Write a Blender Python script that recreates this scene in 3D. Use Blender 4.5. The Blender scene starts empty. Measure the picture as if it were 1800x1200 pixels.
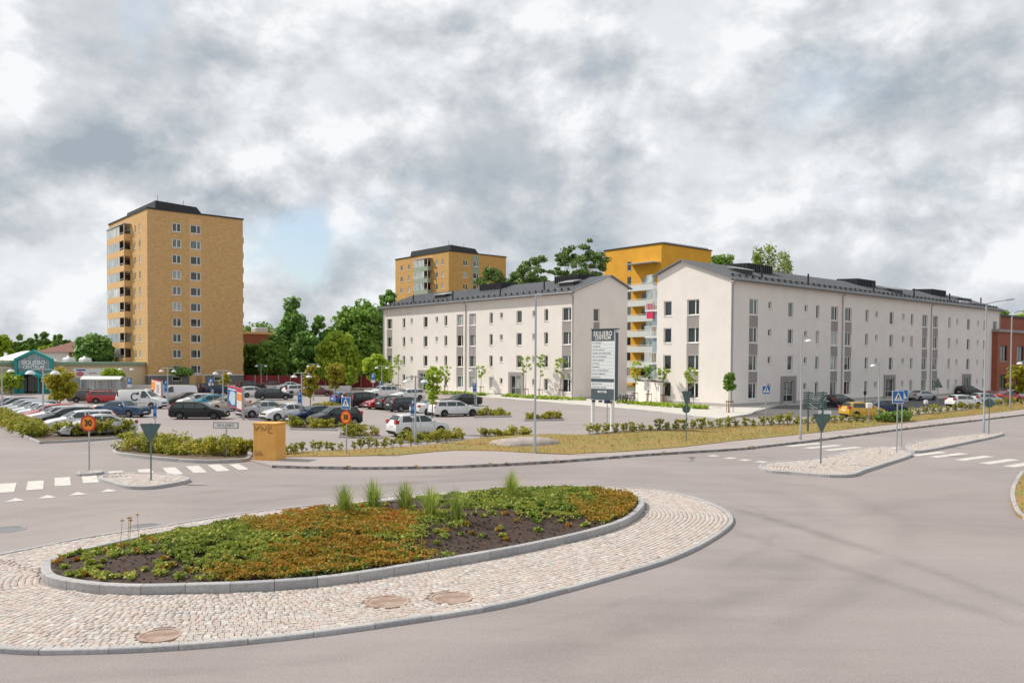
import bpy, math, random
import numpy as np
from mathutils import Vector, Matrix
S = bpy.context.scene
C = S.collection
rng = np.random.default_rng(7)
random.seed(7)
R_ = math.radians

# ---------------------------------------------------------------- camera
F, CXP, CAMZ = 1457.0, 900.0, 4.4
PITCH, ROLL = R_(1.5), R_(0.36)
PPY = 635 + F * math.tan(PITCH)
CR = np.array(Matrix.Rotation(math.pi / 2 - PITCH, 3, 'X') @ Matrix.Rotation(ROLL, 3, 'Z'))
cam = bpy.data.cameras.new('camera')
cam.sensor_width = 36.0
cam.lens = F / 1800 * 36
cam.shift_y = (PPY - 600) / 1800
cam.clip_start, cam.clip_end = 0.2, 6000
co = bpy.data.objects.new('camera', cam)
C.objects.link(co)
co.matrix_world = Matrix.Translation((0, 0, CAMZ)) @ Matrix(CR.tolist()).to_4x4()
S.camera = co

def ray(px, py):
    return CR @ np.array([(px - CXP) / F, -(py - PPY) / F, -1.0])
def G(px, py, z=0.0):
    d = ray(px, py); t = (z - CAMZ) / d[2]
    return Vector((d[0] * t, d[1] * t, z))
def AT(px, py, y):
    d = ray(px, py); t = y / d[1]
    return Vector((d[0] * t, y, CAMZ + d[2] * t))
def PIX(p):
    v = CR.T @ (np.array(p, float) - np.array([0, 0, CAMZ]))
    return (CXP + F * v[0] / -v[2], PPY - F * v[1] / -v[2])
UA = R_(40.3)
U = Vector((math.cos(UA), math.sin(UA), 0)); V = Vector((-math.sin(UA), math.cos(UA), 0))

# ---------------------------------------------------------------- world, sun, exposure
SUN_AZ, SUN_EL = (-1.0, 0.28), R_(46)
W = bpy.data.worlds.new('World'); S.world = W; W.use_nodes = True
nt = W.node_tree; N = nt.nodes; LK = nt.links
N.clear()
def wn(t, **kw):
    n = N.new(t)
    for k, v in kw.items(): setattr(n, k, v)
    return n
def wmath(op, a, b=None, c=None, clamp=False):
    n = N.new('ShaderNodeMath'); n.operation = op; n.use_clamp = clamp
    for i, x in enumerate((a, b, c)):
        if x is None: continue
        if isinstance(x, (int, float)): n.inputs[i].default_value = x
        else: LK.new(x, n.inputs[i])
    return n.outputs[0]
SKYBLOBS = [(255, 270, .10, -.26), (350, 300, .09, -.20), (590, 215, .07, -.16), (830, 170, .11, -.15), (790, 320, .13, -.16),
            (980, 385, .15, -.12), (1560, 230, .17, -.10), (60, 290, .11, -.08), (1720, 60, .18, -.12), (1330, 390, .10, -.08),
            (560, 30, .20, .13), (180, 70, .17, .12), (1120, 210, .09, .20), (590, 385, .07, .16), (560, 480, .09, .12), (1000, 300, .14, -.10), (1200, 420, .12, -.06), (430, 250, .06, .16), (1740, 350, .10, .10), (20, 410, .11, .18), (1750, 420, .12, .14), (1130, 180, .07, .10), (1080, 40, .14, .08)]
sky = wn('ShaderNodeTexSky', sky_type='NISHITA', sun_disc=False)
sky.sun_elevation = SUN_EL
sky.sun_rotation = math.atan2(SUN_AZ[0], SUN_AZ[1])
sky.air_density = 1.0; sky.dust_density = 1.5
tc = wn('ShaderNodeTexCoord')
sep = wn('ShaderNodeSeparateXYZ'); LK.new(tc.outputs['Generated'], sep.inputs[0])
zc = wmath('MAXIMUM', sep.outputs[2], 0.0)
den = wmath('ADD', zc, 0.42)
cx_ = wmath('DIVIDE', sep.outputs[0], den); cy_ = wmath('DIVIDE', sep.outputs[1], den)
cmb = wn('ShaderNodeCombineXYZ'); LK.new(cx_, cmb.inputs[0]); LK.new(cy_, cmb.inputs[1]); LK.new(sep.outputs[2], cmb.inputs[2])
def wnoise(vec, scale, detail, rough, dist=0.0, off=(0, 0, 0), ntype='FBM'):
    m = wn('ShaderNodeMapping'); LK.new(vec, m.inputs[0]); m.inputs['Location'].default_value = off
    n = wn('ShaderNodeTexNoise'); LK.new(m.outputs[0], n.inputs['Vector'])
    n.inputs['Scale'].default_value = scale; n.inputs['Detail'].default_value = detail
    n.inputs['Roughness'].default_value = rough; n.inputs['Distortion'].default_value = dist
    return n
# direction warped by noise so that the cloud masses get billowing outlines
wrp = wnoise(tc.outputs['Generated'], 4.5, 7, 0.62)
vs = wn('ShaderNodeVectorMath', operation='SUBTRACT'); LK.new(wrp.outputs['Color'], vs.inputs[0]); vs.inputs[1].default_value = (.5, .5, .5)
vsc = wn('ShaderNodeVectorMath', operation='SCALE'); LK.new(vs.outputs[0], vsc.inputs[0]); vsc.inputs['Scale'].default_value = 0.42
va = wn('ShaderNodeVectorMath', operation='ADD'); LK.new(tc.outputs['Generated'], va.inputs[0]); LK.new(vsc.outputs[0], va.inputs[1])
WDIR = va.outputs[0]
def blob(px, py, r, sharp=1.0):
    d = ray(px, py); d = d / np.linalg.norm(d)
    n = wn('ShaderNodeVectorMath', operation='DISTANCE'); LK.new(WDIR, n.inputs[0]); n.inputs[1].default_value = tuple(d)
    q = wn('ShaderNodeMapRange', interpolation_type='SMOOTHSTEP'); LK.new(n.outputs['Value'], q.inputs[0])
    q.inputs[1].default_value = r; q.inputs[2].default_value = r * (1 - sharp); q.inputs[3].default_value = 0; q.inputs[4].default_value = 1
    return q.outputs[0]
SCL = wn('ShaderNodeVectorMath', operation='MULTIPLY'); LK.new(tc.outputs['Generated'], SCL.inputs[0]); SCL.inputs[1].default_value = (1, 1, 1.45)
DV = SCL.outputs[0]
n1 = wnoise(DV, 3.5, 12, 0.57, 0.06, (3.1, 1.7, 0.3)).outputs['Fac']
n2 = wnoise(DV, 3.5, 12, 0.57, 0.06, (3.1 - .022, 1.7 + .008, 0.3 + .040)).outputs['Fac']     # the same field a little towards the sun: lit and shaded flanks
n3 = wnoise(DV, 1.7, 3, 0.5, 0.0, (0.2, 5.7, 1.3)).outputs['Fac']
def sstep(x, a, b):
    q = wn('ShaderNodeMapRange', interpolation_type='SMOOTHSTEP'); LK.new(x, q.inputs[0]); q.inputs[1].default_value = a; q.inputs[2].default_value = b; return q.outputs[0]
s1, s2 = sstep(n1, .40, .64), sstep(n2, .40, .64)
br = wmath('ADD', wmath('MULTIPLY', wmath('SUBTRACT', s1, s2), 0.82), wmath('MULTIPLY', wmath('SUBTRACT', s1, 0.5), -0.20))
br = wmath('ADD', br, wmath('MULTIPLY', wmath('SUBTRACT', n3, 0.5), 0.40))
br = wmath('ADD', br, 0.61)
for (px, py, r, a) in SKYBLOBS:
    br = wmath('ADD', br, wmath('MULTIPLY', blob(px, py, r, 1.0), a))
ramp = wn('ShaderNodeValToRGB'); LK.new(br, ramp.inputs[0])
el = ramp.color_ramp.elements
el[0].position = 0.10; el[0].color = (0.285, 0.33, 0.375, 1)
el[1].position = 0.95; el[1].color = (0.70, 0.71, 0.72, 1)
e = el.new(0.44); e.color = (0.415, 0.445, 0.475, 1)
e = el.new(0.64); e.color = (0.515, 0.535, 0.555, 1)
e = el.new(0.80); e.color = (0.60, 0.62, 0.64, 1)
# gaps of blue
gap = wnoise(cmb.outputs[0], 1.6, 9, 0.6, 0.3, (7.7, 2.2, 0)).outputs['Fac']
gm = wn('ShaderNodeMapRange', interpolation_type='SMOOTHSTEP'); LK.new(gap, gm.inputs[0])
gm.inputs[1].default_value = 0.60; gm.inputs[2].default_value = 0.78; gm.inputs[3].default_value = 0; gm.inputs[4].default_value = .7
vsc2 = wn('ShaderNodeVectorMath', operation='SCALE'); LK.new(vs.outputs[0], vsc2.inputs[0]); vsc2.inputs['Scale'].default_value = 0.20
va2 = wn('ShaderNodeVectorMath', operation='ADD'); LK.new(tc.outputs['Generated'], va2.inputs[0]); LK.new(vsc2.outputs[0], va2.inputs[1])
WDIR = va2.outputs[0]
gp = wmath('MAXIMUM', gm.outputs[0], wmath('MULTIPLY', blob(490, 420, .07, .75), 1.3))
gp = wmath('MAXIMUM', gp, wmath('MULTIPLY', blob(235, 22, .06, .8), .55))
gp = wmath('MAXIMUM', gp, wmath('MULTIPLY', blob(1450, 165, .07, .9), .4))
skys = wn('ShaderNodeVectorMath', operation='SCALE'); LK.new(sky.outputs[0], skys.inputs[0]); skys.inputs['Scale'].default_value = 0.10
# thin high veil over the open blue
hz = wn('ShaderNodeMixRGB'); hz.inputs[0].default_value = 0.30; LK.new(skys.outputs[0], hz.inputs[1]); hz.inputs[2].default_value = (0.62, 0.74, 0.82, 1)
gp = wmath('MINIMUM', gp, 0.95)
mixc = wn('ShaderNodeMixRGB'); LK.new(gp, mixc.inputs[0]); LK.new(ramp.outputs[0], mixc.inputs[1]); LK.new(hz.outputs[0], mixc.inputs[2])
bg = wn('ShaderNodeBackground'); bg.inputs['Strength'].default_value = 1.0
LK.new(mixc.outputs[0], bg.inputs['Color'])
ow = wn('ShaderNodeOutputWorld'); LK.new(bg.outputs[0], ow.inputs[0])

sl = bpy.data.lights.new('sun', 'SUN'); sl.energy = 3.1; sl.angle = R_(0.8); sl.color = (1.0, 0.93, 0.83)
so = bpy.data.objects.new('sun', sl); C.objects.link(so)
h = math.hypot(*SUN_AZ)
sd = Vector((SUN_AZ[0] / h * math.cos(SUN_EL), SUN_AZ[1] / h * math.cos(SUN_EL), math.sin(SUN_EL)))
so.rotation_euler = sd.to_track_quat('Z', 'Y').to_euler()
S.view_settings.view_transform = 'Standard'; S.view_settings.look = 'None'
S.view_settings.exposure = 0.42; S.view_settings.gamma = 1.0; S.view_settings.use_curve_mapping = False
S.render.engine = 'CYCLES'
S.cycles.max_bounces = 5; S.cycles.transparent_max_bounces = 6
S.cycles.use_denoising = True
W.cycles.sampling_method = 'MANUAL'; W.cycles.sample_map_resolution = 512

# ---------------------------------------------------------------- materials
def mat(name, col, rough=0.7, var=0.0, scale=4.0, bump=0.0, bscale=None, metal=0.0, spec=0.5, col2=None, detail=6, coord='Object', stretch=None, coat=0.0):
    m = bpy.data.materials.new(name); m.use_nodes = True
    t = m.node_tree; b = t.nodes['Principled BSDF']
    b.inputs['Roughness'].default_value = rough; b.inputs['Metallic'].default_value = metal
    b.inputs['Specular IOR Level'].default_value = spec; b.inputs['Coat Weight'].default_value = coat
    b.inputs['Base Color'].default_value = (*col, 1)
    if var or bump or col2:
        tcn = t.nodes.new('ShaderNodeTexCoord'); mp = t.nodes.new('ShaderNodeMapping')
        t.links.new(tcn.outputs[coord], mp.inputs[0])
        if stretch: mp.inputs['Scale'].default_value = stretch
        nz = t.nodes.new('ShaderNodeTexNoise'); t.links.new(mp.outputs[0], nz.inputs['Vector'])
        nz.inputs['Scale'].default_value = scale; nz.inputs['Detail'].default_value = detail; nz.inputs['Roughness'].default_value = .62
        if var or col2:
            r = t.nodes.new('ShaderNodeValToRGB'); t.links.new(nz.outputs['Fac'], r.inputs[0])
            a = [max(0, c * (1 - var)) for c in col]; c2 = col2 or [min(1, c * (1 + var)) for c in col]
            r.color_ramp.elements[0].position = .3; r.color_ramp.elements[0].color = (*a, 1)
            r.color_ramp.elements[1].position = .7; r.color_ramp.elements[1].color = (*c2, 1)
            t.links.new(r.outputs[0], b.inputs['Base Color'])
        if bump:
            n2 = t.nodes.new('ShaderNodeTexNoise'); t.links.new(tcn.outputs[coord], n2.inputs['Vector'])
            n2.inputs['Scale'].default_value = bscale or scale * 4; n2.inputs['Detail'].default_value = 4
            bp = t.nodes.new('ShaderNodeBump'); bp.inputs['Strength'].default_value = bump; bp.inputs['Distance'].default_value = .02
            t.links.new(n2.outputs['Fac'], bp.inputs['Height']); t.links.new(bp.outputs[0], b.inputs['Normal'])
    return m

def set_ramp(E_, cols, p0=0.0, p1=1.0):
    n = len(cols)
    E_[0].position = p0; E_[0].color = (*cols[0], 1); E_[-1].position = p1; E_[-1].color = (*cols[-1], 1)
    for i in range(1, n - 1):
        e = E_.new(p0 + (p1 - p0) * i / (n - 1)); e.color = (*cols[i], 1)

def leafmat(name, cols, trans=0.35, rough=.55):
    m = bpy.data.materials.new(name); m.use_nodes = True
    t = m.node_tree; b = t.nodes['Principled BSDF']; out = t.nodes['Material Output']
    g = t.nodes.new('ShaderNodeNewGeometry'); oi = t.nodes.new('ShaderNodeObjectInfo')
    tcn = t.nodes.new('ShaderNodeTexCoord'); nz = t.nodes.new('ShaderNodeTexNoise'); t.links.new(tcn.outputs['Object'], nz.inputs['Vector']); nz.inputs['Scale'].default_value = .9
    ad = t.nodes.new('ShaderNodeMath'); ad.operation = 'MULTIPLY_ADD'; t.links.new(g.outputs['Random Per Island'], ad.inputs[0]); ad.inputs[1].default_value = .65
    t.links.new(nz.outputs['Fac'], ad.inputs[2])
    ad2 = t.nodes.new('ShaderNodeMath'); ad2.operation = 'ADD'; t.links.new(ad.outputs[0], ad2.inputs[0]); ad2.inputs[1].default_value = -.30
    r = t.nodes.new('ShaderNodeValToRGB'); t.links.new(ad2.outputs[0], r.inputs[0])
    set_ramp(r.color_ramp.elements, cols, .1, .9)
    hs = t.nodes.new('ShaderNodeHueSaturation'); t.links.new(r.outputs[0], hs.inputs['Color'])
    mr = t.nodes.new('ShaderNodeMapRange'); t.links.new(oi.outputs['Random'], mr.inputs[0]); mr.inputs[3].default_value = .85; mr.inputs[4].default_value = 1.15
    t.links.new(mr.outputs[0], hs.inputs['Value'])
    t.links.new(hs.outputs[0], b.inputs['Base Color']); b.inputs['Roughness'].default_value = rough; b.inputs['Specular IOR Level'].default_value = .3
    tr = t.nodes.new('ShaderNodeBsdfTranslucent'); t.links.new(hs.outputs[0], tr.inputs[0])
    mx = t.nodes.new('ShaderNodeMixShader'); mx.inputs[0].default_value = trans
    t.links.new(b.outputs[0], mx.inputs[1]); t.links.new(tr.outputs[0], mx.inputs[2]); t.links.new(mx.outputs[0], out.inputs[0])
    return m

def randmat(name, cols, rough=.8, bump=.3, bscale=40, nscale=14.0):
    """colour drawn per piece (object random + island random) with grain"""
    m = bpy.data.materials.new(name); m.use_nodes = True
    t = m.node_tree; b = t.nodes['Principled BSDF']
    g = t.nodes.new('ShaderNodeNewGeometry'); oi = t.nodes.new('ShaderNodeObjectInfo')
    ad = t.nodes.new('ShaderNodeMath'); ad.operation = 'ADD'; t.links.new(g.outputs['Random Per Island'], ad.inputs[0]); t.links.new(oi.outputs['Random'], ad.inputs[1])
    fr = t.nodes.new('ShaderNodeMath'); fr.operation = 'FRACT'; t.links.new(ad.outputs[0], fr.inputs[0])
    r = t.nodes.new('ShaderNodeValToRGB'); t.links.new(fr.outputs[0], r.inputs[0])
    set_ramp(r.color_ramp.elements, cols)
    tcn = t.nodes.new('ShaderNodeTexCoord'); nz = t.nodes.new('ShaderNodeTexNoise'); t.links.new(tcn.outputs['Object'], nz.inputs['Vector'])
    nz.inputs['Scale'].default_value = nscale; nz.inputs['Detail'].default_value = 5
    mr = t.nodes.new('ShaderNodeMapRange'); t.links.new(nz.outputs['Fac'], mr.inputs[0]); mr.inputs[1].default_value = .25; mr.inputs[2].default_value = .75; mr.inputs[3].default_value = .82; mr.inputs[4].default_value = 1.16
    mu = t.nodes.new('ShaderNodeVectorMath'); mu.operation = 'SCALE'; t.links.new(r.outputs[0], mu.inputs[0]); t.links.new(mr.outputs[0], mu.inputs['Scale'])
    t.links.new(mu.outputs[0], b.inputs['Base Color']); b.inputs['Roughness'].default_value = rough
    n2 = t.nodes.new('ShaderNodeTexNoise'); t.links.new(tcn.outputs['Object'], n2.inputs['Vector']); n2.inputs['Scale'].default_value = bscale
    bp = t.nodes.new('ShaderNodeBump'); bp.inputs['Strength'].default_value = bump; bp.inputs['Distance'].default_value = .01
    t.links.new(n2.outputs['Fac'], bp.inputs['Height']); t.links.new(bp.outputs[0], b.inputs['Normal'])
    return m

# ---------------------------------------------------------------- mesh helpers
class MB:
    def __init__(s): s.v = []; s.f = []
    def add(s, vs, fs):
        o = len(s.v); s.v += [tuple(p) for p in vs]; s.f += [tuple(i + o for i in f) for f in fs]; return s
    def quad(s, *p): return s.add(p, [tuple(range(len(p)))])
    def box(s, x0, x1, y0, y1, z0, z1):
        return s.add([(x0, y0, z0), (x1, y0, z0), (x1, y1, z0), (x0, y1, z0), (x0, y0, z1), (x1, y0, z1), (x1, y1, z1), (x0, y1, z1)],
                     [(0, 3, 2, 1), (4, 5, 6, 7), (0, 1, 5, 4), (1, 2, 6, 5), (2, 3, 7, 6), (3, 0, 4, 7)])
    def cham(s, x0, x1, y0, y1, z0, z1, c):
        """box with chamfered vertical and top edges"""
        lo = [(x0 + c, y0), (x1 - c, y0), (x1, y0 + c), (x1, y1 - c), (x1 - c, y1), (x0 + c, y1), (x0, y1 - c), (x0, y0 + c)]
        cx, cy = (x0 + x1) / 2, (y0 + y1) / 2
        hi = [(x - c * (1 if x > cx else -1), y - c * (1 if y > cy else -1)) for x, y in lo]
        vs = [(x, y, z0) for x, y in lo] + [(x, y, z1 - c) for x, y in lo] + [(x, y, z1) for x, y in hi]
        fs = []
        for k in (0, 8):
            for i in range(8): j = (i + 1) % 8; fs.append((k + i, k + j, k + 8 + j, k + 8 + i))
        fs.append(tuple(range(16, 24))); fs.append(tuple(reversed(range(8))))
        return s.add(vs, fs)
    def prism(s, poly, z0, z1):
        n = len(poly); vs = [(p[0], p[1], z0) for p in poly] + [(p[0], p[1], z1) for p in poly]
        fs = [(i, (i + 1) % n, n + (i + 1) % n, n + i) for i in range(n)] + [tuple(range(n, 2 * n)), tuple(reversed(range(n)))]
        return s.add(vs, fs)
    def tube(s, pts, rad, n=8, caps=True):
        pts = [Vector(p) for p in pts]
        if not hasattr(rad, '__len__'): rad = [rad] * len(pts)
        o = len(s.v); up = Vector((0, 0, 1))
        for i, p in enumerate(pts):
            d = (pts[min(i + 1, len(pts) - 1)] - pts[max(i - 1, 0)]).normalized()
            a = d.cross(up if abs(d.z) < .95 else Vector((1, 0, 0))).normalized(); b = d.cross(a)
            for k in range(n):
                q = p + (a * math.cos(2 * math.pi * k / n) + b * math.sin(2 * math.pi * k / n)) * rad[i]
                s.v.append(tuple(q))
        for i in range(len(pts) - 1):
            for k in range(n):
                j = (k + 1) % n; s.f.append((o + i * n + k, o + (i + 1) * n + k, o + (i + 1) * n + j, o + i * n + j))
        if caps:
            s.f.append(tuple(o + k for k in range(n))); m = o + (len(pts) - 1) * n
            s.f.append(tuple(m + k for k in reversed(range(n))))
        return s
    def lathe(s, prof, c=(0, 0, 0), n=16, axis='z'):
        o = len(s.v)
        for r, z in prof:
            for k in range(n):
                a = 2 * math.pi * k / n; x, y = r * math.cos(a), r * math.sin(a)
                p = (x, y, z) if axis == 'z' else ((x, z, y) if axis == 'y' else (z, x, y))
                s.v.append((p[0] + c[0], p[1] + c[1], p[2] + c[2]))
        for i in range(len(prof) - 1):
            for k in range(n):
                j = (k + 1) % n; s.f.append((o + i * n + k, o + i * n + j, o + (i + 1) * n + j, o + (i + 1) * n + k))
        return s
    def mesh(s, name, smooth=None):
        me = bpy.data.meshes.new(name); me.from_pydata(s.v, [], s.f); me.update()
        if smooth is not None:
            me.polygons.foreach_set('use_smooth', [True] * len(me.polygons))
            me.set_sharp_from_angle(angle=R_(smooth))
        return me

def npmesh(name, Vv, Fq, smooth=False):
    Vv = np.asarray(Vv, np.float32).reshape(-1, 3); Fq = np.asarray(Fq, np.int32); k = Fq.shape[1]; n = len(Fq)
    me = bpy.data.meshes.new(name)
    me.vertices.add(len(Vv)); me.vertices.foreach_set('co', Vv.ravel())
    me.loops.add(n * k); me.loops.foreach_set('vertex_index', Fq.ravel())
    me.polygons.add(n); me.polygons.foreach_set('loop_start', np.arange(0, n * k, k, dtype=np.int32))
    if smooth: me.polygons.foreach_set('use_smooth', np.ones(n, bool))
    me.update(calc_edges=True); return me

def obj(name, me, m=None, parent=None, loc=None, rz=0.0, label=None, cat=None, group=None, kind=None, smooth=None):
    if isinstance(me, MB): me = me.mesh(name, smooth)
    o = bpy.data.objects.new(name, me); C.objects.link(o)
    if m is not None and me is not None:
        if len(me.materials) == 0: me.materials.append(m)
        elif me.materials[0] != m:
            o.material_slots[0].link = 'OBJECT'; o.material_slots[0].material = m
    if parent is not None: o.parent = parent
    if loc is not None: o.location = loc
    if rz: o.rotation_euler = (0, 0, rz)
    for k, x in (('label', label), ('category', cat), ('group', group), ('kind', kind)):
        if x: o[k] = x
    return o
def thing(name, loc, label, cat, rz=0.0, group=None):
    return obj(name, None, None, None, loc, rz, label, cat, group, 'thing')
def struct(name, me, m, parent=None, label=None):
    return obj(name, me, m, parent, kind='structure' if parent is None else None, label=label)
def setup_copy(src, loc, rz, label=None, scale=None):
    r = src.copy(); C.objects.link(r); r.location = loc; r.rotation_euler = (0, 0, rz)
    if scale is not None: r.scale = scale if hasattr(scale, '__len__') else (scale,) * 3
    if label: r['label'] = label
    for ch in src.children:
        c = ch.copy(); C.objects.link(c); c.parent = r
        for g in ch.children:
            d = g.copy(); C.objects.link(d); d.parent = c
    return r

_tx = {}
def text_mesh(body, size, depth=0.004, align='CENTER', space=1.0, bold=0.0):
    key = (body, size, depth, align, space, bold)
    if key in _tx: return _tx[key]
    cu = bpy.data.curves.new('lettering', 'FONT'); cu.body = body; cu.size = size; cu.extrude = depth; cu.align_x = align; cu.align_y = 'CENTER'
    cu.space_character = space; cu.offset = bold; cu.resolution_u = 3
    o = bpy.data.objects.new('lettering', cu); C.objects.link(o)
    bpy.context.view_layer.update()
    dg = bpy.context.evaluated_depsgraph_get()
    me = bpy.data.meshes.new_from_object(o.evaluated_get(dg))
    bpy.data.objects.remove(o); bpy.data.curves.remove(cu)
    _tx[key] = me
    return me
def text(body, size, m, parent, loc, rot=(math.pi / 2, 0, 0), name='lettering', sx=1.0, **kw):
    o = obj(name, text_mesh(body, size, **kw), m, parent, loc); o.rotation_euler = rot; o.scale = (sx, 1, 1); return o

def catmull(pts, closed=True, per=8):
    P = np.array([list(p)[:2] for p in pts], float); n = len(P); out = []
    rngI = range(n) if closed else range(n - 1)
    for i in rngI:
        g = lambda k: P[k % n] if closed else P[min(max(k, 0), n - 1)]
        p0, p1, p2, p3 = g(i - 1), g(i), g(i + 1), g(i + 2)
        for t in np.arange(per) / per:
            out.append(.5 * (2 * p1 + (-p0 + p2) * t + (2 * p0 - 5 * p1 + 4 * p2 - p3) * t * t + (-p0 + 3 * p1 - 3 * p2 + p3) * t ** 3))
    if not closed: out.append(P[-1])
    return np.array(out)
def resample(P, step, closed=True):
    Q = np.vstack([P, P[:1]]) if closed else P
    d = np.r_[0, np.cumsum(np.linalg.norm(np.diff(Q, axis=0), axis=1))]
    n = max(2, int(round(d[-1] / step))); s = np.linspace(0, d[-1], n + 1)
    out = np.c_[np.interp(s, d, Q[:, 0]), np.interp(s, d, Q[:, 1])]
    return out[:-1] if closed else out
def offset(P, d, closed=True):
    if closed: T = np.roll(P, -1, 0) - np.roll(P, 1, 0)
    else: T = np.gradient(P, axis=0)
    T = T / np.maximum(1e-9, np.linalg.norm(T, axis=1))[:, None]
    return P + np.c_[-T[:, 1], T[:, 0]] * d          # to the left of travel
def inside(pts, poly):
    pts = np.atleast_2d(pts); x, y = pts[:, 0], pts[:, 1]; r = np.zeros(len(pts), bool); n = len(poly)
    x1, y1 = poly[:, 0], poly[:, 1]; x2, y2 = np.roll(x1, -1), np.roll(y1, -1)
    for i in range(n):
        c = ((y1[i] > y) != (y2[i] > y)) & (x < (x2[i] - x1[i]) * (y - y1[i]) / (y2[i] - y1[i] + 1e-12) + x1[i]); r ^= c
    return r
def ccw(P):
    P = np.asarray(P, float); a = np.sum(P[:, 0] * np.roll(P[:, 1], -1) - np.roll(P[:, 0], -1) * P[:, 1]); return P if a > 0 else P[::-1]
def dpoly(pts, poly):
    """distance of points to a closed polyline"""
    A = poly; B = np.roll(poly, -1, 0); best = np.full(len(pts), 1e9)
    for a, b in zip(A, B):
        ab = b - a; t = np.clip(((pts - a) @ ab) / max(1e-9, ab @ ab), 0, 1); best = np.minimum(best, np.linalg.norm(pts - (a + t[:, None] * ab), axis=1))
    return best
def Gp(lst): return np.array([list(G(*p))[:2] for p in lst])
def sheet(name, poly, z, m, parent=None, label=None, th=None, kind='structure'):
    from mathutils.geometry import tessellate_polygon
    poly = ccw(poly); n = len(poly)
    vs = [(x, y, z) for x, y in poly]; tri = tessellate_polygon([[Vector(v) for v in vs]])
    fs = []
    for a, b, c in tri:
        A, B, Cc = poly[a], poly[b], poly[c]
        fs.append((a, b, c) if (B[0] - A[0]) * (Cc[1] - A[1]) - (B[1] - A[1]) * (Cc[0] - A[0]) > 0 else (a, c, b))
    if th:
        vs += [(x, y, z - th) for x, y in poly]; fs += [(i, n + i, n + (i + 1) % n, (i + 1) % n) for i in range(n)]
    me = bpy.data.meshes.new(name); me.from_pydata(vs, [], fs); me.update()
    return obj(name, me, m, parent, kind=kind if parent is None else None, label=label)
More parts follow.
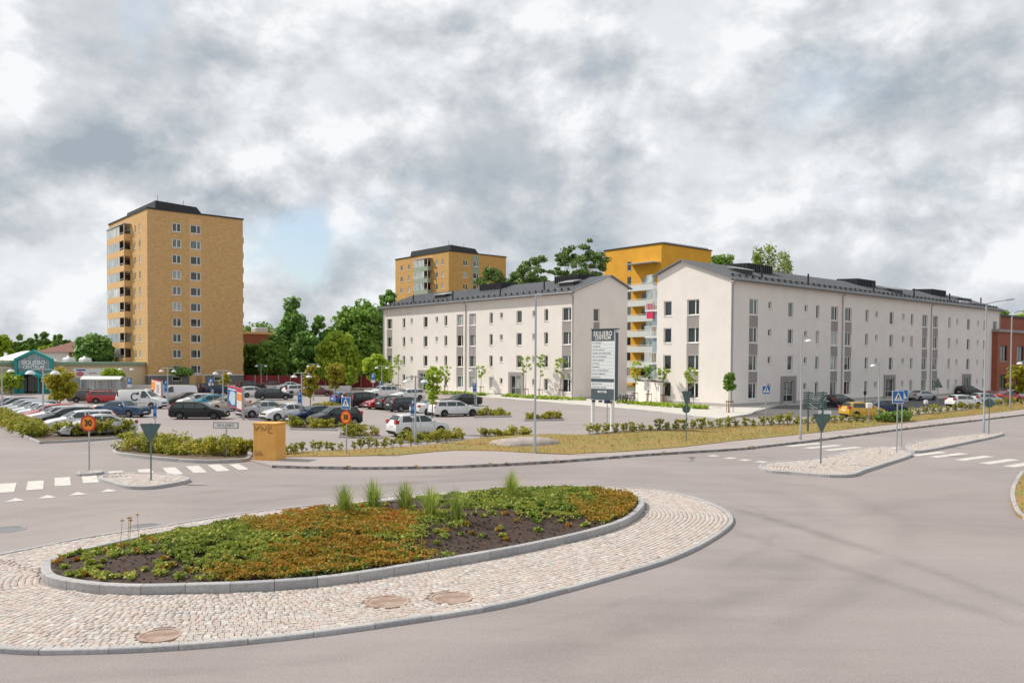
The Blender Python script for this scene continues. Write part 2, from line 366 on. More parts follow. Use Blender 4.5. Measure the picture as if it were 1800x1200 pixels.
# ---------------------------------------------------------------- ground, road, kerbs
def asphalt(name, base, mott=.10, ring=False):
    m = bpy.data.materials.new(name); m.use_nodes = True
    t = m.node_tree; b = t.nodes['Principled BSDF']; b.inputs['Roughness'].default_value = .85; b.inputs['Specular IOR Level'].default_value = .35
    tcn = t.nodes.new('ShaderNodeTexCoord')
    def nz(scale, det, ro=.6, st=None, dist=0):
        mp = t.nodes.new('ShaderNodeMapping'); t.links.new(tcn.outputs['Object'], mp.inputs[0])
        if st: mp.inputs['Scale'].default_value = st; mp.inputs['Rotation'].default_value = (0, 0, -UA)
        n = t.nodes.new('ShaderNodeTexNoise'); t.links.new(mp.outputs[0], n.inputs['Vector'])
        n.inputs['Scale'].default_value = scale; n.inputs['Detail'].default_value = det; n.inputs['Roughness'].default_value = ro; n.inputs['Distortion'].default_value = dist
        return n.outputs['Fac']
    def mth(op, a, c):
        n = t.nodes.new('ShaderNodeMath'); n.operation = op
        for i, x in enumerate((a, c)):
            if isinstance(x, (int, float)): n.inputs[i].default_value = x
            else: t.links.new(x, n.inputs[i])
        return n.outputs[0]
    val = mth('ADD', mth('MULTIPLY', mth('ADD', nz(.16, 5, .55, None, .6), -.5), mott * 3.2), 1.0)
    val = mth('ADD', val, mth('MULTIPLY', mth('ADD', nz(1.0, 4, .6, (.10, 1.1, 1)), -.5), mott * 1.6))
    val = mth('ADD', val, mth('MULTIPLY', mth('ADD', nz(30, 6, .85), -.5), 1.5))
    val = mth('ADD', val, mth('MULTIPLY', mth('ADD', nz(7, 5, .7), -.5), .22))
    if ring:
        mp = t.nodes.new('ShaderNodeMapping'); mp.vector_type = 'TEXTURE'; t.links.new(tcn.outputs['Object'], mp.inputs[0])
        mp.inputs['Location'].default_value = (-3.0, 20.3, 0); mp.inputs['Rotation'].default_value = (0, 0, R_(38)); mp.inputs['Scale'].default_value = (11.6, 7.0, 1)
        wv = t.nodes.new('ShaderNodeTexNoise'); t.links.new(tcn.outputs['Object'], wv.inputs['Vector']); wv.inputs['Scale'].default_value = .3; wv.inputs['Detail'].default_value = 2
        ln = t.nodes.new('ShaderNodeVectorMath'); ln.operation = 'LENGTH'; t.links.new(mp.outputs[0], ln.inputs[0])
        rr = mth('ADD', ln.outputs['Value'], mth('MULTIPLY', mth('ADD', wv.outputs['Fac'], -.5), .22))
        def band(c, w, a):
            d = mth('DIVIDE', mth('SUBTRACT', rr, c), w); g = mth('POWER', 2.718, mth('MULTIPLY', mth('MULTIPLY', d, d), -1.0))
            return mth('MULTIPLY', g, a)
        fade = t.nodes.new('ShaderNodeMapRange'); fade.interpolation_type = 'SMOOTHSTEP'
        t.links.new(nz(.22, 4, .6), fade.inputs[0]); fade.inputs[1].default_value = .36; fade.inputs[2].default_value = .62
        bb = mth('ADD', mth('ADD', band(1.20, .045, -.09), band(1.42, .05, -.10)), mth('ADD', band(1.30, .03, .04), band(1.03, .02, -.10)))
        val = mth('ADD', val, mth('MULTIPLY', bb, fade.outputs[0]))
        # curved tyre marks left by cars turning out of the roundabout
        fd2 = t.nodes.new('ShaderNodeMapRange'); fd2.interpolation_type = 'SMOOTHSTEP'; t.links.new(nz(.30, 5, .65), fd2.inputs[0]); fd2.inputs[1].default_value = .34; fd2.inputs[2].default_value = .56
        for pa, pb, pc, w_, k_ in (((1190, 868), (1480, 950), (1800, 1062), .22, -.17), ((1160, 880), (1440, 985), (1790, 1095), .22, -.15), ((1100, 872), (1330, 905), (1560, 985), .35, -.10), ((900, 1190), (1220, 1060), (1420, 930), .9, -.12), ((1430, 930), (1620, 880), (1790, 860), .6, -.08), ((300, 920), (700, 850), (1150, 838), .5, -.09), ((60, 905), (500, 862), (1000, 838), .4, -.08)):
            A, B, C_ = [np.array(G(*p))[:2] for p in (pa, pb, pc)]
            d_ = 2 * (A[0] * (B[1] - C_[1]) + B[0] * (C_[1] - A[1]) + C_[0] * (A[1] - B[1]))
            ux = ((A @ A) * (B[1] - C_[1]) + (B @ B) * (C_[1] - A[1]) + (C_ @ C_) * (A[1] - B[1])) / d_; uy = ((A @ A) * (C_[0] - B[0]) + (B @ B) * (A[0] - C_[0]) + (C_ @ C_) * (B[0] - A[0])) / d_
            rad = float(np.hypot(A[0] - ux, A[1] - uy)); mid = B; half = float(max(np.linalg.norm(A - B), np.linalg.norm(C_ - B)))
            def dist(c):
                n = t.nodes.new('ShaderNodeVectorMath'); n.operation = 'DISTANCE'; t.links.new(tcn.outputs['Object'], n.inputs[0]); n.inputs[1].default_value = (float(c[0]), float(c[1]), 0); return n.outputs['Value']
            dd = mth('DIVIDE', mth('SUBTRACT', mth('ADD', dist((ux, uy)), mth('MULTIPLY', mth('ADD', wv.outputs['Fac'], -.5), .5)), rad), w_)
            gg = mth('POWER', 2.718, mth('MULTIPLY', mth('MULTIPLY', dd, dd), -1.0))
            wi = t.nodes.new('ShaderNodeMapRange'); wi.interpolation_type = 'SMOOTHSTEP'; t.links.new(dist(mid), wi.inputs[0]); wi.inputs[1].default_value = half; wi.inputs[2].default_value = half * .45
            val = mth('ADD', val, mth('MULTIPLY', mth('MULTIPLY', gg, wi.outputs[0]), mth('MULTIPLY', fd2.outputs[0], k_)))
    mu = t.nodes.new('ShaderNodeVectorMath'); mu.operation = 'SCALE'; mu.inputs[0].default_value = base; t.links.new(val, mu.inputs['Scale'])
    # warm / grey drift
    hs = t.nodes.new('ShaderNodeMixRGB'); hs.blend_type = 'MULTIPLY'; hs.inputs[2].default_value = (1.05, .985, .93, 1); t.links.new(mu.outputs[0], hs.inputs[1]); t.links.new(nz(.11, 3), hs.inputs[0])
    t.links.new(hs.outputs[0], b.inputs['Base Color'])
    bp = t.nodes.new('ShaderNodeBump'); bp.inputs['Strength'].default_value = .35; bp.inputs['Distance'].default_value = .01; t.links.new(nz(75, 3), bp.inputs['Height']); t.links.new(bp.outputs[0], b.inputs['Normal'])
    return m
M = {}
M['asphalt'] = asphalt('asphalt', (.292, .264, .265), .16, True)
M['walk'] = asphalt('footway_asphalt', (.365, .328, .324), .08)
M['lot'] = asphalt('car_park_asphalt', (.315, .286, .285), .10)
M['dark_asphalt'] = asphalt('new_asphalt', (.13, .125, .13), .05)
M['concrete'] = mat('concrete_slabs', (.56, .53, .48), .85, .10, 1.2, .2, 30)
M['paint'] = mat('road_paint', (.56, .535, .49), .75, .16, 3.5, .2, 30, col2=(.68, .655, .61), detail=10)
M['far'] = mat('far_grass', (.10, .13, .04), .9, .25, .12, col2=(.17, .16, .06))
M['kerb'] = randmat('granite_kerb', [(.39, .385, .39), (.44, .43, .43), (.34, .34, .35), (.41, .40, .40)], .8, .8, 45, 14)
M['cobble'] = randmat('granite_cobble', [(.47, .40, .355), (.43, .375, .345), (.52, .465, .42), (.48, .385, .34), (.50, .445, .395), (.45, .415, .395), (.57, .54, .51), (.48, .415, .365), (.53, .43, .38), (.41, .36, .33)], .8, .5, 70, 18)
M['mortar'] = mat('paving_joint_sand', (.36, .31, .265), .95, .2, 12, .3, 60)
M['soil'] = mat('soil', (.055, .034, .024), .95, .45, 6, .9, 22)
M['grass'] = mat('verge_grass', (.48, .27, .08), .95, .30, .45, .9, 30, col2=(.22, .21, .055), detail=12)
M['bark_bed'] = mat('bed_soil', (.14, .10, .07), .95, .3, 3, .6, 25)

g = MB(); g.quad((-2500, -300, -.06), (2500, -300, -.06), (2500, 3500, -.06), (-2500, 3500, -.06))
struct('ground', g, M['far'])
sheet('road', np.array([(-170, -40), (150, -40), (150, 135), (-170, 135)]), 0.0, M['asphalt'])
# car park surface, slightly lighter
lotp = Gp([(-40, 752), (0, 751), (66, 779), (228, 771), (300, 766), (420, 806), (487, 806), (740, 790), (860, 774), (1040, 769), (1262, 737), (1150, 724), (1000, 711), (890, 702), (800, 694), (660, 689), (430, 686), (200, 686), (-60, 690)])
sheet('car_park', lotp, 0.006, M['lot'])
# new dark asphalt in front of the right-hand house
sheet('access_road', Gp([(1300, 733), (1368, 712), (1500, 706), (1640, 700), (1830, 694), (1830, 706), (1700, 713), (1600, 719), (1500, 728), (1400, 733)]), 0.010, M['dark_asphalt'])

OUT = resample(catmull([G(*p) for p in [(0, 978), (150, 948), (300, 925), (433, 904), (593, 886), (671, 876), (775, 867), (887, 860), (1007, 856), (1137, 861), (1215, 875), (1265, 893), (1288, 911), (1283, 929), (1241, 958), (1176, 988), (1085, 1016), (980, 1045), (850, 1075), (600, 1113), (433, 1132), (300, 1143), (167, 1149), (0, 1148)]] + [(-9.4, 12.9), (-11.1, 14.1), (-12.0, 15.8), (-12.0, 17.3)]), .25)
OUT = ccw(OUT)
INN = resample(catmull([G(*p) for p in [(72, 1013), (83, 1032), (150, 1045), (233, 1050), (333, 1048), (467, 1043), (593, 1032), (730, 1010), (850, 989), (954, 968), (1059, 942), (1111, 921), (1133, 897), (1121, 883), (1067, 871), (980, 867), (880, 871), (750, 883), (600, 900), (450, 921), (300, 945), (200, 967), (133, 983), (83, 1000)]]), .25)
INN = ccw(INN)

def kerb(name, P, width, z0, z1, stone=1.0, closed=True, inward=True, ch=.015, label=None, drop=None):
    """granite kerb: each stone its own mesh, a thin joint between stones"""
    P = resample(P, .2, closed)
    root = obj(name, None, None); root['kind'] = 'structure'
    if label: root['label'] = label
    sgn = 1 if inward else -1
    a0 = P; a1 = offset(P, sgn * width, closed)
    n = len(P); k = max(2, int(round(stone / .2))); i = 0
    lim = n if closed else n - 1
    while i < lim:
        kk = min(k, lim - i)
        if kk < 1: break
        idx = [(i + j) % n for j in range(kk + 1)]
        vs, fs = [], []
        for q, id_ in enumerate(idx):
            A = Vector((*a0[id_], 0)); B = Vector((*a1[id_], 0))
            nx = idx[1] if q == 0 else idx[q - 1]; dd = Vector((*a0[nx], 0)) - A
            if q == 0: A = A + dd.normalized() * .005; B = B + dd.normalized() * .005
            if q == kk: A = A + dd.normalized() * .005; B = B + dd.normalized() * .005
            w = (B - A).normalized(); jit = .004 * math.sin(i * 1.7 + 3)
            zz = z1 + jit
            vs += [A + Vector((0, 0, z0)), A + Vector((0, 0, zz - ch)), A + w * ch + Vector((0, 0, zz)), B - w * ch + Vector((0, 0, zz)), B + Vector((0, 0, zz - ch)), B + Vector((0, 0, z0))]
        for q in range(kk):
            for e in range(5):
                f = (q * 6 + e, (q + 1) * 6 + e, (q + 1) * 6 + e + 1, q * 6 + e + 1); fs.append(f if sgn > 0 else f[::-1])
        fs.append(tuple(range(6))); fs.append(tuple(reversed(range(kk * 6, kk * 6 + 6))))
        me = bpy.data.meshes.new('kerb_stone'); me.from_pydata([tuple(v) for v in vs], [], fs); me.update()
        obj('kerb_stone', me, M['kerb'], root)
        i += kk
    return root
def paved(name, outer, z, hole=None, pitch=.118, holes=(), own=0, top=.03, label=None, extra=None):
    """courses of granite setts parallel to the outer edge"""
    outer = ccw(outer)
    root = sheet(name, outer, z, M['mortar'], label=label)
    P = outer; rows = []
    cen = outer.mean(0); maxd = 14
    d = .5 * pitch
    st = []
    while d < maxd:
        Q = offset(resample(P, .12), d); Q = Q[inside(Q, outer)]
        if len(Q) < 6: break
        dd = dpoly(Q, outer[::2] if len(outer) > 60 else outer); Q = Q[dd > d - .03]
        if len(Q) < 4: break
        seg = np.linalg.norm(np.diff(Q, axis=0), axis=1); j = 0; s = 0.0
        cum = np.r_[0, np.cumsum(seg)]; tot = cum[-1]; pos = rng.uniform(0, .1)
        while pos < tot - .05:
            L = rng.uniform(.095, .15); c = pos + L / 2
            k = min(np.searchsorted(cum, c) - 1, len(seg) - 1); k = max(k, 0)
            if seg[k] < .3:
                t = (c - cum[k]) / max(seg[k], 1e-6); p = Q[k] * (1 - t) + Q[k + 1] * t
                tg = (Q[min(k + 1, len(Q) - 1)] - Q[k]); a = math.atan2(tg[1], tg[0])
                st.append((p[0], p[1], a + rng.normal(0, .03), L - .009, pitch - .008))
            pos += L
        d += pitch
    st = np.array(st)
    keep = np.ones(len(st), bool)
    if hole is not None: keep &= ~inside(st[:, :2], offset(ccw(hole), -.05))
    for (hx, hy, hr) in holes: keep &= np.hypot(st[:, 0] - hx, st[:, 1] - hy) > hr + .03
    st = st[keep]
    if own:      # plug the gaps left where courses meet
        from mathutils import kdtree
        kd = kdtree.KDTree(len(st) + 20000); 
        for i_, q_ in enumerate(st): kd.insert((q_[0], q_[1], 0), i_)
        kd.balance(); lo_, hi_ = outer.min(0), outer.max(0); ex = []
        gxx, gyy = np.meshgrid(np.arange(lo_[0], hi_[0], .045), np.arange(lo_[1], hi_[1], .045)); gg_ = np.c_[gxx.ravel(), gyy.ravel()]; gg_ = gg_[inside(gg_, offset(outer, .06))]
        if hole is not None: gg_ = gg_[~inside(gg_, offset(ccw(hole), -.07))]
        for q_ in gg_:
            if kd.find((q_[0], q_[1], 0))[2] > .098 and not any(np.hypot(q_[0] - a_, q_[1] - b_) < r_ + .06 for a_, b_, r_ in holes) and all((q_[0] - e_[0]) ** 2 + (q_[1] - e_[1]) ** 2 > .011 for e_ in ex[-400:]): ex.append((q_[0], q_[1], rng.uniform(0, 3.1), .10, .095))
        if ex: st = np.vstack([st, np.array(ex)])
    n = len(st); a = st[:, 2]; cs, sn = np.cos(a), np.sin(a)
    hx, hy = st[:, 3] / 2, st[:, 4] / 2
    zt = z + top + rng.normal(0, .0025, n); c = .008
    tx, ty = rng.normal(0, .012, n), rng.normal(0, .012, n)
    vv = np.zeros((n, 12, 3))
    for ring, (ins, zz) in enumerate(((0, z - .0 + 0 * zt), (0, zt - c), (c, zt))):
        for q, (sx, sy) in enumerate(((-1, -1), (1, -1), (1, 1), (-1, 1))):
            lx, ly = sx * (hx - ins), sy * (hy - ins)
            jx, jy = rng.normal(0, .004, n), rng.normal(0, .004, n)
            vv[:, ring * 4 + q, 0] = st[:, 0] + (lx + jx) * cs - (ly + jy) * sn
            vv[:, ring * 4 + q, 1] = st[:, 1] + (lx + jx) * sn + (ly + jy) * cs
            vv[:, ring * 4 + q, 2] = zz + (lx * tx + ly * ty if ring else 0)
    F0 = [(8, 9, 10, 11)] + [(r * 4 + i, r * 4 + (i + 1) % 4, r * 4 + 4 + (i + 1) % 4, r * 4 + 4 + i) for r in (0, 1) for i in range(4)]
    F0 = np.array(F0)
    # the largest in the picture stand alone
    order = np.arange(n)
    if own:
        px = np.array([PIX((x, y, .05)) for x, y in st[:, :2]]); vis = (px[:, 0] > 4) & (px[:, 0] < 1796) & (px[:, 1] < 1196)
        dist = np.hypot(st[:, 0], st[:, 1]) + (~vis) * 1e4
        order = np.argsort(dist)
        for i in order[:own]:
            v = vv[i] - np.array([st[i, 0], st[i, 1], z])
            me = bpy.data.meshes.new('cobblestone'); me.from_pydata(v.tolist(), [], F0.tolist()); me.update()
            obj('cobblestone', me, M['cobble'], root, (st[i, 0], st[i, 1], z))
    rest = order[own:]
    me = npmesh('cobblestones', vv[rest].reshape(-1, 3), (F0[None] + (np.arange(len(rest)) * 12)[:, None, None]).reshape(-1, 4))
    o = obj('cobblestones', me, M['cobble'], root); o['kind'] = 'stuff'
    return root
MH = [G(680, 1062), G(792, 1055), G(281, 1122)]
paved('roundabout_apron', offset(OUT, .14), .035, INN, .122, [(p.x, p.y, .40 if i < 2 else .33) for i, p in enumerate(MH)], own=300, top=.026)
kerb('roundabout_kerb', OUT, .13, -.02, .080, 1.0)
kerb('flowerbed_kerb', INN, .18, .03, .225, .9)
# iron manhole covers
M['rust'] = mat('rusty_iron', (.40, .24, .17), .7, .30, 3.5, .3, 50, metal=.2, col2=(.54, .43, .36))
M['iron'] = mat('cast_iron', (.30, .30, .31), .5, .15, 8, .3, 60, metal=.4)
def manhole(p, r, z, label, m, group=None):
    o = thing('manhole_cover', (p.x, p.y, z), label, 'manhole cover')
    obj('rim', MB().lathe([(r * .86, .0), (r * .86, .048), (r, .048), (r, .0)], n=40), m, o, smooth=40)
    lid = MB().lathe([(r * .855, .0), (r * .855, .036), (r * .80, .040), (.001, .040)], n=40)
    for k in range(-4, 5):
        hw = math.sqrt(max(0, (r * .74) ** 2 - (k * r * .17) ** 2))
        if hw > .05: lid.box(-hw, hw, k * r * .17 - .012, k * r * .17 + .012, .038, .044)
    obj('lid', lid, m, o, smooth=30)
    return o
manhole(MH[0], .40, .016, 'rusty round manhole cover in the cobbles, left of the close pair', M['rust'])
manhole(MH[1], .40, .016, 'rusty round manhole cover in the cobbles, right of the close pair', M['rust'])
manhole(MH[2], .33, .016, 'small rusty manhole cover by the roundabout kerb, far from the pair', M['rust'])
manhole(G(257, 925), .42, -.038, 'grey manhole cover in the road behind the dead flower stalks', M['iron'])
manhole(G(14, 930), .42, -.038, 'grey manhole cover in the road at the left edge', M['iron'])

# footway on the far side with kerb
KL = catmull([G(*p) for p in [(478, 822), (560, 824), (650, 825), (780, 823), (900, 818), (1000, 812), (1140, 801), (1300, 791), (1345, 786), (1415, 778), (1500, 767), (1600, 754), (1700, 742), (1850, 724)]], False, 6)
BK = [(1850, 715), (1800, 721), (1700, 733), (1600, 744), (1500, 756), (1380, 769), (1280, 779), (1200, 789), (1100, 797), (1000, 802), (940, 800), (870, 796), (800, 795), (760, 798), (700, 804), (600, 806), (500, 807), (440, 812)]
sheet('footway', np.vstack([KL, Gp(BK)]), .10, M['walk'], th=.12)
kerb('footway_kerb', KL, .15, -.02, .125, 1.0, closed=False, inward=True)
# verge
vt = [(1850, 702), (1800, 708), (1700, 722), (1600, 733), (1500, 742), (1400, 748), (1300, 752), (1200, 757), (1100, 762), (1040, 768), (960, 766), (860, 771), (800, 779), (745, 787), (640, 793), (490, 800), (485, 807)]
VERGE = np.vstack([Gp(BK[:-1]), Gp(vt[::-1])])
sheet('verge', VERGE, .13, M['grass'], th=.15)
# kerb between verge and car park
kp = catmull([G(*p) for p in [(1850, 701), (1700, 721), (1600, 732), (1500, 741), (1400, 747), (1300, 751), (1200, 756), (1100, 761), (1030, 768)]], False, 6)
M['pale'] = mat('pale_concrete', (.62, .60, .57), .8, .1, 4, .2, 40)
kerb('car_park_kerb', kp, .12, 0, .17, 1.0, closed=False, inward=False)

# splitter islands
def island(name, pix, z=.10, own=0):
    P = resample(catmull([G(*p) for p in pix], True, 8), .2); P = ccw(P)
    kerb('splitter_kerb', P, .16, -.02, z + .02, .8)
    return paved(name, offset(P, .15), z - .03, None, .15, own=own, top=.03)
island('splitter_island', [(173, 843), (196, 852), (223, 859), (264, 860), (300, 855), (325, 850), (334, 845), (310, 839), (283, 836), (208, 835)])
island('splitter_island', [(133, 835), (145, 837), (176, 834), (182, 831), (165, 829), (143, 831)], .08)
island('splitter_island', [(1334, 822), (1345, 830), (1397, 834), (1461, 839), (1500, 838), (1522, 830), (1565, 816), (1603, 802), (1585, 795), (1545, 788), (1500, 794), (1439, 808), (1360, 815)])
island('splitter_island', [(1608, 796), (1647, 791), (1700, 780), (1758, 767), (1756, 762), (1689, 768), (1620, 777), (1592, 786)])
# corner of lawn on the right edge
lp = resample(catmull([G(*p) for p in [(1850, 812), (1800, 829), (1783, 850), (1776, 872), (1783, 900), (1800, 914), (1850, 935), (1950, 900)]], True, 8), .25)
sheet('lawn_corner', lp, .10, M['grass'], th=.12)
kerb('lawn_kerb', ccw(lp), .14, -.02, .12, 1.0)

# painted markings (each a thin sheet)
def stripe(name, c, ang, l, w, z=.008):
    c = Vector((c[0], c[1], 0)); a = Vector((math.cos(ang), math.sin(ang), 0)) * l / 2; b = Vector((-math.sin(ang), math.cos(ang), 0)) * w / 2
    P = np.array([list(p)[:2] for p in (c - a - b, c + a - b, c + a + b, c - a + b)])
    return sheet(name, P, z, M['paint'])
# left zebra: direction of walking runs from the near island to the hedge
def zebra(pl, ang, l, w):
    for p in pl: q = G(*p); stripe('zebra_stripe', q, ang, l, w)
zebra([(-40, 862), (12, 857), (62, 852.5), (110, 846), (158, 841)], R_(119), 2.3, .5)
zebra([(206, 834), (258, 830.5), (303, 827.5), (345, 824.5), (384, 822)], R_(119), 2.3, .5)
stripe('zebra_stripe', G(420, 820.5), R_(119), 2.0, .4)
def tri(p, s=.55):
    q = G(*p); a = R_(119); d = Vector((math.cos(a), math.sin(a))); n = Vector((-d.y, d.x))
    P = np.array([tuple(Vector((q.x, q.y)) + d * .34), tuple(Vector((q.x, q.y)) - d * .34 + n * s * .5), tuple(Vector((q.x, q.y)) - d * .34 - n * s * .5)])
    sheet('give_way_triangle', P, .008, M['paint'])
for p in [(27, 878), (83, 872.5), (137, 867), (191, 861.5)]: tri(p)
# right zebra
za, zb = G(1358, 776), G(1585, 795)
zang = math.atan2(zb.y - za.y, zb.x - za.x) + math.pi / 2
zdir = Vector((math.cos(UA), math.sin(UA), 0))
for p in [(1352, 774.5), (1386, 778.5), (1414, 781.5), (1447, 785), (1482, 788.5), (1525, 789.5), (1552, 789)]: stripe('zebra_stripe', G(*p), UA - R_(4), 3.0, .5)
for p in [(1632, 797.5), (1668, 800), (1713, 805), (1757, 811), (1800, 816), (1850, 822)]: stripe('zebra_stripe', G(*p), UA - R_(4), 3.0, .5)
for p in [(1254, 801), (1284, 805), (1310, 808.5), (1338, 811.5)]: stripe('give_way_mark', G(*p), UA, .55, .45)
# parking bay lines
for k in range(5):
    q = G(1010, 738) + V * (-2.6 * k) * .8; 
M['faded'] = mat('faded_paint', (.62, .57, .52), .8, .2, 3)
for (x0, y0, x1, y1) in [(905, 750, 985, 744), (960, 755, 1030, 750), (1000, 744, 1085, 738), (860, 744, 900, 741), (690, 742, 640, 744), (600, 761, 545, 758)]:
    a, b = G(x0, y0), G(x1, y1); mid = (a + b) / 2
    o = stripe('bay_line', mid, math.atan2(b.y - a.y, b.x - a.x), (b - a).length, .10, .014); o.data.materials.clear(); o.data.materials.append(M['faded'])

# pale pavement by the two white houses
sheet('pavement', Gp([(870, 700), (1000, 711), (1150, 724), (1262, 737), (1280, 735), (1320, 729), (1324, 726), (1368, 713), (1500, 707), (1640, 701), (1830, 695), (1830, 688), (1283, 716), (1200, 713), (1060, 700), (880, 694), (640, 683), (640, 689), (800, 694)]), .11, M['concrete'], th=.11)
kerb('pavement_kerb', catmull([G(*p) for p in [(870, 700.5), (1000, 711.5), (1150, 724.5), (1262, 737.5), (1290, 734), (1322, 729), (1328, 725), (1368, 713.5), (1500, 707.5)]], False, 4), .12, 0, .125, 1.2, closed=False, inward=True)
# ---------------------------------------------------------------- vegetation helpers
M['leaf_dark'] = leafmat('leaf_dark', [(0.102, 0.199, 0.056), (0.199, 0.367, 0.089), (0.340, 0.567, 0.124)], .3)
M['leaf_mid'] = leafmat('leaf_mid', [(0.090, 0.172, 0.033), (0.179, 0.313, 0.052), (0.313, 0.463, 0.082)], .35)
M['leaf_lime'] = leafmat('leaf_lime', [(0.167, 0.262, 0.024), (0.346, 0.481, 0.041), (0.539, 0.642, 0.068)], .4)
M['leaf_gold'] = leafmat('leaf_gold', [(.26, .24, .025), (.42, .39, .035), (.56, .50, .07)], .4)
M['leaf_pine'] = leafmat('leaf_pine', [(0.081, 0.133, 0.044), (0.178, 0.289, 0.081), (0.332, 0.446, 0.113)], .2)
M['leaf_birch'] = leafmat('leaf_birch', [(0.150, 0.225, 0.049), (0.274, 0.374, 0.087), (0.474, 0.549, 0.150)], .35)
M['leaf_hedge'] = leafmat('leaf_hedge', [(0.090, 0.126, 0.019), (0.264, 0.300, 0.034), (0.456, 0.444, 0.048), (0.576, 0.444, 0.072)], .35)
M['leaf_cover'] = leafmat('leaf_cover', [(0.072, 0.120, 0.024), (0.171, 0.251, 0.043), (0.329, 0.383, 0.060), (0.474, 0.443, 0.095)], .3)
M['leaf_red'] = leafmat('leaf_red', [(0.118, 0.173, 0.025), (0.354, 0.299, 0.038), (0.543, 0.299, 0.038), (0.614, 0.235, 0.038), (0.354, 0.392, 0.062), (0.519, 0.142, 0.038)], .3)
M['leaf_dry'] = leafmat('leaf_dry', [(0.189, 0.131, 0.043), (0.435, 0.261, 0.087), (0.580, 0.377, 0.145), (0.232, 0.217, 0.058)], .3)
M['blade'] = leafmat('grass_blade', [(0.156, 0.234, 0.047), (0.312, 0.406, 0.078), (0.530, 0.562, 0.156)], .35)
M['bark'] = mat('bark', (.11, .08, .06), .9, .3, 8, .6, 20)
M['bark_pine'] = mat('pine_bark', (.26, .13, .07), .9, .35, 5, .5, 18)
M['bark_birch'] = mat('birch_bark', (.50, .48, .44), .8, .35, 5, .3, 18)

def leaves(pts, size, up=.35, nrm=None, aspect=1.6):
    """rhombic leaf faces at pts"""
    n = len(pts); d = rng.normal(size=(n, 3)); d /= np.linalg.norm(d, axis=1)[:, None]
    if nrm is not None: d = d * .75 + nrm * .6
    d[:, 2] += up; d /= np.linalg.norm(d, axis=1)[:, None]
    r = rng.normal(size=(n, 3)); a = np.cross(d, r); a /= np.linalg.norm(a, axis=1)[:, None] + 1e-9; b = np.cross(d, a)
    s = (size * rng.uniform(.6, 1.3, n))[:, None]
    v = np.stack([pts - a * s * aspect / 2, pts + b * s / 2, pts + a * s * aspect / 2, pts - b * s / 2], 1)
    return v.reshape(-1, 3), np.arange(n * 4).reshape(-1, 4)

def clump_pts(centers, radii, per, flat=.8, shell=.55):
    k = len(centers); d = rng.normal(size=(k, per, 3)); d /= np.linalg.norm(d, axis=2)[..., None]
    rad = (shell + (1 - shell) * rng.random((k, per)) ** .7)[..., None]
    p = centers[:, None] + d * rad * np.asarray(radii)[:, None, None] * np.array([1, 1, flat])
    return p.reshape(-1, 3), d.reshape(-1, 3)

def crown_centers(kind, n, H, cb, rx):
    """clump centres in crown local coords, z from cb to H"""
    out = []
    h = H - cb
    while len(out) < n:
        p = rng.uniform(-1, 1, 3); q = (p[2] + 1) / 2
        if kind == 'round': r = math.sqrt(max(0, 1 - p[2] ** 2)); lim = r
        elif kind == 'cone': lim = (1 - q) ** .75 * 1.0 + .06
        elif kind == 'egg': lim = (math.sin(math.pi * min(1, (q * .86 + .12))) ** .7)
        elif kind == 'poplar': lim = (math.sin(math.pi * min(1, q * .82 + .16))) ** .8
        elif kind == 'vase': lim = .35 + .65 * q if q < .8 else 1 - (q - .8) * 2.2
        else: lim = 1
        rr = math.hypot(p[0], p[1])
        if rr > lim: continue
        if rr < lim * .55 and rng.random() < .6 and q < .85: continue
        out.append((p[0] * rx, p[1] * rx, cb + q * h))
    return np.array(out)

def tree(name, base, H, rx, kind, leaf, label, group, bark='bark', cb=None, n=60, per=110, size=.28, cr=None, flat=.8, tr=None, trunk=True, lean=0.0, cat='tree', shell=.5, limbs=None, up=.35):
    base = Vector(base); cb = H * .15 if cb is None else cb
    o = thing(name, base, label, cat, 0, group)
    cc = crown_centers(kind, n, H - (cr or rx * .3) * .6, cb + (cr or rx * .3) * .5, max(.1, rx - (cr or rx * .3) * .6))
    cc[:, :2] += rng.normal(0, rx * .05, (len(cc), 2))
    rad = (cr or rx * .32) * rng.uniform(.6, 1.25, len(cc))
    p, d = clump_pts(cc, rad, per, flat, shell)
    v, f = leaves(p, size, up, d)
    obj('crown', npmesh('crown', v, f), M[leaf], o)
    if trunk:
        m = MB(); r0 = tr or max(.05, H * .018)
        top = H * .82; pts = [(0, 0, -.1)]
        for k in range(1, 7):
            t = k / 6; pts.append((math.sin(t * 3 + H) * r0 * 1.2 + lean * t, math.cos(t * 2.3 + H) * r0 * 1.2, top * t))
        m.tube(pts, [r0 * 1.25] + [r0 * (1 - .85 * k / 6) for k in range(1, 7)], 7)
        L = limbs if limbs is not None else min(22, n // 3)
        for c in cc[rng.choice(len(cc), min(L, len(cc)), replace=False)]:
            z0 = max(cb * .8, min(top * .9, c[2] - np.hypot(c[0], c[1]) * .7)); t = z0 / top
            s = Vector((math.sin(t * 3 + H) * r0 * 1.2 + lean * t, math.cos(t * 2.3 + H) * r0 * 1.2, z0)); e = Vector(c)
            mid = s.lerp(e, .5) + Vector((0, 0, -.06 * (e - s).length)); rr = r0 * (.42 * (1 - t) + .12)
            m.tube([s, mid, e], [rr, rr * .65, rr * .2], 5)
        obj('trunk', m, M[bark], o, smooth=60)
    return o

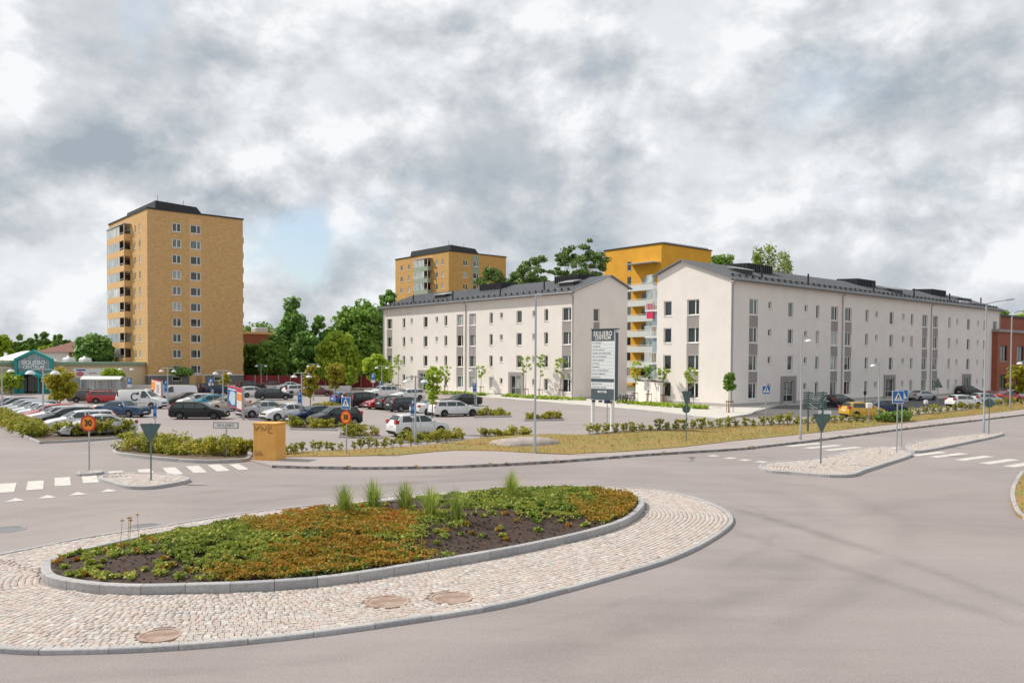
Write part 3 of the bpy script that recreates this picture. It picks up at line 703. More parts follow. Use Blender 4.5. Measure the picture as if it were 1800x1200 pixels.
def hedge(name, pix, width, height, label, leaf='leaf_hedge', dens=260, size=.085, jag=.14, group=None, cat='hedge', z=0.0, cr=.30, soil=True):
    P = resample(catmull([G(*p) for p in pix], False, 6), .25, False)
    o = thing(name, (P[:, 0].mean(), P[:, 1].mean(), z), label, cat, 0, group)
    c0 = np.array([P[:, 0].mean(), P[:, 1].mean(), 0])
    L = np.linalg.norm(np.diff(P, axis=0), axis=1).sum(); n = int(L * width * 13)
    T = np.gradient(P, axis=0); T /= np.linalg.norm(T, axis=1)[:, None]; Nn = np.c_[-T[:, 1], T[:, 0]]
    i = rng.integers(0, len(P), n); s = rng.uniform(-1, 1, n)
    cc = np.c_[P[i] + Nn[i] * (s * (width / 2 - cr * .5))[:, None] + rng.normal(0, .08, (n, 2)), np.zeros(n)]
    hh = height * (1 + jag * np.sin(P[i, 0] * 2.3 + P[i, 1] * 1.7) + rng.normal(0, jag * .6, n))
    cc[:, 2] = rng.uniform(.25, 1, n) * np.maximum(.15, hh - cr * .5)
    p, d = clump_pts(cc - c0, cr * rng.uniform(.6, 1.2, n), int(dens / 9 * 1.5), .8, .35)
    p[:, 2] = np.maximum(p[:, 2], .03)
    v, f = leaves(p, size, .45, d)
    obj('foliage', npmesh('foliage', v, f), M[leaf], o)
    m = MB()
    for k in rng.choice(n, min(n, 60), replace=False):
        c = cc[k] - c0; m.tube([(c[0] * 1, c[1], 0), (c[0], c[1], max(.2, c[2]))], [.012, .006], 4)
    obj('stems', m, M['bark'], o)['kind'] = 'stuff'
    return o

def shrub_template(name, H, r, leaf, n, size, seed):
    me_v, me_f = [], []
    cc = np.c_[rng.normal(0, r * .55, (n, 2)), rng.uniform(.25, 1, n) * H]
    p, d = clump_pts(cc, r * .42 * rng.uniform(.6, 1.2, n), 14, .8, .3)
    v, f = leaves(p, size, .4, d); crown = npmesh('crown', v, f)
    m = MB()
    for c in cc[:7]: m.tube([(c[0] * .2, c[1] * .2, -.02), (c[0] * .6, c[1] * .6, c[2] * .5), tuple(c)], [.012, .009, .004], 4)
    return crown, m.mesh('stem')

# ---------------------------------------------------------------- flower bed on the roundabout
BED = offset(INN, .20)
gx = np.arange(BED[:, 0].min(), BED[:, 0].max(), .14); gy = np.arange(BED[:, 1].min(), BED[:, 1].max(), .14)
def bedz(p):
    d = np.clip(dpoly(p, INN[::2]) - .2, 0, 2.2) / 2.2
    return .20 + .30 * (d * d * (3 - 2 * d)) + .03 * np.sin(p[:, 0] * 2.1) * np.sin(p[:, 1] * 1.7) * d
XX, YY = np.meshgrid(gx, gy); PP = np.c_[XX.ravel(), YY.ravel()]
ins = inside(PP, offset(INN, .12))
zz = bedz(PP) + rng.normal(0, .012, len(PP))
ny, nx = XX.shape; I2 = ins.reshape(ny, nx)
q = I2[:-1, :-1] & I2[1:, :-1] & I2[:-1, 1:] & I2[1:, 1:]
ii, jj = np.nonzero(q); b0 = ii * nx + jj
me = npmesh('flowerbed', np.c_[PP, zz], np.c_[b0, b0 + 1, b0 + nx + 1, b0 + nx], True)
bed = obj('flowerbed', me, M['soil'], kind='structure')
# edging sheet below the soil grid so that no gap shows along the kerb
sheet('flowerbed_base', offset(INN, .10), .19, M['bark_bed'], parent=bed)
REDZ = [[(365, 1032), (395, 1002), (450, 985), (520, 962), (600, 945), (690, 962), (750, 988), (742, 1000), (600, 1016), (480, 1034)],
        [(440, 930), (540, 905), (640, 898), (700, 905), (735, 922), (690, 945), (600, 950), (530, 938)],
        [(1022, 912), (1035, 882), (1085, 860), (1128, 878), (1126, 902), (1085, 918)]]
GRNZ = [[(290, 985), (320, 955), (410, 928), (500, 915), (560, 930), (540, 960), (450, 990), (400, 1003)],
        [(540, 912), (620, 893), (730, 903), (765, 920), (745, 942), (700, 958), (640, 950)],
        [(800, 882), (880, 868), (1000, 864), (1065, 866), (1040, 898), (965, 914), (895, 903), (835, 892)],
        [(690, 985), (745, 985), (750, 1000), (690, 1010)]]
npt = 100000
bp = np.c_[rng.uniform(gx[0], gx[-1], npt), rng.uniform(gy[0], gy[-1], npt)]
bp = bp[inside(bp, offset(INN, .24))]
pz = bedz(bp)
pix = np.array([PIX((x, y, z)) for (x, y), z in zip(bp, pz)])
wob = 14 * np.c_[np.sin(bp[:, 0] * 3.1 + bp[:, 1] * 2), np.sin(bp[:, 1] * 2.7 - bp[:, 0])] + rng.normal(0, 8, (len(bp), 2)) * [1.7, .4]
pw = pix + wob * [1.6, .35]
isr = np.zeros(len(bp), bool); isg = np.zeros(len(bp), bool)
for z in REDZ: isr |= inside(pw, np.array(z, float))
for z in GRNZ: isg |= inside(pw, np.array(z, float))
isg &= ~isr
lump = .5 + .5 * np.sin(bp[:, 0] * 7 + 2 * np.sin(bp[:, 1] * 5)) * np.sin(bp[:, 1] * 6.3 + bp[:, 0])
def cover(sel, leaf, hgt, size, mult, name, label):
    b = np.repeat(bp[sel], mult, 0) + rng.normal(0, .035, (sel.sum() * mult, 2)); z0 = np.repeat(pz[sel], mult); l = np.repeat(lump[sel], mult)
    z = z0 + hgt * (.35 + .65 * l) * (1 - rng.random(len(b)) ** 2 * .75)
    v, f = leaves(np.c_[b, z], size, .7)
    obj(name, npmesh(name, v, f), M[leaf], None, label=label, cat='ground cover', kind='stuff')
mixr = rng.random(len(bp)); redp = .62 + .30 * np.sin(bp[:, 0] * 2.6 + 1.5 * np.sin(bp[:, 1] * 1.9)) * np.sin(bp[:, 1] * 3.1)
cover(isr & (mixr < redp), 'leaf_red', .21, .040, 5, 'red_ground_cover', 'dense red and orange low plants in the roundabout bed')
thin = lump > .32
cover((isg & thin) | (isr & (mixr >= redp)), 'leaf_cover', .14, .058, 3, 'green_ground_cover', 'bright green leafy low plants in the roundabout bed')
# scattered seedlings on the bare soil
rest = np.nonzero(~isr & ~isg)[0]
wgt = np.where(pix[rest, 0] < 420, 1.0, .22); ch = rng.choice(rest, 190, replace=False, p=wgt / wgt.sum())
cc = np.c_[bp[ch], pz[ch] + .05]
p, d = clump_pts(cc, rng.uniform(.06, .17, len(cc)), 46, .45, .2)
v, f = leaves(p, .058, .7); obj('seedlings', npmesh('seedlings', v, f), M['leaf_cover'], None, label='small green seedlings scattered on the dark bare soil', cat='seedlings', kind='stuff')
ch = rng.choice(rest, 60, replace=False, p=wgt / wgt.sum()); cc = np.c_[bp[ch], pz[ch] + .04]
p, d = clump_pts(cc, rng.uniform(.07, .15, len(cc)), 36, .5, .2)
v, f = leaves(p, .055, .7); obj('red_seedlings', npmesh('red_seedlings', v, f), M['leaf_red'], None, label='small red-tinted seedlings scattered on the bare soil', cat='seedlings', kind='stuff')
# soil crumbs
cr_ = rng.choice(len(bp), 5000, replace=False); v, f = leaves(np.c_[bp[cr_], pz[cr_] + .01], .045, .9)
obj('soil_crumbs', npmesh('soil_crumbs', v, f), M['soil'], bed)['kind'] = 'stuff'

def grass_tuft(p, H, label, nb=150, spread=.34):
    o = thing('ornamental_grass', p, label, 'grass tuft', 0, 'ornamental grasses in the roundabout bed')
    vs, fs = [], []
    for k in range(nb):
        a = rng.uniform(0, 6.283); r0 = abs(rng.normal(0, .07)); L = H * rng.uniform(.55, 1.1); out = abs(rng.normal(0, spread))
        bx, by = r0 * math.cos(a), r0 * math.sin(a); w = .014; wx, wy = -math.sin(a) * w, math.cos(a) * w; o0 = len(vs)
        for t in (0, .4, .75, 1):
            x = bx + math.cos(a) * out * L * t * t; y = by + math.sin(a) * out * L * t * t; z = L * (t - .28 * out * t * t); k2 = 1 - t * .9
            vs += [(x - wx * k2, y - wy * k2, z), (x + wx * k2, y + wy * k2, z)]
        fs += [(o0 + 2 * i, o0 + 2 * i + 1, o0 + 2 * i + 3, o0 + 2 * i + 2) for i in range(3)]
    me = bpy.data.meshes.new('blades'); me.from_pydata(vs, [], fs); me.update()
    obj('blades', me, M['blade'], o)
for i, (px, py, H, lab) in enumerate([(606, 914, .85, 'leftmost green grass tuft of the six in the roundabout bed'), (656, 903, .85, 'green grass tuft second from the left in the roundabout bed'),
        (712, 906, .85, 'green grass tuft third from the left in the roundabout bed'), (756, 916, .85, 'wide green grass tuft fourth from the left, beside bare soil'),
        (803, 920, .85, 'thin green grass tuft standing at the edge of bare soil'), (899, 882, .85, 'lone green grass tuft on the far right of the bed')]):
    b = G(px, py, .42); grass_tuft((b.x, b.y, float(bedz(np.array([[b.x, b.y]]))[0]) - .03), H, lab, 140 if i == 4 else 240, .26 if i == 4 else .36)
b = G(228, 968, .3); st = thing('dead_flower_stalks', (b.x, b.y, float(bedz(np.array([[b.x, b.y]]))[0]) - .03), 'thin dried flower stalks with orange heads at the left end of the bed', 'flower stalks')
for k in range(5):
    a = rng.uniform(-.06, .06, 2); H = rng.uniform(.45, .75); x, y = rng.normal(0, .12, 2)
    s_ = obj('stalk', MB().tube([(x, y, 0), (x + a[0], y + a[1], H)], [.006, .004], 5), M['leaf_dry'], st)
    obj('flower_head', MB().lathe([(.001, H - .02), (.035, H - .01), (.04, H + .01), (.001, H + .025)], (x + a[0], y + a[1], 0), 8), M['leaf_dry'], s_)

# verge: blades of dry and green grass
def blades(poly, n, h, m, name, label, z=.13, mask=None):
    lo, hi = poly.min(0), poly.max(0); p = np.c_[rng.uniform(lo[0], hi[0], n), rng.uniform(lo[1], hi[1], n)]; p = p[inside(p, poly)]
    if mask is not None: p = p[mask(p)]
    k = len(p); a = rng.uniform(0, 6.283, k); L = h * rng.uniform(.4, 1.3, k); w = .016 + .01 * rng.random(k)
    lean = rng.normal(0, .5, (k, 2)) * L[:, None]
    v = np.zeros((k, 3, 3)); dx = np.c_[np.cos(a) * w, np.sin(a) * w]
    v[:, 0, :2] = p - dx; v[:, 1, :2] = p + dx; v[:, 2, :2] = p + lean; v[:, :2, 2] = z; v[:, 2, 2] = z + L
    return obj(name, npmesh(name, v.reshape(-1, 3), np.arange(k * 3).reshape(-1, 3)), M[m], None, label=label, cat='grass', kind='stuff')
nv = lambda p: np.sin(p[:, 0] * .55 + 1.2 * np.sin(p[:, 1] * .35)) + .6 * np.sin(p[:, 1] * .9 - p[:, 0] * .3)
def pixmask(zones):
    def f(p):
        q = np.array([PIX((x, y, .13)) for x, y in p]); r = np.zeros(len(p), bool)
        for z in zones: r |= inside(q + rng.normal(0, 1.2, q.shape) * [6, .7], np.array(z, float))
        return r
    return f
GREENV = [[(1030, 768), (1120, 764), (1240, 760), (1320, 765), (1300, 775), (1200, 774), (1100, 775), (1040, 772)], [(1400, 752), (1520, 745), (1530, 752), (1450, 762)], [(970, 772), (1020, 774), (1010, 784), (975, 782)],
          [(1560, 742), (1700, 727), (1850, 712), (1850, 716), (1700, 731), (1600, 742)]]
gm_ = pixmask(GREENV)
blades(VERGE, 130000, .10, 'leaf_dry', 'dry_grass', 'short dry brown grass on the roadside verge', mask=lambda p: (rng.random(len(p)) < .35) | (np.sin(p[:, 0] * 1.7 + 2 * np.sin(p[:, 1] * 1.1)) * np.sin(p[:, 1] * 1.9) > .1))
blades(VERGE, 90000, .11, 'blade', 'green_grass', 'green grass growing on the verge below the young shrubs', mask=lambda p: gm_(p) | ((nv(p) > .45) & (rng.random(len(p)) < .6)))
# weeds in the kerb joints
kl_ = offset(resample(KL, .35, False), .02, False); wp = np.vstack([kl_[rng.random(len(kl_)) < .10], Gp([(940, 799), (1407, 774), (1345, 766), (1206, 779), (609, 801), (1648, 725)])])
kz = np.r_[np.full(len(wp), .04)]; wpp = np.repeat(wp, 26, 0) + rng.normal(0, .05, (len(wp) * 26, 2)); v, f = leaves(np.c_[wpp, np.repeat(kz, 26) + rng.uniform(.02, .12, len(wpp))], .045, .5)
obj('weeds', npmesh('weeds', v, f), M['leaf_dry'], None, label='small dry weeds growing in the kerb joints', cat='weeds', kind='stuff')
blades(lp, 4000, .06, 'leaf_dry', 'dry_lawn_grass', 'short dry grass on the lawn corner at the right edge', z=.10)
# ---------------------------------------------------------------- buildings
def brickmat(name, c1, c2, mortar, sx=1.0, scale=1.0):
    m = bpy.data.materials.new(name); m.use_nodes = True; t = m.node_tree; b = t.nodes['Principled BSDF']; b.inputs['Roughness'].default_value = .85
    tcn = t.nodes.new('ShaderNodeTexCoord'); sp = t.nodes.new('ShaderNodeSeparateXYZ'); t.links.new(tcn.outputs['Object'], sp.inputs[0])
    ad = t.nodes.new('ShaderNodeMath'); ad.operation = 'ADD'; t.links.new(sp.outputs[0], ad.inputs[0]); t.links.new(sp.outputs[1], ad.inputs[1])
    cb = t.nodes.new('ShaderNodeCombineXYZ'); t.links.new(ad.outputs[0], cb.inputs[0]); t.links.new(sp.outputs[2], cb.inputs[1])
    br_ = t.nodes.new('ShaderNodeTexBrick'); t.links.new(cb.outputs[0], br_.inputs['Vector'])
    br_.inputs['Color1'].default_value = (*c1, 1); br_.inputs['Color2'].default_value = (*c2, 1); br_.inputs['Mortar'].default_value = (*mortar, 1)
    br_.inputs['Scale'].default_value = scale; br_.inputs['Brick Width'].default_value = .5; br_.inputs['Row Height'].default_value = .16; br_.inputs['Mortar Size'].default_value = .018
    nz = t.nodes.new('ShaderNodeTexNoise'); mp = t.nodes.new('ShaderNodeMapping'); t.links.new(cb.outputs[0], mp.inputs[0]); mp.inputs['Scale'].default_value = (1, 4.5, 1)
    t.links.new(mp.outputs[0], nz.inputs['Vector']); nz.inputs['Scale'].default_value = 2.2; nz.inputs['Detail'].default_value = 10; nz.inputs['Roughness'].default_value = .72
    mr = t.nodes.new('ShaderNodeMapRange'); t.links.new(nz.outputs['Fac'], mr.inputs[0]); mr.inputs[1].default_value = .3; mr.inputs[2].default_value = .7; mr.inputs[3].default_value = .74; mr.inputs[4].default_value = 1.22
    mu = t.nodes.new('ShaderNodeVectorMath'); mu.operation = 'SCALE'; t.links.new(br_.outputs[0], mu.inputs[0]); t.links.new(mr.outputs[0], mu.inputs['Scale'])
    t.links.new(mu.outputs[0], b.inputs['Base Color']); return m
def glassmat(name, cols, rough=.04):
    m = bpy.data.materials.new(name); m.use_nodes = True; t = m.node_tree; b = t.nodes['Principled BSDF']
    oi = t.nodes.new('ShaderNodeObjectInfo'); r = t.nodes.new('ShaderNodeValToRGB'); t.links.new(oi.outputs['Random'], r.inputs[0]); r.color_ramp.interpolation = 'CONSTANT'
    set_ramp(r.color_ramp.elements, cols, 0, 1 - 1 / len(cols))
    tcn = t.nodes.new('ShaderNodeTexCoord'); mp = t.nodes.new('ShaderNodeMapping'); t.links.new(tcn.outputs['Object'], mp.inputs[0]); mp.inputs['Scale'].default_value = (9, 1, .6)
    ad = t.nodes.new('ShaderNodeVectorMath'); ad.operation = 'ADD'; t.links.new(mp.outputs[0], ad.inputs[0]); t.links.new(oi.outputs['Location'], ad.inputs[1])
    nz = t.nodes.new('ShaderNodeTexNoise'); t.links.new(ad.outputs[0], nz.inputs['Vector']); nz.inputs['Scale'].default_value = 1.1
    mr = t.nodes.new('ShaderNodeMapRange'); t.links.new(nz.outputs['Fac'], mr.inputs[0]); mr.inputs[1].default_value = .3; mr.inputs[2].default_value = .7; mr.inputs[3].default_value = .55; mr.inputs[4].default_value = 1.5
    mu = t.nodes.new('ShaderNodeVectorMath'); mu.operation = 'SCALE'; t.links.new(r.outputs[0], mu.inputs[0]); t.links.new(mr.outputs[0], mu.inputs['Scale'])
    t.links.new(mu.outputs[0], b.inputs['Base Color']); b.inputs['Roughness'].default_value = rough; b.inputs['IOR'].default_value = 1.75; return m
M['stucco'] = mat('pale_stucco', (.75, .70, .66), .9, .05, .5, .15, 12, col2=(.78, .735, .70))
M['stucco_grey'] = mat('grey_render', (.30, .275, .27), .9, .05, 1.0)
M['plinth'] = mat('plinth_concrete', (.40, .385, .37), .9, .08, 1.0, .2, 20)
M['roofmetal'] = mat('roof_metal', (.19, .197, .213), .40, .10, .6, metal=.35)
M['black_metal'] = mat('black_metal', (.022, .023, .026), .5, .15, 3, metal=.2)
M['white'] = mat('white_paint', (.78, .78, .76), .5)
M['zinc'] = mat('zinc', (.48, .49, .50), .4, .06, 2, metal=.5)
M['pipe'] = mat('grey_pipe', (.40, .39, .40), .45, metal=.3)
M['glass'] = glassmat('window_glass', [(.012, .018, .018), (.022, .032, .032), (.05, .07, .068), (.012, .015, .017), (.02, .03, .03), (.10, .13, .125), (.03, .028, .025), (.30, .33, .32), (.015, .02, .02)])
M['glass_pale'] = glassmat('curtained_glass', [(.30, .33, .36), (.12, .15, .19), (.42, .44, .46), (.05, .07, .09), (.22, .26, .30), (.09, .11, .14)])
M['brick'] = brickmat('golden_brick', (.55, .325, .125), (.67, .41, .165), (.55, .375, .19))
M['brick2'] = brickmat('ochre_brick', (.54, .30, .09), (.64, .37, .12), (.50, .32, .13))
M['redbrick'] = brickmat('red_brick', (.26, .065, .032), (.33, .09, .042), (.28, .12, .075))
M['tan_panel'] = mat('tan_panel', (.66, .41, .185), .8, .05, .5)
M['yellow'] = mat('yellow_stucco', (.72, .36, .035), .9, .10, .5, .1, 10)
M['dkgrey'] = mat('dark_grey_boards', (.19, .185, .18), .8, .15, 1.5, stretch=(6, 6, .3))
M['green_panel'] = mat('green_panel', (.30, .36, .28), .7, .06, 1)
M['balc_white'] = mat('balcony_white', (.66, .68, .68), .5, .03, 1)
M['balc_glass'] = glassmat('balcony_glass', [(.32, .37, .38), (.42, .46, .46), (.24, .30, .32), (.50, .52, .51)], .06)
M['teal'] = mat('teal_paint', (.015, .30, .29), .45, .06, 1)
M['cream'] = mat('cream_render', (.66, .52, .33), .9, .05, .6)
M['letter_white'] = mat('white_letters', (.82, .82, .80), .5)
M['dark_in'] = mat('dark_interior', (.03, .028, .026), .9)

def wall_grid(m, T, W_, H_, ops, dep, z0=0.0):
    xs = sorted({0.0, W_} | {o[0] for o in ops} | {o[1] for o in ops}); zs = sorted({z0, H_} | {o[2] for o in ops} | {o[3] for o in ops})
    for i in range(len(xs) - 1):
        zrun = None
        for j in range(len(zs) - 1):
            cx, cz = (xs[i] + xs[i + 1]) / 2, (zs[j] + zs[j + 1]) / 2
            hit = any(o[0] < cx < o[1] and o[2] < cz < o[3] for o in ops)
            if not hit and zrun is None: zrun = zs[j]
            if (hit or j == len(zs) - 2) and zrun is not None:
                top = zs[j] if hit else zs[j + 1]
                m.quad(T(xs[i], 0, zrun), T(xs[i + 1], 0, zrun), T(xs[i + 1], 0, top), T(xs[i], 0, top)); zrun = None
    for a, b, c, d in ops:
        m.quad(T(a, 0, c), T(a, 0, d), T(a, dep, d), T(a, dep, c)); m.quad(T(b, 0, d), T(b, 0, c), T(b, dep, c), T(b, dep, d))
        m.quad(T(a, 0, d), T(b, 0, d), T(b, dep, d), T(a, dep, d)); m.quad(T(b, 0, c), T(a, 0, c), T(a, dep, c), T(b, dep, c))
_win = {}
def window(parent, loc, rz, w, h, dep=.12, mull=(), fm='white', gm='glass', sill='white', fw=.085, trans=()):
    key = (w, h, dep, tuple(mull), tuple(trans), fw, sill)
    if key not in _win:
        f = MB(); y0, y1 = dep - .05, dep + .01
        f.box(-w / 2, -w / 2 + fw, y0, y1, 0, h); f.box(w / 2 - fw, w / 2, y0, y1, 0, h)
        f.box(-w / 2 + fw, w / 2 - fw, y0, y1, 0, fw); f.box(-w / 2 + fw, w / 2 - fw, y0, y1, h - fw, h)
        for t in mull: f.box(-w / 2 + t * w - fw * .6, -w / 2 + t * w + fw * .6, y0 + .004, y1, fw, h - fw)
        for t in trans: f.box(-w / 2 + fw, w / 2 - fw, y0 + .006, y1, h * t - fw * .5, h * t + fw * .5)
        p = MB().quad((-w / 2 + fw * .5, dep - .02, fw * .5), (w / 2 - fw * .5, dep - .02, fw * .5), (w / 2 - fw * .5, dep - .02, h - fw * .5), (-w / 2 + fw * .5, dep - .02, h - fw * .5))
        s = MB().add([(-w / 2 - .04, -.06, -.07), (w / 2 + .04, -.06, -.07), (w / 2 + .04, -.06, -.03), (-w / 2 - .04, -.06, -.03), (-w / 2 - .04, .02 if False else -.003, -.07), (w / 2 + .04, -.003, -.07), (w / 2 + .04, -.003, -.015), (-w / 2 - .04, -.003, -.015)],
                     [(0, 1, 2, 3), (3, 2, 6, 7), (0, 4, 5, 1), (0, 3, 7, 4), (1, 5, 6, 2)])
        _win[key] = (f.mesh('window'), p.mesh('pane'), s.mesh('sill'))
    f, p, s = _win[key]
    o = obj('window', f, M[fm], parent, loc, rz); obj('pane', p, M[gm], o)
    if sill: obj('sill', s, M[sill], o)
    return o
PI = math.pi
WT = {'w': (1.50, 1.58, .80, (.64,)), 't': (1.02, 1.55, .82, ()), 'n': (.70, 1.45, .90, ()), 's': (.60, .74, 1.52, ())}

def slab_house(name, loc, rz, L, cols, spouts, doors, gable_end, gable_cols, label, hatch, flats, pipes):
    D, HE, HB, HR, YR = 9.2, 12.6, 13.55, 14.75, 6.0
    o = thing(name, loc, label, 'apartment building', rz)
    dep = .20
    ops, wins, pans = [], [], []
    for x, k in cols:
        w, h, s, mu = WT[k]
        for r in range(4):
            if r == 0 and any(abs(x - d) < .9 for d in doors): continue
            z = s + 2.8 * r; ops.append((x - w / 2, x + w / 2, z, z + h)); wins.append((x, z, w, h, mu))
            if k == 'w' and r < 3: pans.append((x, w, z + h + .03, s + 2.8 * (r + 1) - .10))
    for d in doors: ops.append((d - 1.0, d + 1.0, .12, 2.62))
    m = MB(); T = lambda x, y, z: (x, y, z)
    wall_grid(m, T, L, HE, ops, dep)
    # gables
    def gable(x, n, gops):
        Tg = (lambda a, d, z: (x + d * n, D - a, z)) if n > 0 else (lambda a, d, z: (x + d * n, a, z))
        wall_grid(m, Tg, D, HE, gops, dep)
        P = [(x, 0, HE), (x, D, HE), (x, D, HB - .02), (x, YR, HR - .02)]
        m.quad(*(P if n < 0 else P[::-1]))
    gops = []
    for y, k in gable_cols:
        w, h, s, mu = WT[k]
        for r in range(4): gops.append((y - w / 2, y + w / 2, s + 2.8 * r, s + 2.8 * r + h))
    gx_ = 0.0 if gable_end == 0 else L
    # gable coordinate a: at x=0 wall seen from outside runs from the back to the front
    if gable_end == 0:
        gable(0.0, 1, [(D - b, D - a, c, d) for a, b, c, d in gops]); gable(L, -1, [])
    else:
        gable(L, -1, gops); gable(0.0, 1, [])
    m.quad((L, D, 0), (0, D, 0), (0, D, HB), (L, D, HB))
    obj('wall', m, M['stucco'], o)
    for x, z, w, h, mu in wins: window(o, (x, 0, z), 0, w, h, dep, mu)
    for y, k in gable_cols:
        w, h, s, mu = WT[k]
        for r in range(4):
            if gable_end == 0: window(o, (0, y, s + 2.8 * r), -PI / 2, w, h, dep, mu)
            else: window(o, (L, y, s + 2.8 * r), PI / 2, w, h, dep, mu)
            if k == 'w' and r < 3 or (gable_end and r < 3):
                q = MB(); z0, z1 = s + 2.8 * r + h + .03, s + 2.8 * (r + 1) - .10
                if gable_end == 0: q.box(-.012, .02, y - w / 2, y + w / 2, z0, z1)
                else: q.box(L - .02, L + .012, y - w / 2, y + w / 2, z0, z1)
                obj('spandrel_panel', q, M['stucco_grey'], o)
    for x, w, z0, z1 in pans: obj('spandrel_panel', MB().box(x - w / 2, x + w / 2, -.012, .02, z0, z1), M['stucco_grey'], o)
    obj('plinth', MB().box(-.02, L + .02, -.02, D, -.3, .42 if gable_end == 0 else .25), M['plinth'], o)
    # roof: two slopes with ribs
    oh = .55; t = .12
    rf = MB(); e0 = HE - (oh * (HR - HE) / YR); e1 = HB - oh * (HR - HB) / (D - YR)
    x0, x1 = -.35, L + .35
    A0 = (-oh, e0 + .02); A1 = (YR, HR + .02); A2 = (D + oh, e1 + .02)
    for (ya, za), (yb, zb) in ((A0, A1), (A1, A2)):
        rf.quad((x0, ya, za + t), (x1, ya, za + t), (x1, yb, zb + t), (x0, yb, zb + t)); rf.quad((x0, ya, za), (x0, yb, zb), (x1, yb, zb), (x1, ya, za))
        for xx, s_ in ((x0, 1), (x1, -1)):
            P = [(xx, ya, za), (xx, ya, za + t), (xx, yb, zb + t), (xx, yb, zb)]; rf.quad(*(P if s_ < 0 else P[::-1]))
    rf.quad((x0, -oh, A0[1]), (x1, -oh, A0[1]), (x1, -oh, A0[1] + t), (x0, -oh, A0[1] + t))
    roof = obj('roof', rf, M['roofmetal'], o)
    sm = MB(); x = x0 + .1
    while x < x1:
        for (ya, za), (yb, zb) in ((A0, A1), (A1, A2)):
            sm.add([(x - .02, ya, za + t), (x + .02, ya, za + t), (x + .02, ya, za + t + .05), (x - .02, ya, za + t + .05), (x - .02, yb, zb + t), (x + .02, yb, zb + t), (x + .02, yb, zb + t + .05), (x - .02, yb, zb + t + .05)],
                   [(0, 1, 2, 3), (3, 2, 6, 7), (0, 3, 7, 4), (1, 5, 6, 2)])
        x += .6
    q = obj('roof_seams', sm, M['roofmetal'], roof); q['kind'] = 'stuff'
    sg = MB(); x = .5
    sl_ = (HR - HE) / (YR)
    while x < L - .2:
        zz_ = e0 + t + .75 * sl_; sg.box(x - .06, x + .06, .15, .32, zz_ + .0, zz_ + .32); sg.box(x + .13, x + .30, .16, .22, zz_, zz_ + .10); x += 1.15
    q = obj('snow_guards', sg, M['black_metal'], roof); q['kind'] = 'stuff'
    obj('snow_rail', MB().tube([(.2, .2, e0 + t + .75 * sl_ + .22), (L - .2, .2, e0 + t + .75 * sl_ + .22)], .035, 6), M['black_metal'], roof)
    obj('gutter', MB().tube([(x0, -oh - .07, e0 + .02), (x1, -oh - .07, e0 + .02)], .08, 8), M['roofmetal'], o)
    obj('fascia', MB().box(x0 + .02, x1 - .02, -oh + .03, -oh + .09, e0 - .16, e0 + .01), M['stucco_grey'], o)
    obj('soffit', MB().box(x0 + .03, x1 - .03, -oh + .09, -.003, e0 - .14, e0 - .10), M['stucco'], o)
    for s_ in spouts:
        obj('downpipe', MB().tube([(s_, -oh - .05, e0), (s_, -oh * .5, e0 - .25), (s_, -.09, e0 - .55), (s_, -.09, .15)], .06, 8), M['pipe'], o, smooth=50)
    for d in doors:
        sr = MB(); sr.box(d - 1.45, d - 1.003, -.10, -.003, .0, 3.05); sr.box(d + 1.003, d + 1.45, -.10, -.003, 0, 3.05); sr.box(d - 1.003, d + 1.003, -.10, -.003, 2.63, 3.05)
        obj('door_surround', sr, M['stucco_grey'], o)
        dm = MB(); y0, y1 = .06, .12
        for a, b, c, e in ((-.98, -.90, .12, 2.6), (.90, .98, .12, 2.6), (-.9, .9, 2.5, 2.6), (-.9, .9, .12, .24), (-.24, -.14, .24, 2.5), (-.9, -.24, 1.02, 1.10), (-.14, .9, 1.02, 1.10)): dm.box(d + a, d + b, y0, y1, c, e)
        dr = obj('door', dm, M['zinc'], o)
        for a, b, c, e in ((-.92, -.22, .22, 1.04), (-.92, -.22, 1.08, 2.52), (-.16, .92, .22, 1.04), (-.16, .92, 1.08, 2.52)):
            obj('pane', MB().quad((d + a, .10, c), (d + b, .10, c), (d + b, .10, e), (d + a, .10, e)), M['glass'], dr)
        obj('door_handle', MB().box(d + .72, d + .76, .0, .055, .9, 1.4), M['zinc'], dr)
        obj('door_lamp', MB().lathe([(.001, 0), (.10, .02), (.12, .10), (.001, .14)], (d, .0, 2.45), 10), M['white'], o)
        obj('step', MB().box(d - 1.2, d + 1.2, -.9, -.11, -.2, .12), M['concrete'], o)
    for (x, ln) in hatch:         # black louvred ventilation housing astride the ridge
        q = MB(); q.add([(x, 4.3, 13.8), (x + ln, 4.3, 13.8), (x + ln, 7.2, 14.2), (x, 7.2, 14.2), (x, 4.3, HR + .42), (x + ln, 4.3, HR + .42), (x + ln, 7.2, HR + .55), (x, 7.2, HR + .55)],
              [(0, 1, 5, 4), (1, 2, 6, 5), (2, 3, 7, 6), (3, 0, 4, 7), (4, 5, 6, 7)])
        for k in range(12): q.box(x + .1 + k * (ln - .3) / 11, x + .22 + k * (ln - .3) / 11, 4.24, 4.3, 14.0, HR + .38)
        for k in range(7): q.box(x - .05, x, 4.45 + k * .4, 4.57 + k * .4, 14.5, HR + .40); q.box(x + ln, x + ln + .05, 4.45 + k * .4, 4.57 + k * .4, 14.5, HR + .40)
        obj('vent_housing', q, M['black_metal'], roof)
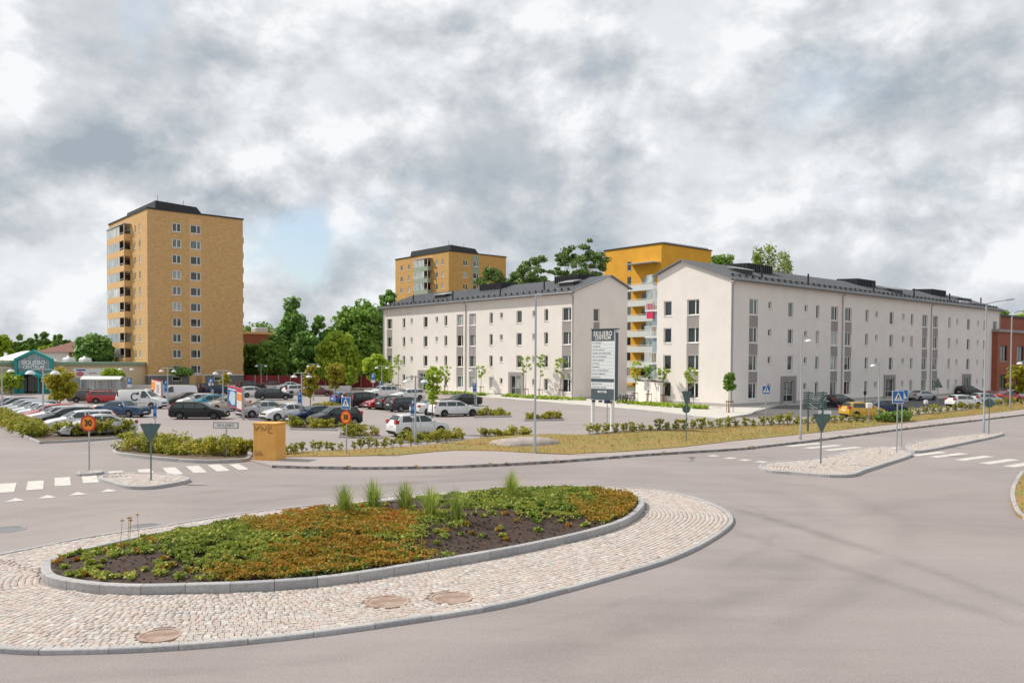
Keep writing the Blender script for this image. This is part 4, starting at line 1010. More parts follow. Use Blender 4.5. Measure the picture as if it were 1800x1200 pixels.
    for (x, ln) in flats:         # roof hatch with a tilted pale lid
        q = MB(); q.box(x, x + ln, 2.3, 3.6, 13.2, 14.10); hb = obj('roof_hatch', q, M['black_metal'], roof)
        obj('hatch_lid', MB().add([(x - .1, 2.2, 14.0), (x + ln + .1, 2.2, 14.0), (x + ln + .1, 3.7, 14.35), (x - .1, 3.7, 14.35), (x - .1, 2.2, 14.08), (x + ln + .1, 2.2, 14.08), (x + ln + .1, 3.7, 14.43), (x - .1, 3.7, 14.43)],
                                  [(0, 3, 2, 1), (4, 5, 6, 7), (0, 1, 5, 4), (1, 2, 6, 5), (2, 3, 7, 6), (3, 0, 4, 7)]), M['zinc'], hb)
    for x in pipes: obj('vent_pipe', MB().tube([(x, 1.2, 12.9), (x, 1.2, 14.25)], .10, 8), M['black_metal'], roof)
    return o
Bc = G(1283, 717); Ac = G(1008, 702) + V * 42
bcols = [(3.8, 'w'), (6.7, 's'), (10.6, 't'), (13.6, 's'), (16.0, 'n'), (19.6, 'w'), (22.7, 'w'), (27.1, 'n'), (29.5, 's'), (33.3, 't'), (36.5, 's'), (38.9, 'n'), (42.6, 'w'), (45.8, 'w'), (50.2, 'n'), (52.7, 's'), (56.6, 't'), (59.9, 's'), (62.3, 'n'), (66.2, 'w')]
slab_house('apartment_house', Bc, UA, 68.0, bcols, [.15, 21.3, 44.4, 67.8], [10.3, 33.0, 56.2], 0, [(4.55, 'w'), (7.8, 't')],
           'long pale four-storey apartment house with grey roof, its three doors facing the road', [(9.2, 4.6), (33.2, 4.6), (54.8, 4.6)], [(4.6, 2.4), (38.2, 3), (60.5, 3)], [7, 16, 31, 42, 53, 64])
acols = [(42 - x, k) for x, k in [(40.2, 'w'), (36.2, 'n'), (34.1, 's'), (30.5, 't'), (27.7, 's'), (25.5, 'n'), (22.2, 'w'), (19.4, 'w'), (15.4, 'n'), (13.3, 's'), (9.8, 't'), (7.0, 's'), (4.8, 'n'), (1.25, 'w')]]
slab_house('apartment_house', Ac, UA - PI / 2, 42.0, acols, [.1, 21.2, 41.85], [42 - 30.9, 42 - 10.3], 1, [(3.75, 't')],
           'shorter pale four-storey apartment house with grey roof behind the car park', [(18.6, 5.0), (34.0, 4.4)], [(10.5, 2.6), (37.0, 2.4)], [6.5, 16.5, 27, 35.5])

def tower(name, loc, rz, Lr, Ll, H, storey, rows, rowz, label, wallm, strip_m, balc_m, cols_r, strip, cols_l, balc, plinth=True, rowmax=None):
    """x along the right-hand face (local +x), left-hand face runs along +y at x=0"""
    o = thing(name, loc, label, 'apartment tower', rz)
    dep = .10; m = MB(); opsr, opsl = [], []
    vis = range(rows) if rowmax is None else range(rows - rowmax, rows)
    for r in vis:
        z = rowz + r * storey
        for c, w, h in cols_r: opsr.append((c - w / 2, c + w / 2, z, z + h))
        for c, w, h in cols_l: opsl.append((Ll - c - w / 2, Ll - c + w / 2, z, z + h))
    wall_grid(m, lambda x, d, z: (x, d, z), Lr, H, opsr, dep, 2.0 if plinth else 0)
    wall_grid(m, lambda a, d, z: (d, Ll - a, z), Ll, H, opsl, dep, 2.0 if plinth else 0)
    m.quad((Lr, 0, 0), (Lr, Ll, 0), (Lr, Ll, H), (Lr, 0, H)); m.quad((Lr, Ll, 0), (0, Ll, 0), (0, Ll, H), (Lr, Ll, H)); m.quad((0, 0, H), (Lr, 0, H), (Lr, Ll, H), (0, Ll, H))
    obj('wall', m, M[wallm], o)
    for r in vis:
        z = rowz + r * storey
        for c, w, h in cols_r: window(o, (c, 0, z), 0, w, h, dep, (.5,) if w < 1.35 else (.64,), gm='glass', fw=.09, sill='white')
        for c, w, h in cols_l: window(o, (0, c, z), -PI / 2, w, h, dep, (), gm='glass_pale', fw=.09, sill='white')
    if strip:
        a, b = strip; w = b - a
        for r in vis:
            z0 = rowz + r * storey + cols_r[-1][2] + .05; z1 = rowz + (r + 1) * storey - .12
            obj('spandrel_panel', MB().box(a, b, -.015, .02, z0, min(z1, H - .25)), M[strip_m], o)
            for xa, xb in ((a, cols_r[-1][0] - cols_r[-1][1] / 2 - .003), (cols_r[-1][0] + cols_r[-1][1] / 2 + .003, b)):
                if xb - xa > .05: obj('jamb_panel', MB().box(xa, xb, -.012, .02, z0 - cols_r[-1][2] - .05 - .12, z0 - .004), M[strip_m], o)
    # roof edge and penthouse
    obj('roof_edge', MB().box(-.12, Lr + .12, -.12, Ll + .12, H, H + .22), M['black_metal'], o)
    ph = MB(); a, b, c, d = Lr * .12, Lr * .62, 2.0, Ll - 3; hz_ = H + .22; ht = H + 1.75
    ph.add([(a, c, hz_), (b, c, hz_), (b, d, hz_), (a, d, hz_), (a + .15, c + .15, ht), (b - .9, c + .3, ht - .25), (b - .9, d - .5, ht - .25), (a + .15, d - .5, ht)], [(0, 1, 5, 4), (1, 2, 6, 5), (2, 3, 7, 6), (3, 0, 4, 7), (4, 5, 6, 7)])
    pe = obj('penthouse', ph, M['black_metal'], o)
    for x, y, h_ in ((a + 1, c + 2, 1.1), (a + 3, c + 4, .8), (b - 2, c + 3, 1.0), (b - 3, d - 4, .9)):
        obj('antenna', MB().tube([(x, y, ht - .3), (x, y, ht + h_)], .06, 6), M['zinc'], pe)
    # stacked balconies on the left-hand face
    y0, y1, pd = balc
    for r in vis:
        z = rowz + r * storey - .75
        bq = obj('balcony', MB().box(-pd, -.003, y0, y1, z - .12, z), M[balc_m], o)
        pr = MB(); pr.box(-pd - .05, -pd, y0 - .05, y1 + .05, z - .14, z + .80); pr.box(-pd, -.003, y0 - .05, y0, z - .14, z + .80); pr.box(-pd, -.003, y1, y1 + .05, z - .14, z + .80)
        obj('parapet', pr, M[balc_m], bq)
        ym = y0 + (y1 - y0) * .26; zt = z + storey - .18
        obj('glazing', MB().quad((-pd - .03, y1, z + .8), (-pd - .03, ym, z + .8), (-pd - .03, ym, zt), (-pd - .03, y1, zt)), M['balc_glass'], bq)
        fr = MB(); k = 0; y = ym
        while y <= y1 + .01: fr.box(-pd - .06, -pd, y - .04, y + .04, z + .8, zt); y += (y1 - ym) / 6
        fr.box(-pd - .06, -pd, ym, y1, zt - .06, zt); fr.box(-pd - .06, -pd + .02, y0 - .02, y0 + .06, z + .8, zt); fr.box(-pd - .055, -pd - .01, y0, ym, z + 1.0, z + 1.05)
        obj('glazing_bars', fr, M['white'], bq)
        obj('balcony_door', MB().box(-.02, -.004, y0 + .6, ym + .6, z + .02, zt - .15), M['glass'], bq)
    zt = rowz + rows * storey - .75
    obj('balcony_roof', MB().box(-pd - .15, -.003, y0 - .15, y1 + .15, zt - .05, zt + .08), M['zinc'], o)
    # railings of the balconies on the far right side, seen edge on
    for r in vis:
        z = rowz + r * storey - .55
        obj('side_balcony', MB().box(Lr + .003, Lr + .55, 1.0, 5.0, z - .1, z + .85), M[balc_m], o)
    if plinth:
        pl = MB(); wops = [(cols_r[0][0] - .75, cols_r[0][0] + .65, 1.15, 1.85), (Lr - 4.6, Lr - 3.2, 1.15, 1.85)]
        wall_grid(pl, lambda x, d, z: (x, d + .02, z), Lr, 2.0, wops, .08, -.3); pl.quad((0.02, Ll, -.3), (0.02, 0.02, -.3), (.02, .02, 2.0), (.02, Ll, 2.0))
        obj('plinth', pl, M['dkgrey'], o)
        for a_, b_, c_, d_ in wops: window(o, ((a_ + b_) / 2, .02, c_), 0, b_ - a_, d_ - c_, .08, (), gm='glass', fw=.09, sill=None)
        obj('plinth_band', MB().box(-.05, Lr + .05, -.05, .02, 1.95, 2.12), M['pale'], o); obj('plinth_band', MB().box(-.05, .02, .02, Ll, 1.95, 2.12), M['pale'], o)
        for a_, b_ in ((strip[0] - .05, strip[1] + .05), (Lr - 7.4, Lr - 6.0)): obj('door', MB().box(a_, b_, -.03, .02, -.1, 1.94), M['tan_panel'], o)
    return o
tower('apartment_tower', G(260, 684), UA, 14.3, 20.0, 26.2, 2.34, 10, 2.25, 'tall golden brick apartment tower with a column of balconies on its left face',
      'brick', 'tan_panel', 'tan_panel', [(4.19, 1.28, 1.25), (6.95, 1.56, 1.25)], (6.03, 7.82), [(5.75, .75, 1.15), (3.55, .75, 1.15), (18.8, .8, 1.15)], (7.8, 17.2, 1.0))
tower('apartment_tower', (-13.3, 173, 0), UA, 15.5, 20.6, 27.2, 2.50, 10, 2.0, 'ochre brick apartment tower with green balconies rising behind the shorter pale house',
      'brick2', 'green_panel', 'green_panel', [(4.3, 1.25, 1.2), (7.1, 1.5, 1.2)], (6.1, 8.0), [(2.2, .85, 1.2), (4.3, .85, 1.2), (12.4, .85, 1.2), (15.0, .85, 1.2), (18.0, .95, 1.2)], (6.1, 11.4, 1.1), plinth=False, rowmax=5)

def yellow_block():
    o = thing('yellow_tower', (26.98, 151, 0), 'bright yellow rendered apartment block with white balconies between the pale houses', 'apartment building', UA)
    Lr, Ll, H = 14.9, 14.2, 25.9; m = MB(); ops = []
    rows = [21.6 - 2.83 * k for k in range(8)]
    for r, z in enumerate(rows):
        ops.append((Ll - 8.2, Ll - 7.2, z, z + 1.7))
        if r > 0: ops.append((Ll - 12.4, Ll - 11.6, z - .2, z + 1.2))
    wall_grid(m, lambda a, d, z: (d, Ll - a, z), Ll, H, ops, .12)
    m.quad((0, 0, 0), (Lr, 0, 0), (Lr, 0, H), (0, 0, H)); m.quad((Lr, 0, 0), (Lr, Ll, 0), (Lr, Ll, H), (Lr, 0, H)); m.quad((Lr, Ll, 0), (0, Ll, 0), (0, Ll, H), (Lr, Ll, H))
    obj('wall', m, M['yellow'], o)
    for a, b, c, d in ops: window(o, (0, Ll - (a + b) / 2, c), -PI / 2, b - a, d - c, .12, (), fm='zinc', gm='glass')
    obj('roof_edge', MB().box(-.15, Lr + .15, -.15, Ll + .15, H, H + .2), M['black_metal'], o)
    obj('roof', MB().box(1.2, Lr - .4, .5, Ll - 1, H + .2, H + .55), M['zinc'], o)
    for z in rows[1:]:
        for (y0, y1) in ((.5, 6.8),):
            zb = z - 1.0
            b = obj('balcony', MB().box(-1.6, -.003, y0, y1, zb - .22, zb), M['balc_white'], o)
            pr = MB(); pr.box(-1.65, -1.6, y0, y1, zb - .25, zb + .85); pr.box(-1.6, -.003, y0 - .04, y0, zb - .25, zb + .85); pr.box(-1.6, -.003, y1, y1 + .04, zb - .25, zb + .85)
            obj('parapet', pr, M['balc_white'], b)
            obj('rail', MB().box(-1.68, -1.6, y0, y1, zb + 1.02, zb + 1.09), M['white'], b)
            obj('balcony_door', MB().box(-.03, -.004, y0 + 1.0, y1 - 2.2, zb + .02, zb + 2.2), M['glass'], b)
            obj('glazing', MB().quad((-1.62, y0 + 1.6, zb + .85), (-1.62, y0, zb + .85), (-1.62, y0, zb + 2.5), (-1.62, y0 + 1.6, zb + 2.5)), M['balc_glass'], b)
    obj('balcony_roof', MB().box(-1.9, -.003, .3, 7.0, rows[0] + .9, rows[0] + 1.05), M['zinc'], o)
    for k in (2, 4, 6): obj('spandrel_panel', MB().box(-.02, -.003, 7.2, 8.2, rows[k] - 1.0 + 2.83, rows[k] + 2.73), M['balc_white'], o)
yellow_block()

# rear balconies of the long pale house peeping past its gable
o = thing('balcony_stack', Bc + V * 9.25 - U * .1, 'stack of pale glazed balconies at the back of the long pale house', 'balconies', UA)
for k in range(4):
    z = 1.6 + 2.8 * k
    b = obj('balcony', MB().box(.3, 4.0, .0, 1.8, z - .2, z), M['balc_white'], o)
    rl = MB()
    for i in range(16): rl.box(.3 + i * .24, .34 + i * .24, 1.76, 1.8, z, z + 1.0)
    for i in range(8): rl.box(.27, .3, .1 + i * .22, .14 + i * .22, z, z + 1.0)
    rl.box(.27, 4.0, 1.74, 1.82, z + 1.0, z + 1.06); rl.box(.25, .31, 0, 1.8, z + 1.0, z + 1.06)
    obj('railing', rl, M['balc_white'], b)
    obj('glazing', MB().quad((.5, .9, z + 1.06), (.5, .0, z + 1.06), (.5, .0, z + 2.55), (.5, .9, z + 2.55)), M['balc_glass'], b)
M['pink'] = mat('pink_fabric', (.60, .02, .10), .8, .1, 4)
o = obj('pink_curtain', MB().box(.34, .42, .7, 1.6, 0, 1.6), M['pink'], None, Bc + V * 9.25 - U * .1 + Vector((0, 0, 1.6 + 2.8 * 3 - .95)), UA, 'bright pink cloth hanging on a white balcony between the houses', 'cloth')
# low garage wall between the two pale houses
w0, w1 = G(1117, 706), G(1160, 711)
o = thing('garden_wall', (w0.x, w0.y, 0), 'low pale rendered wall with dark cap between the two pale houses', 'wall', math.atan2(w1.y - w0.y, w1.x - w0.x))
Lw = (w1 - w0).length
obj('wall_body', MB().box(0, Lw, 0, .3, 0, 2.35), M['stucco'], o); obj('cap', MB().box(-.05, Lw + .05, -.05, .35, 2.35, 2.45), M['black_metal'], o)
o = obj('bin_shelter', MB().box(-4.2, -.1, 3, 3.3, 0, 2.4).box(-4.2, -.1, 1.6, 3.3, 2.4, 2.55), M['plinth'], None, (w0.x, w0.y, 0), math.atan2(w1.y - w0.y, w1.x - w0.x), 'dim grey shelter recess left of the low pale wall', 'shelter')

# red brick school-like building at the right edge
p = AT(1752, 690, 122); o = thing('brick_hall', (p.x, p.y, 0), 'red brick two-storey building at the right edge of the picture', 'building', UA - R_(2))
m = MB(); ops = [(.9, 3.4, 4.9, 7.2), (.9, 3.4, .6, 2.9), (7, 9.5, 4.9, 7.2), (7, 9.5, .6, 2.9)]
wall_grid(m, lambda x, d, z: (x, d, z), 26, 9.2, ops, .2); m.quad((0, 14, 0), (0, 0, 0), (0, 0, 9.2), (0, 14, 9.2)); m.quad((26, 0, 0), (26, 14, 0), (26, 14, 9.2), (26, 0, 9.2)); m.quad((0, 0, 9.2), (26, 0, 9.2), (26, 14, 9.2), (0, 14, 9.2))
obj('wall', m, M['redbrick'], o)
for a, b, c, d in ops: window(o, ((a + b) / 2, 0, c), 0, b - a, d - c, .2, (.5,), fm='black_metal', gm='glass')
obj('roof_edge', MB().box(-.2, 26.2, -.25, 14.2, 9.2, 9.6), M['stucco_grey'], o)
obj('upper_wall', MB().box(5.0, 26, 4, 14, 9.6, 12.0), M['redbrick'], o); obj('upper_roof_edge', MB().box(4.8, 26.2, 3.8, 14.2, 12.0, 12.35), M['black_metal'], o)
# red brick building with a pale vent box behind the tower
p = AT(405, 640, 178); o = thing('brick_block', (p.x, p.y, 0), 'low red brick building with a pale roof unit behind the golden tower', 'building', UA)
obj('wall', MB().box(0, 16, 0, 12, 0, 10.0), M['redbrick'], o); obj('roof_edge', MB().box(-.2, 16.2, -.2, 12.2, 10.0, 10.5), M['tan_panel'], o)
obj('roof_unit', MB().cham(6, 9.0, 1, 3.5, 10.5, 11.6, .25), M['zinc'], o)
p = AT(528, 652, 152); o = thing('brick_cottage', (p.x, p.y, 0), 'small brown brick house with white windows under the dark trees', 'house', UA)
m = MB(); ops = [(1.0, 2.2, 3.0, 4.6), (4.5, 5.7, 3.0, 4.6)]; wall_grid(m, lambda x, d, z: (x, d, z), 9, 6, ops, .15); m.quad((0, 8, 0), (0, 0, 0), (0, 0, 6), (0, 8, 6)); m.quad((9, 0, 0), (9, 8, 0), (9, 8, 6), (9, 0, 6)); obj('wall', m, M['redbrick'], o)
for a, b, c, d in ops: window(o, ((a + b) / 2, 0, c), 0, b - a, d - c, .15, (.5,), gm='glass_pale')
obj('roof', MB().add([(-.4, -.4, 6), (9.4, -.4, 6), (9.4, 8.4, 6), (-.4, 8.4, 6), (1.5, 4, 8.5), (7.5, 4, 8.5)], [(0, 1, 5, 4), (1, 2, 5), (2, 3, 4, 5), (3, 0, 4)]), M['redbrick'], o)

# red fence along the far side of the car park
M['redfence'] = mat('red_planks', (.26, .025, .03), .8, .2, 2)
f0, f1 = AT(428, 682, 131), AT(676, 683, 131)
Lf = (f1 - f0).length; o = thing('red_fence', (f0.x, f0.y, 0), 'dark red plank fence with grey posts in front of the trees', 'fence', math.atan2(f1.y - f0.y, f1.x - f0.x))
k = 0; x = 0; npst = 13; bay = Lf / (npst - 1)
plank = MB().box(.005, bay / 6 - .008, -.02, .02, .08, 1.95).mesh('plank'); post = MB().box(-.06, .06, -.07, .07, -.1, 2.08).mesh('post')
for i in range(npst):
    obj('post', post, M['pipe'], o, (i * bay, -.03, 0))
    if i < npst - 1:
        for j in range(6): obj('plank', plank, M['redfence'], o, (i * bay + j * bay / 6, 0, .02 * math.sin(i * 6 + j)))
obj('rail', MB().box(0, Lf, .025, .07, .45, .55).box(0, Lf, .025, .07, 1.5, 1.6), M['redfence'], o)
o = obj('retaining_wall', MB().box(0, 34, -.2, .2, -.2, .75), M['pale'], None, AT(196, 691, 118).xy.to_3d(), R_(2), 'low grey concrete wall in front of the golden tower', 'wall')

# shopping centre at the left
M['roofwhite'] = mat('white_roof_sheet', (.70, .70, .71), .6, .05, 1)
M['greenfascia'] = mat('green_fascia', (.23, .33, .24), .6, .06, 1)
e0, e1 = AT(90, 690, 109), AT(200, 690, 117)
o = thing('shopping_hall', (e0.x, e0.y, 0), 'low cream shopping hall with green roof edge and shop signs beside the tower', 'shop building', math.atan2(e1.y - e0.y, e1.x - e0.x))
Le = (e1 - e0).length + 8
obj('wall', MB().box(-14, Le, 0, 18, 0, 3.55), M['cream'], o); obj('roof_edge', MB().box(-14.2, Le + .2, -.35, 18.2, 3.55, 3.95), M['greenfascia'], o)
for i, x in enumerate((3.6, 6.0)):
    v_ = obj('roof_vent', MB().cham(x, x + 1.3, 2, 3.4, 3.95, 4.55, .2), M['roofwhite'], o); obj('vent_cowl', MB().lathe([(.25, 4.55), (.32, 4.62), (.2, 4.72), (.001, 4.74)], (x + .65, 2.7, 0), 10), M['zinc'], v_)
obj('sign_panel', MB().box(3.0, 7.2, -.06, -.003, 1.95, 3.1), M['letter_white'], o); obj('sign_panel', MB().box(7.3, 9.8, -.06, -.003, 1.95, 3.1), M['letter_white'], o)
M['signred'] = mat('sign_red', (.55, .02, .03), .5); M['signblue'] = mat('sign_blue', (.02, .10, .38), .5); M['ink'] = mat('dark_ink', (.02, .02, .025), .6)
sgn = MB().lathe([(.001, 0), (.55, 0)], (0, 0, 0), 20, 'y').mesh('sign_disc')
d_ = obj('sign_emblem', sgn, M['signred'], o, (4.0, -.07, 2.35)); d_.scale = (1, 1, .5)
obj('sign_bar', MB().box(3.5, 4.8, -.075, -.062, 2.75, 2.95), M['signblue'], o)
text('DAX', .34, M['letter_white'], o, (4.0, -.075, 2.35)); text('Apoteket', .30, M['ink'], o, (5.9, -.07, 2.45)); text('Blommor', .34, M['ink'], o, (8.5, -.07, 2.5))
obj('shop_window', MB().box(1.5, 6.5, -.03, -.003, .4, 1.7), M['balc_glass'], o)
# teal entrance gable
p = AT(60, 690, 104); o = thing('entrance_gable', (p.x, p.y, 0), 'teal steel entrance gable with white lettering at the shopping hall', 'entrance', R_(3))
hw, eh, ah = 2.15, 4.15, 5.3
fr = MB()
for s_ in (-1, 1): fr.box(s_ * hw - .18, s_ * hw + .18, -.18, .18, 0, eh)
obj('post', MB().box(-hw - .18, -hw + .18, -.18, .18, 0, eh), M['teal'], o); obj('post', MB().box(hw - .18, hw + .18, -.18, .18, 0, eh), M['teal'], o)
for s_ in (-1, 1): obj('rafter', MB().add([(s_ * (hw + .2), -.22, eh - .15), (s_ * (hw + .2), -.22, eh + .2), (0, -.22, ah + .2), (0, -.22, ah - .18), (s_ * (hw + .2), .22, eh - .15), (s_ * (hw + .2), .22, eh + .2), (0, .22, ah + .2), (0, .22, ah - .18)], [(0, 1, 2, 3), (7, 6, 5, 4), (0, 4, 5, 1), (1, 5, 6, 2), (3, 2, 6, 7), (0, 3, 7, 4)]), M['teal'], o)
obj('gable_glass', MB().add([(-hw, .1, 2.5), (hw, .1, 2.5), (hw, .1, eh), (0, .1, ah), (-hw, .1, eh)], [(0, 1, 2, 3, 4)]), M['balc_glass'], o)
obj('name_board', MB().box(-hw + .2, hw - .2, -.02, .05, 3.05, 4.15), M['balc_glass'], o)
text('SKILJEBO', .72, M['letter_white'], o, (0, -.09, 3.85), depth=.03, sx=1.0, bold=.02); text('CENTRUM', .56, M['letter_white'], o, (0, -.09, 3.28), depth=.03, bold=.02)
cn = MB(); cn.add([(-1.9, -1.6, 1.95), (-1.9, -1.6, 2.3), (0, -1.6, 3.0), (1.5, -1.6, 2.3), (1.5, -1.6, 1.95), (0, -1.6, 2.55), (-1.9, .1, 1.95), (-1.9, .1, 2.3), (0, .1, 3.0), (1.5, .1, 2.3), (1.5, .1, 1.95), (0, .1, 2.55)],
                  [(0, 1, 2, 5), (5, 2, 3, 4), (1, 7, 8, 2), (2, 8, 9, 3), (0, 5, 11, 6), (5, 4, 10, 11), (0, 6, 7, 1), (4, 3, 9, 10)])
obj('canopy', cn, M['teal'], o)
for x in (-1.6, 1.25): obj('canopy_post', MB().box(x - .07, x + .07, -1.5, -1.36, 0, 2.0), M['teal'], o)
dd_ = obj('door', MB().box(-1.3, -1.22, .0, .1, 0, 2.3).box(1.0, 1.08, 0, .1, 0, 2.3).box(-.12, -.04, 0, .1, 0, 2.3).box(-1.3, 1.08, 0, .1, 2.3, 2.42), M['teal'], o)
obj('pane', MB().quad((-1.22, .05, .05), (-.12, .05, .05), (-.12, .05, 2.3), (-1.22, .05, 2.3)), M['glass'], dd_); obj('pane', MB().quad((-.04, .05, .05), (1.0, .05, .05), (1.0, .05, 2.3), (-.04, .05, 2.3)), M['glass'], dd_)
obj('side_wall', MB().box(-hw, -1.32, .05, .12, 0, 2.5).box(1.1, hw, .05, .12, 0, 2.5), M['teal'], o)
obj('roof', MB().add([(-hw - .3, .2, eh), (0, .2, ah + .1), (hw + .3, .2, eh), (-hw - 12, 16, eh), (-9.8, 16, ah + .1), (hw - 7, 16, eh)], [(0, 1, 4, 3), (1, 2, 5, 4)]), M['roofwhite'], o)
p = AT(136, 690, 140); o = thing('red_roof_house', (p.x, p.y, 0), 'pale house with brown-red hipped roof behind the shopping hall', 'house', 0)
obj('wall', MB().box(-6.5, -1.4, 0, 8, 0, 5.6), M['roofwhite'], o); obj('wall', MB().box(-1.39, 1.5, .3, 8, 0, 5.4), M['redbrick'], o)
obj('roof', MB().add([(-6.9, -.5, 5.5), (2, -.5, 5.5), (2, 8.5, 5.5), (-6.9, 8.5, 5.5), (-1.2, 3, 7.6), (1.2, 3, 7.6)], [(0, 1, 5, 4), (1, 2, 5), (2, 3, 4, 5), (3, 0, 4)]), mat('brown_roof_tiles', (.22, .10, .085), .85, .15, 3), o)
# trolley shelter
p = AT(141, 688, 102); o = thing('trolley_shelter', (p.x, p.y, 0), 'glass trolley shelter with curved pale roof on the car park', 'shelter', R_(4))
rs = MB()
for k in range(7):
    a0 = R_(12 + k * 22); a1 = R_(12 + (k + 1) * 22) if k < 6 else R_(166)
    rs.quad((0, 1 - 1.1 * math.cos(a0), 1.75 + .5 * math.sin(a0)), (4.8, 1 - 1.1 * math.cos(a0), 1.75 + .5 * math.sin(a0)), (4.8, 1 - 1.1 * math.cos(a1), 1.75 + .5 * math.sin(a1)), (0, 1 - 1.1 * math.cos(a1), 1.75 + .5 * math.sin(a1)))
obj('roof', rs, M['roofwhite'], o)
for x in (.05, 1.6, 3.2, 4.75):
    for y in (0, 2): obj('post', MB().box(x - .04, x + .04, y - .04, y + .04, 0, 1.85), M['zinc'], o)
obj('glass_panel', MB().quad((.05, 2.05, .2), (4.75, 2.05, .2), (4.75, 2.05, 1.7), (.05, 2.05, 1.7)), M['balc_glass'], o)
# ---------------------------------------------------------------- trees
def tpx(name, px, top, bot, wpx, depth, kind, leaf, label, group='trees behind the car park', **kw):
    b = AT(px, 640, depth); t = AT(px, top, depth); H = t.z; rx = wpx / 2 * depth / F; cb = max(.5, AT(px, bot, depth).z)
    return tree(name, (b.x, b.y, 0), H, rx, kind, leaf, label, group, cb=cb, **kw)
LT = 'trees on the skyline at the left'
for i, (px, top, w, leaf, kd, lab) in enumerate([(6, 586, 34, 'leaf_lime', 'round', 'yellow-green tree at the extreme left of the skyline'), (19, 581, 10, 'leaf_dark', 'cone', 'slim dark spruce near the left edge of the skyline'), (38, 583, 34, 'leaf_mid', 'round', 'round green tree above the white roof of the shopping hall'),
        (55, 588, 16, 'leaf_dark', 'cone', 'small dark spruce above the entrance gable'), (64, 581, 9, 'leaf_dark', 'cone', 'thin dark spruce right above the teal gable'), (78, 584, 32, 'leaf_mid', 'round', 'round green tree just right of the teal gable on the skyline'),
        (97, 587, 9, 'leaf_dark', 'cone', 'lone thin spruce between two round trees at the left'), (108, 587, 30, 'leaf_mid', 'round', 'pale green tree left of the red-roofed house'), (126, 596, 26, 'leaf_birch', 'round', 'low pale tree right behind the red roof'), (88, 604, 44, 'leaf_lime', 'round', 'low lime-green bush at the foot of the skyline trees')]):
    tpx('skyline_tree', px, top, 632, w, 195 + 9 * (i % 3), kd, leaf, lab, LT, n=26, per=70, size=.55)
tpx('broadleaf_tree', 165, 583, 655, 66, 128, 'round', 'leaf_dark', 'dense dark round tree left of the golden tower', n=70, per=110, size=.40)
tpx('poplar_tree', 513, 514, 668, 62, 152, 'poplar', 'leaf_dark', 'tallest dark poplar-like tree on the skyline between tower and pale house', n=110, per=110, size=.42, cr=1.1, flat=1.3)
tpx('birch_tree', 562, 549, 668, 58, 150, 'egg', 'leaf_dark', 'dark rounded tree just right of the tall poplar', n=80, per=110, size=.42)
tpx('broadleaf_tree', 632, 516, 676, 104, 144, 'egg', 'leaf_mid', 'biggest wide green tree beside the left end of the pale house', n=170, per=120, size=.44)
tpx('broadleaf_tree', 682, 508, 600, 44, 152, 'egg', 'leaf_dark', 'narrow dark tree top peeping over the corner of the pale house roof', n=50, per=90, size=.44)
tpx('broadleaf_tree', 600, 556, 670, 50, 158, 'egg', 'leaf_mid', 'dark tree filling the gap behind the lime-green maple', n=60, per=90, size=.46)
tpx('broadleaf_tree', 540, 575, 675, 60, 147, 'round', 'leaf_dark', 'dark low tree in front of the small brick house roof', n=60, per=90, size=.42)
tpx('broadleaf_tree', 455, 566, 640, 90, 215, 'round', 'leaf_mid', 'far green wood-edge tree above the low brick building', n=50, per=90, size=.6)
tpx('broadleaf_tree', 450, 592, 668, 56, 138, 'round', 'leaf_mid', 'mid-green tree hugging the right side of the golden tower', n=60, per=100, size=.38)
tpx('spruce_tree', 482, 586, 672, 58, 134, 'egg', 'leaf_mid', 'dark bushy conifer right of the tower, in front of the poplar', n=90, per=100, size=.36)
tpx('maple_tree', 597, 578, 676, 80, 127, 'egg', 'leaf_lime', 'bright lime-green maple standing by the red fence', n=130, per=110, size=.36)
tpx('maple_tree', 664, 620, 678, 52, 122, 'round', 'leaf_lime', 'smaller lime-green maple at the left end of the pale house', n=40, per=100, size=.32)
PN = 'pines behind the pale house'
for px, top, bot, w, d, lab, n in [(862, 461, 520, 54, 138, 'leftmost low pine in front of the ochre tower', 34), (940, 441, 520, 76, 134, 'wide spreading pine in the middle of the group', 50), (994, 424, 500, 54, 140, 'slender pine with gaps in its crown left of the tallest', 34), (1036, 415, 500, 66, 136, 'tallest dark pine next to the yellow block', 52), (905, 470, 520, 40, 142, 'small pine between the low pine and the spreading pine', 22), (1010, 468, 520, 50, 143, 'low pine at the foot of the tallest pine', 24)]:
    tpx('pine_tree', px, top, bot, w, d, 'round', 'leaf_pine', lab, PN, bark='bark_pine', n=int(n * .95), per=90, size=.28, cr=.85, flat=.55, shell=.3, tr=.22)
RB = 'trees behind the long pale house'
tpx('pine_tree', 1266, 435, 500, 34, 128, 'round', 'leaf_mid', 'small dark tree above the gable roof of the long house', RB, n=22, per=110, size=.34, cr=1.0, flat=.6)
tpx('birch_tree', 1352, 423, 520, 82, 132, 'egg', 'leaf_birch', 'airy pale birch rising behind the roof of the long house', RB, bark='bark_birch', n=64, per=48, size=.28, cr=.9, flat=1.6, shell=.2)
tpx('broadleaf_tree', 1766, 540, 640, 40, 150, 'egg', 'leaf_mid', 'dark green tree between the long house and the brick building', RB, n=60, per=90, size=.42)
tpx('broadleaf_tree', 1798, 536, 640, 46, 160, 'egg', 'leaf_lime', 'yellowish tree above the brick building at the right edge', RB, n=50, per=90, size=.42)
tpx('broadleaf_tree', 1788, 636, 690, 40, 100, 'round', 'leaf_gold', 'small tree with browning leaves in front of the brick building', RB, n=24, per=60, size=.25)
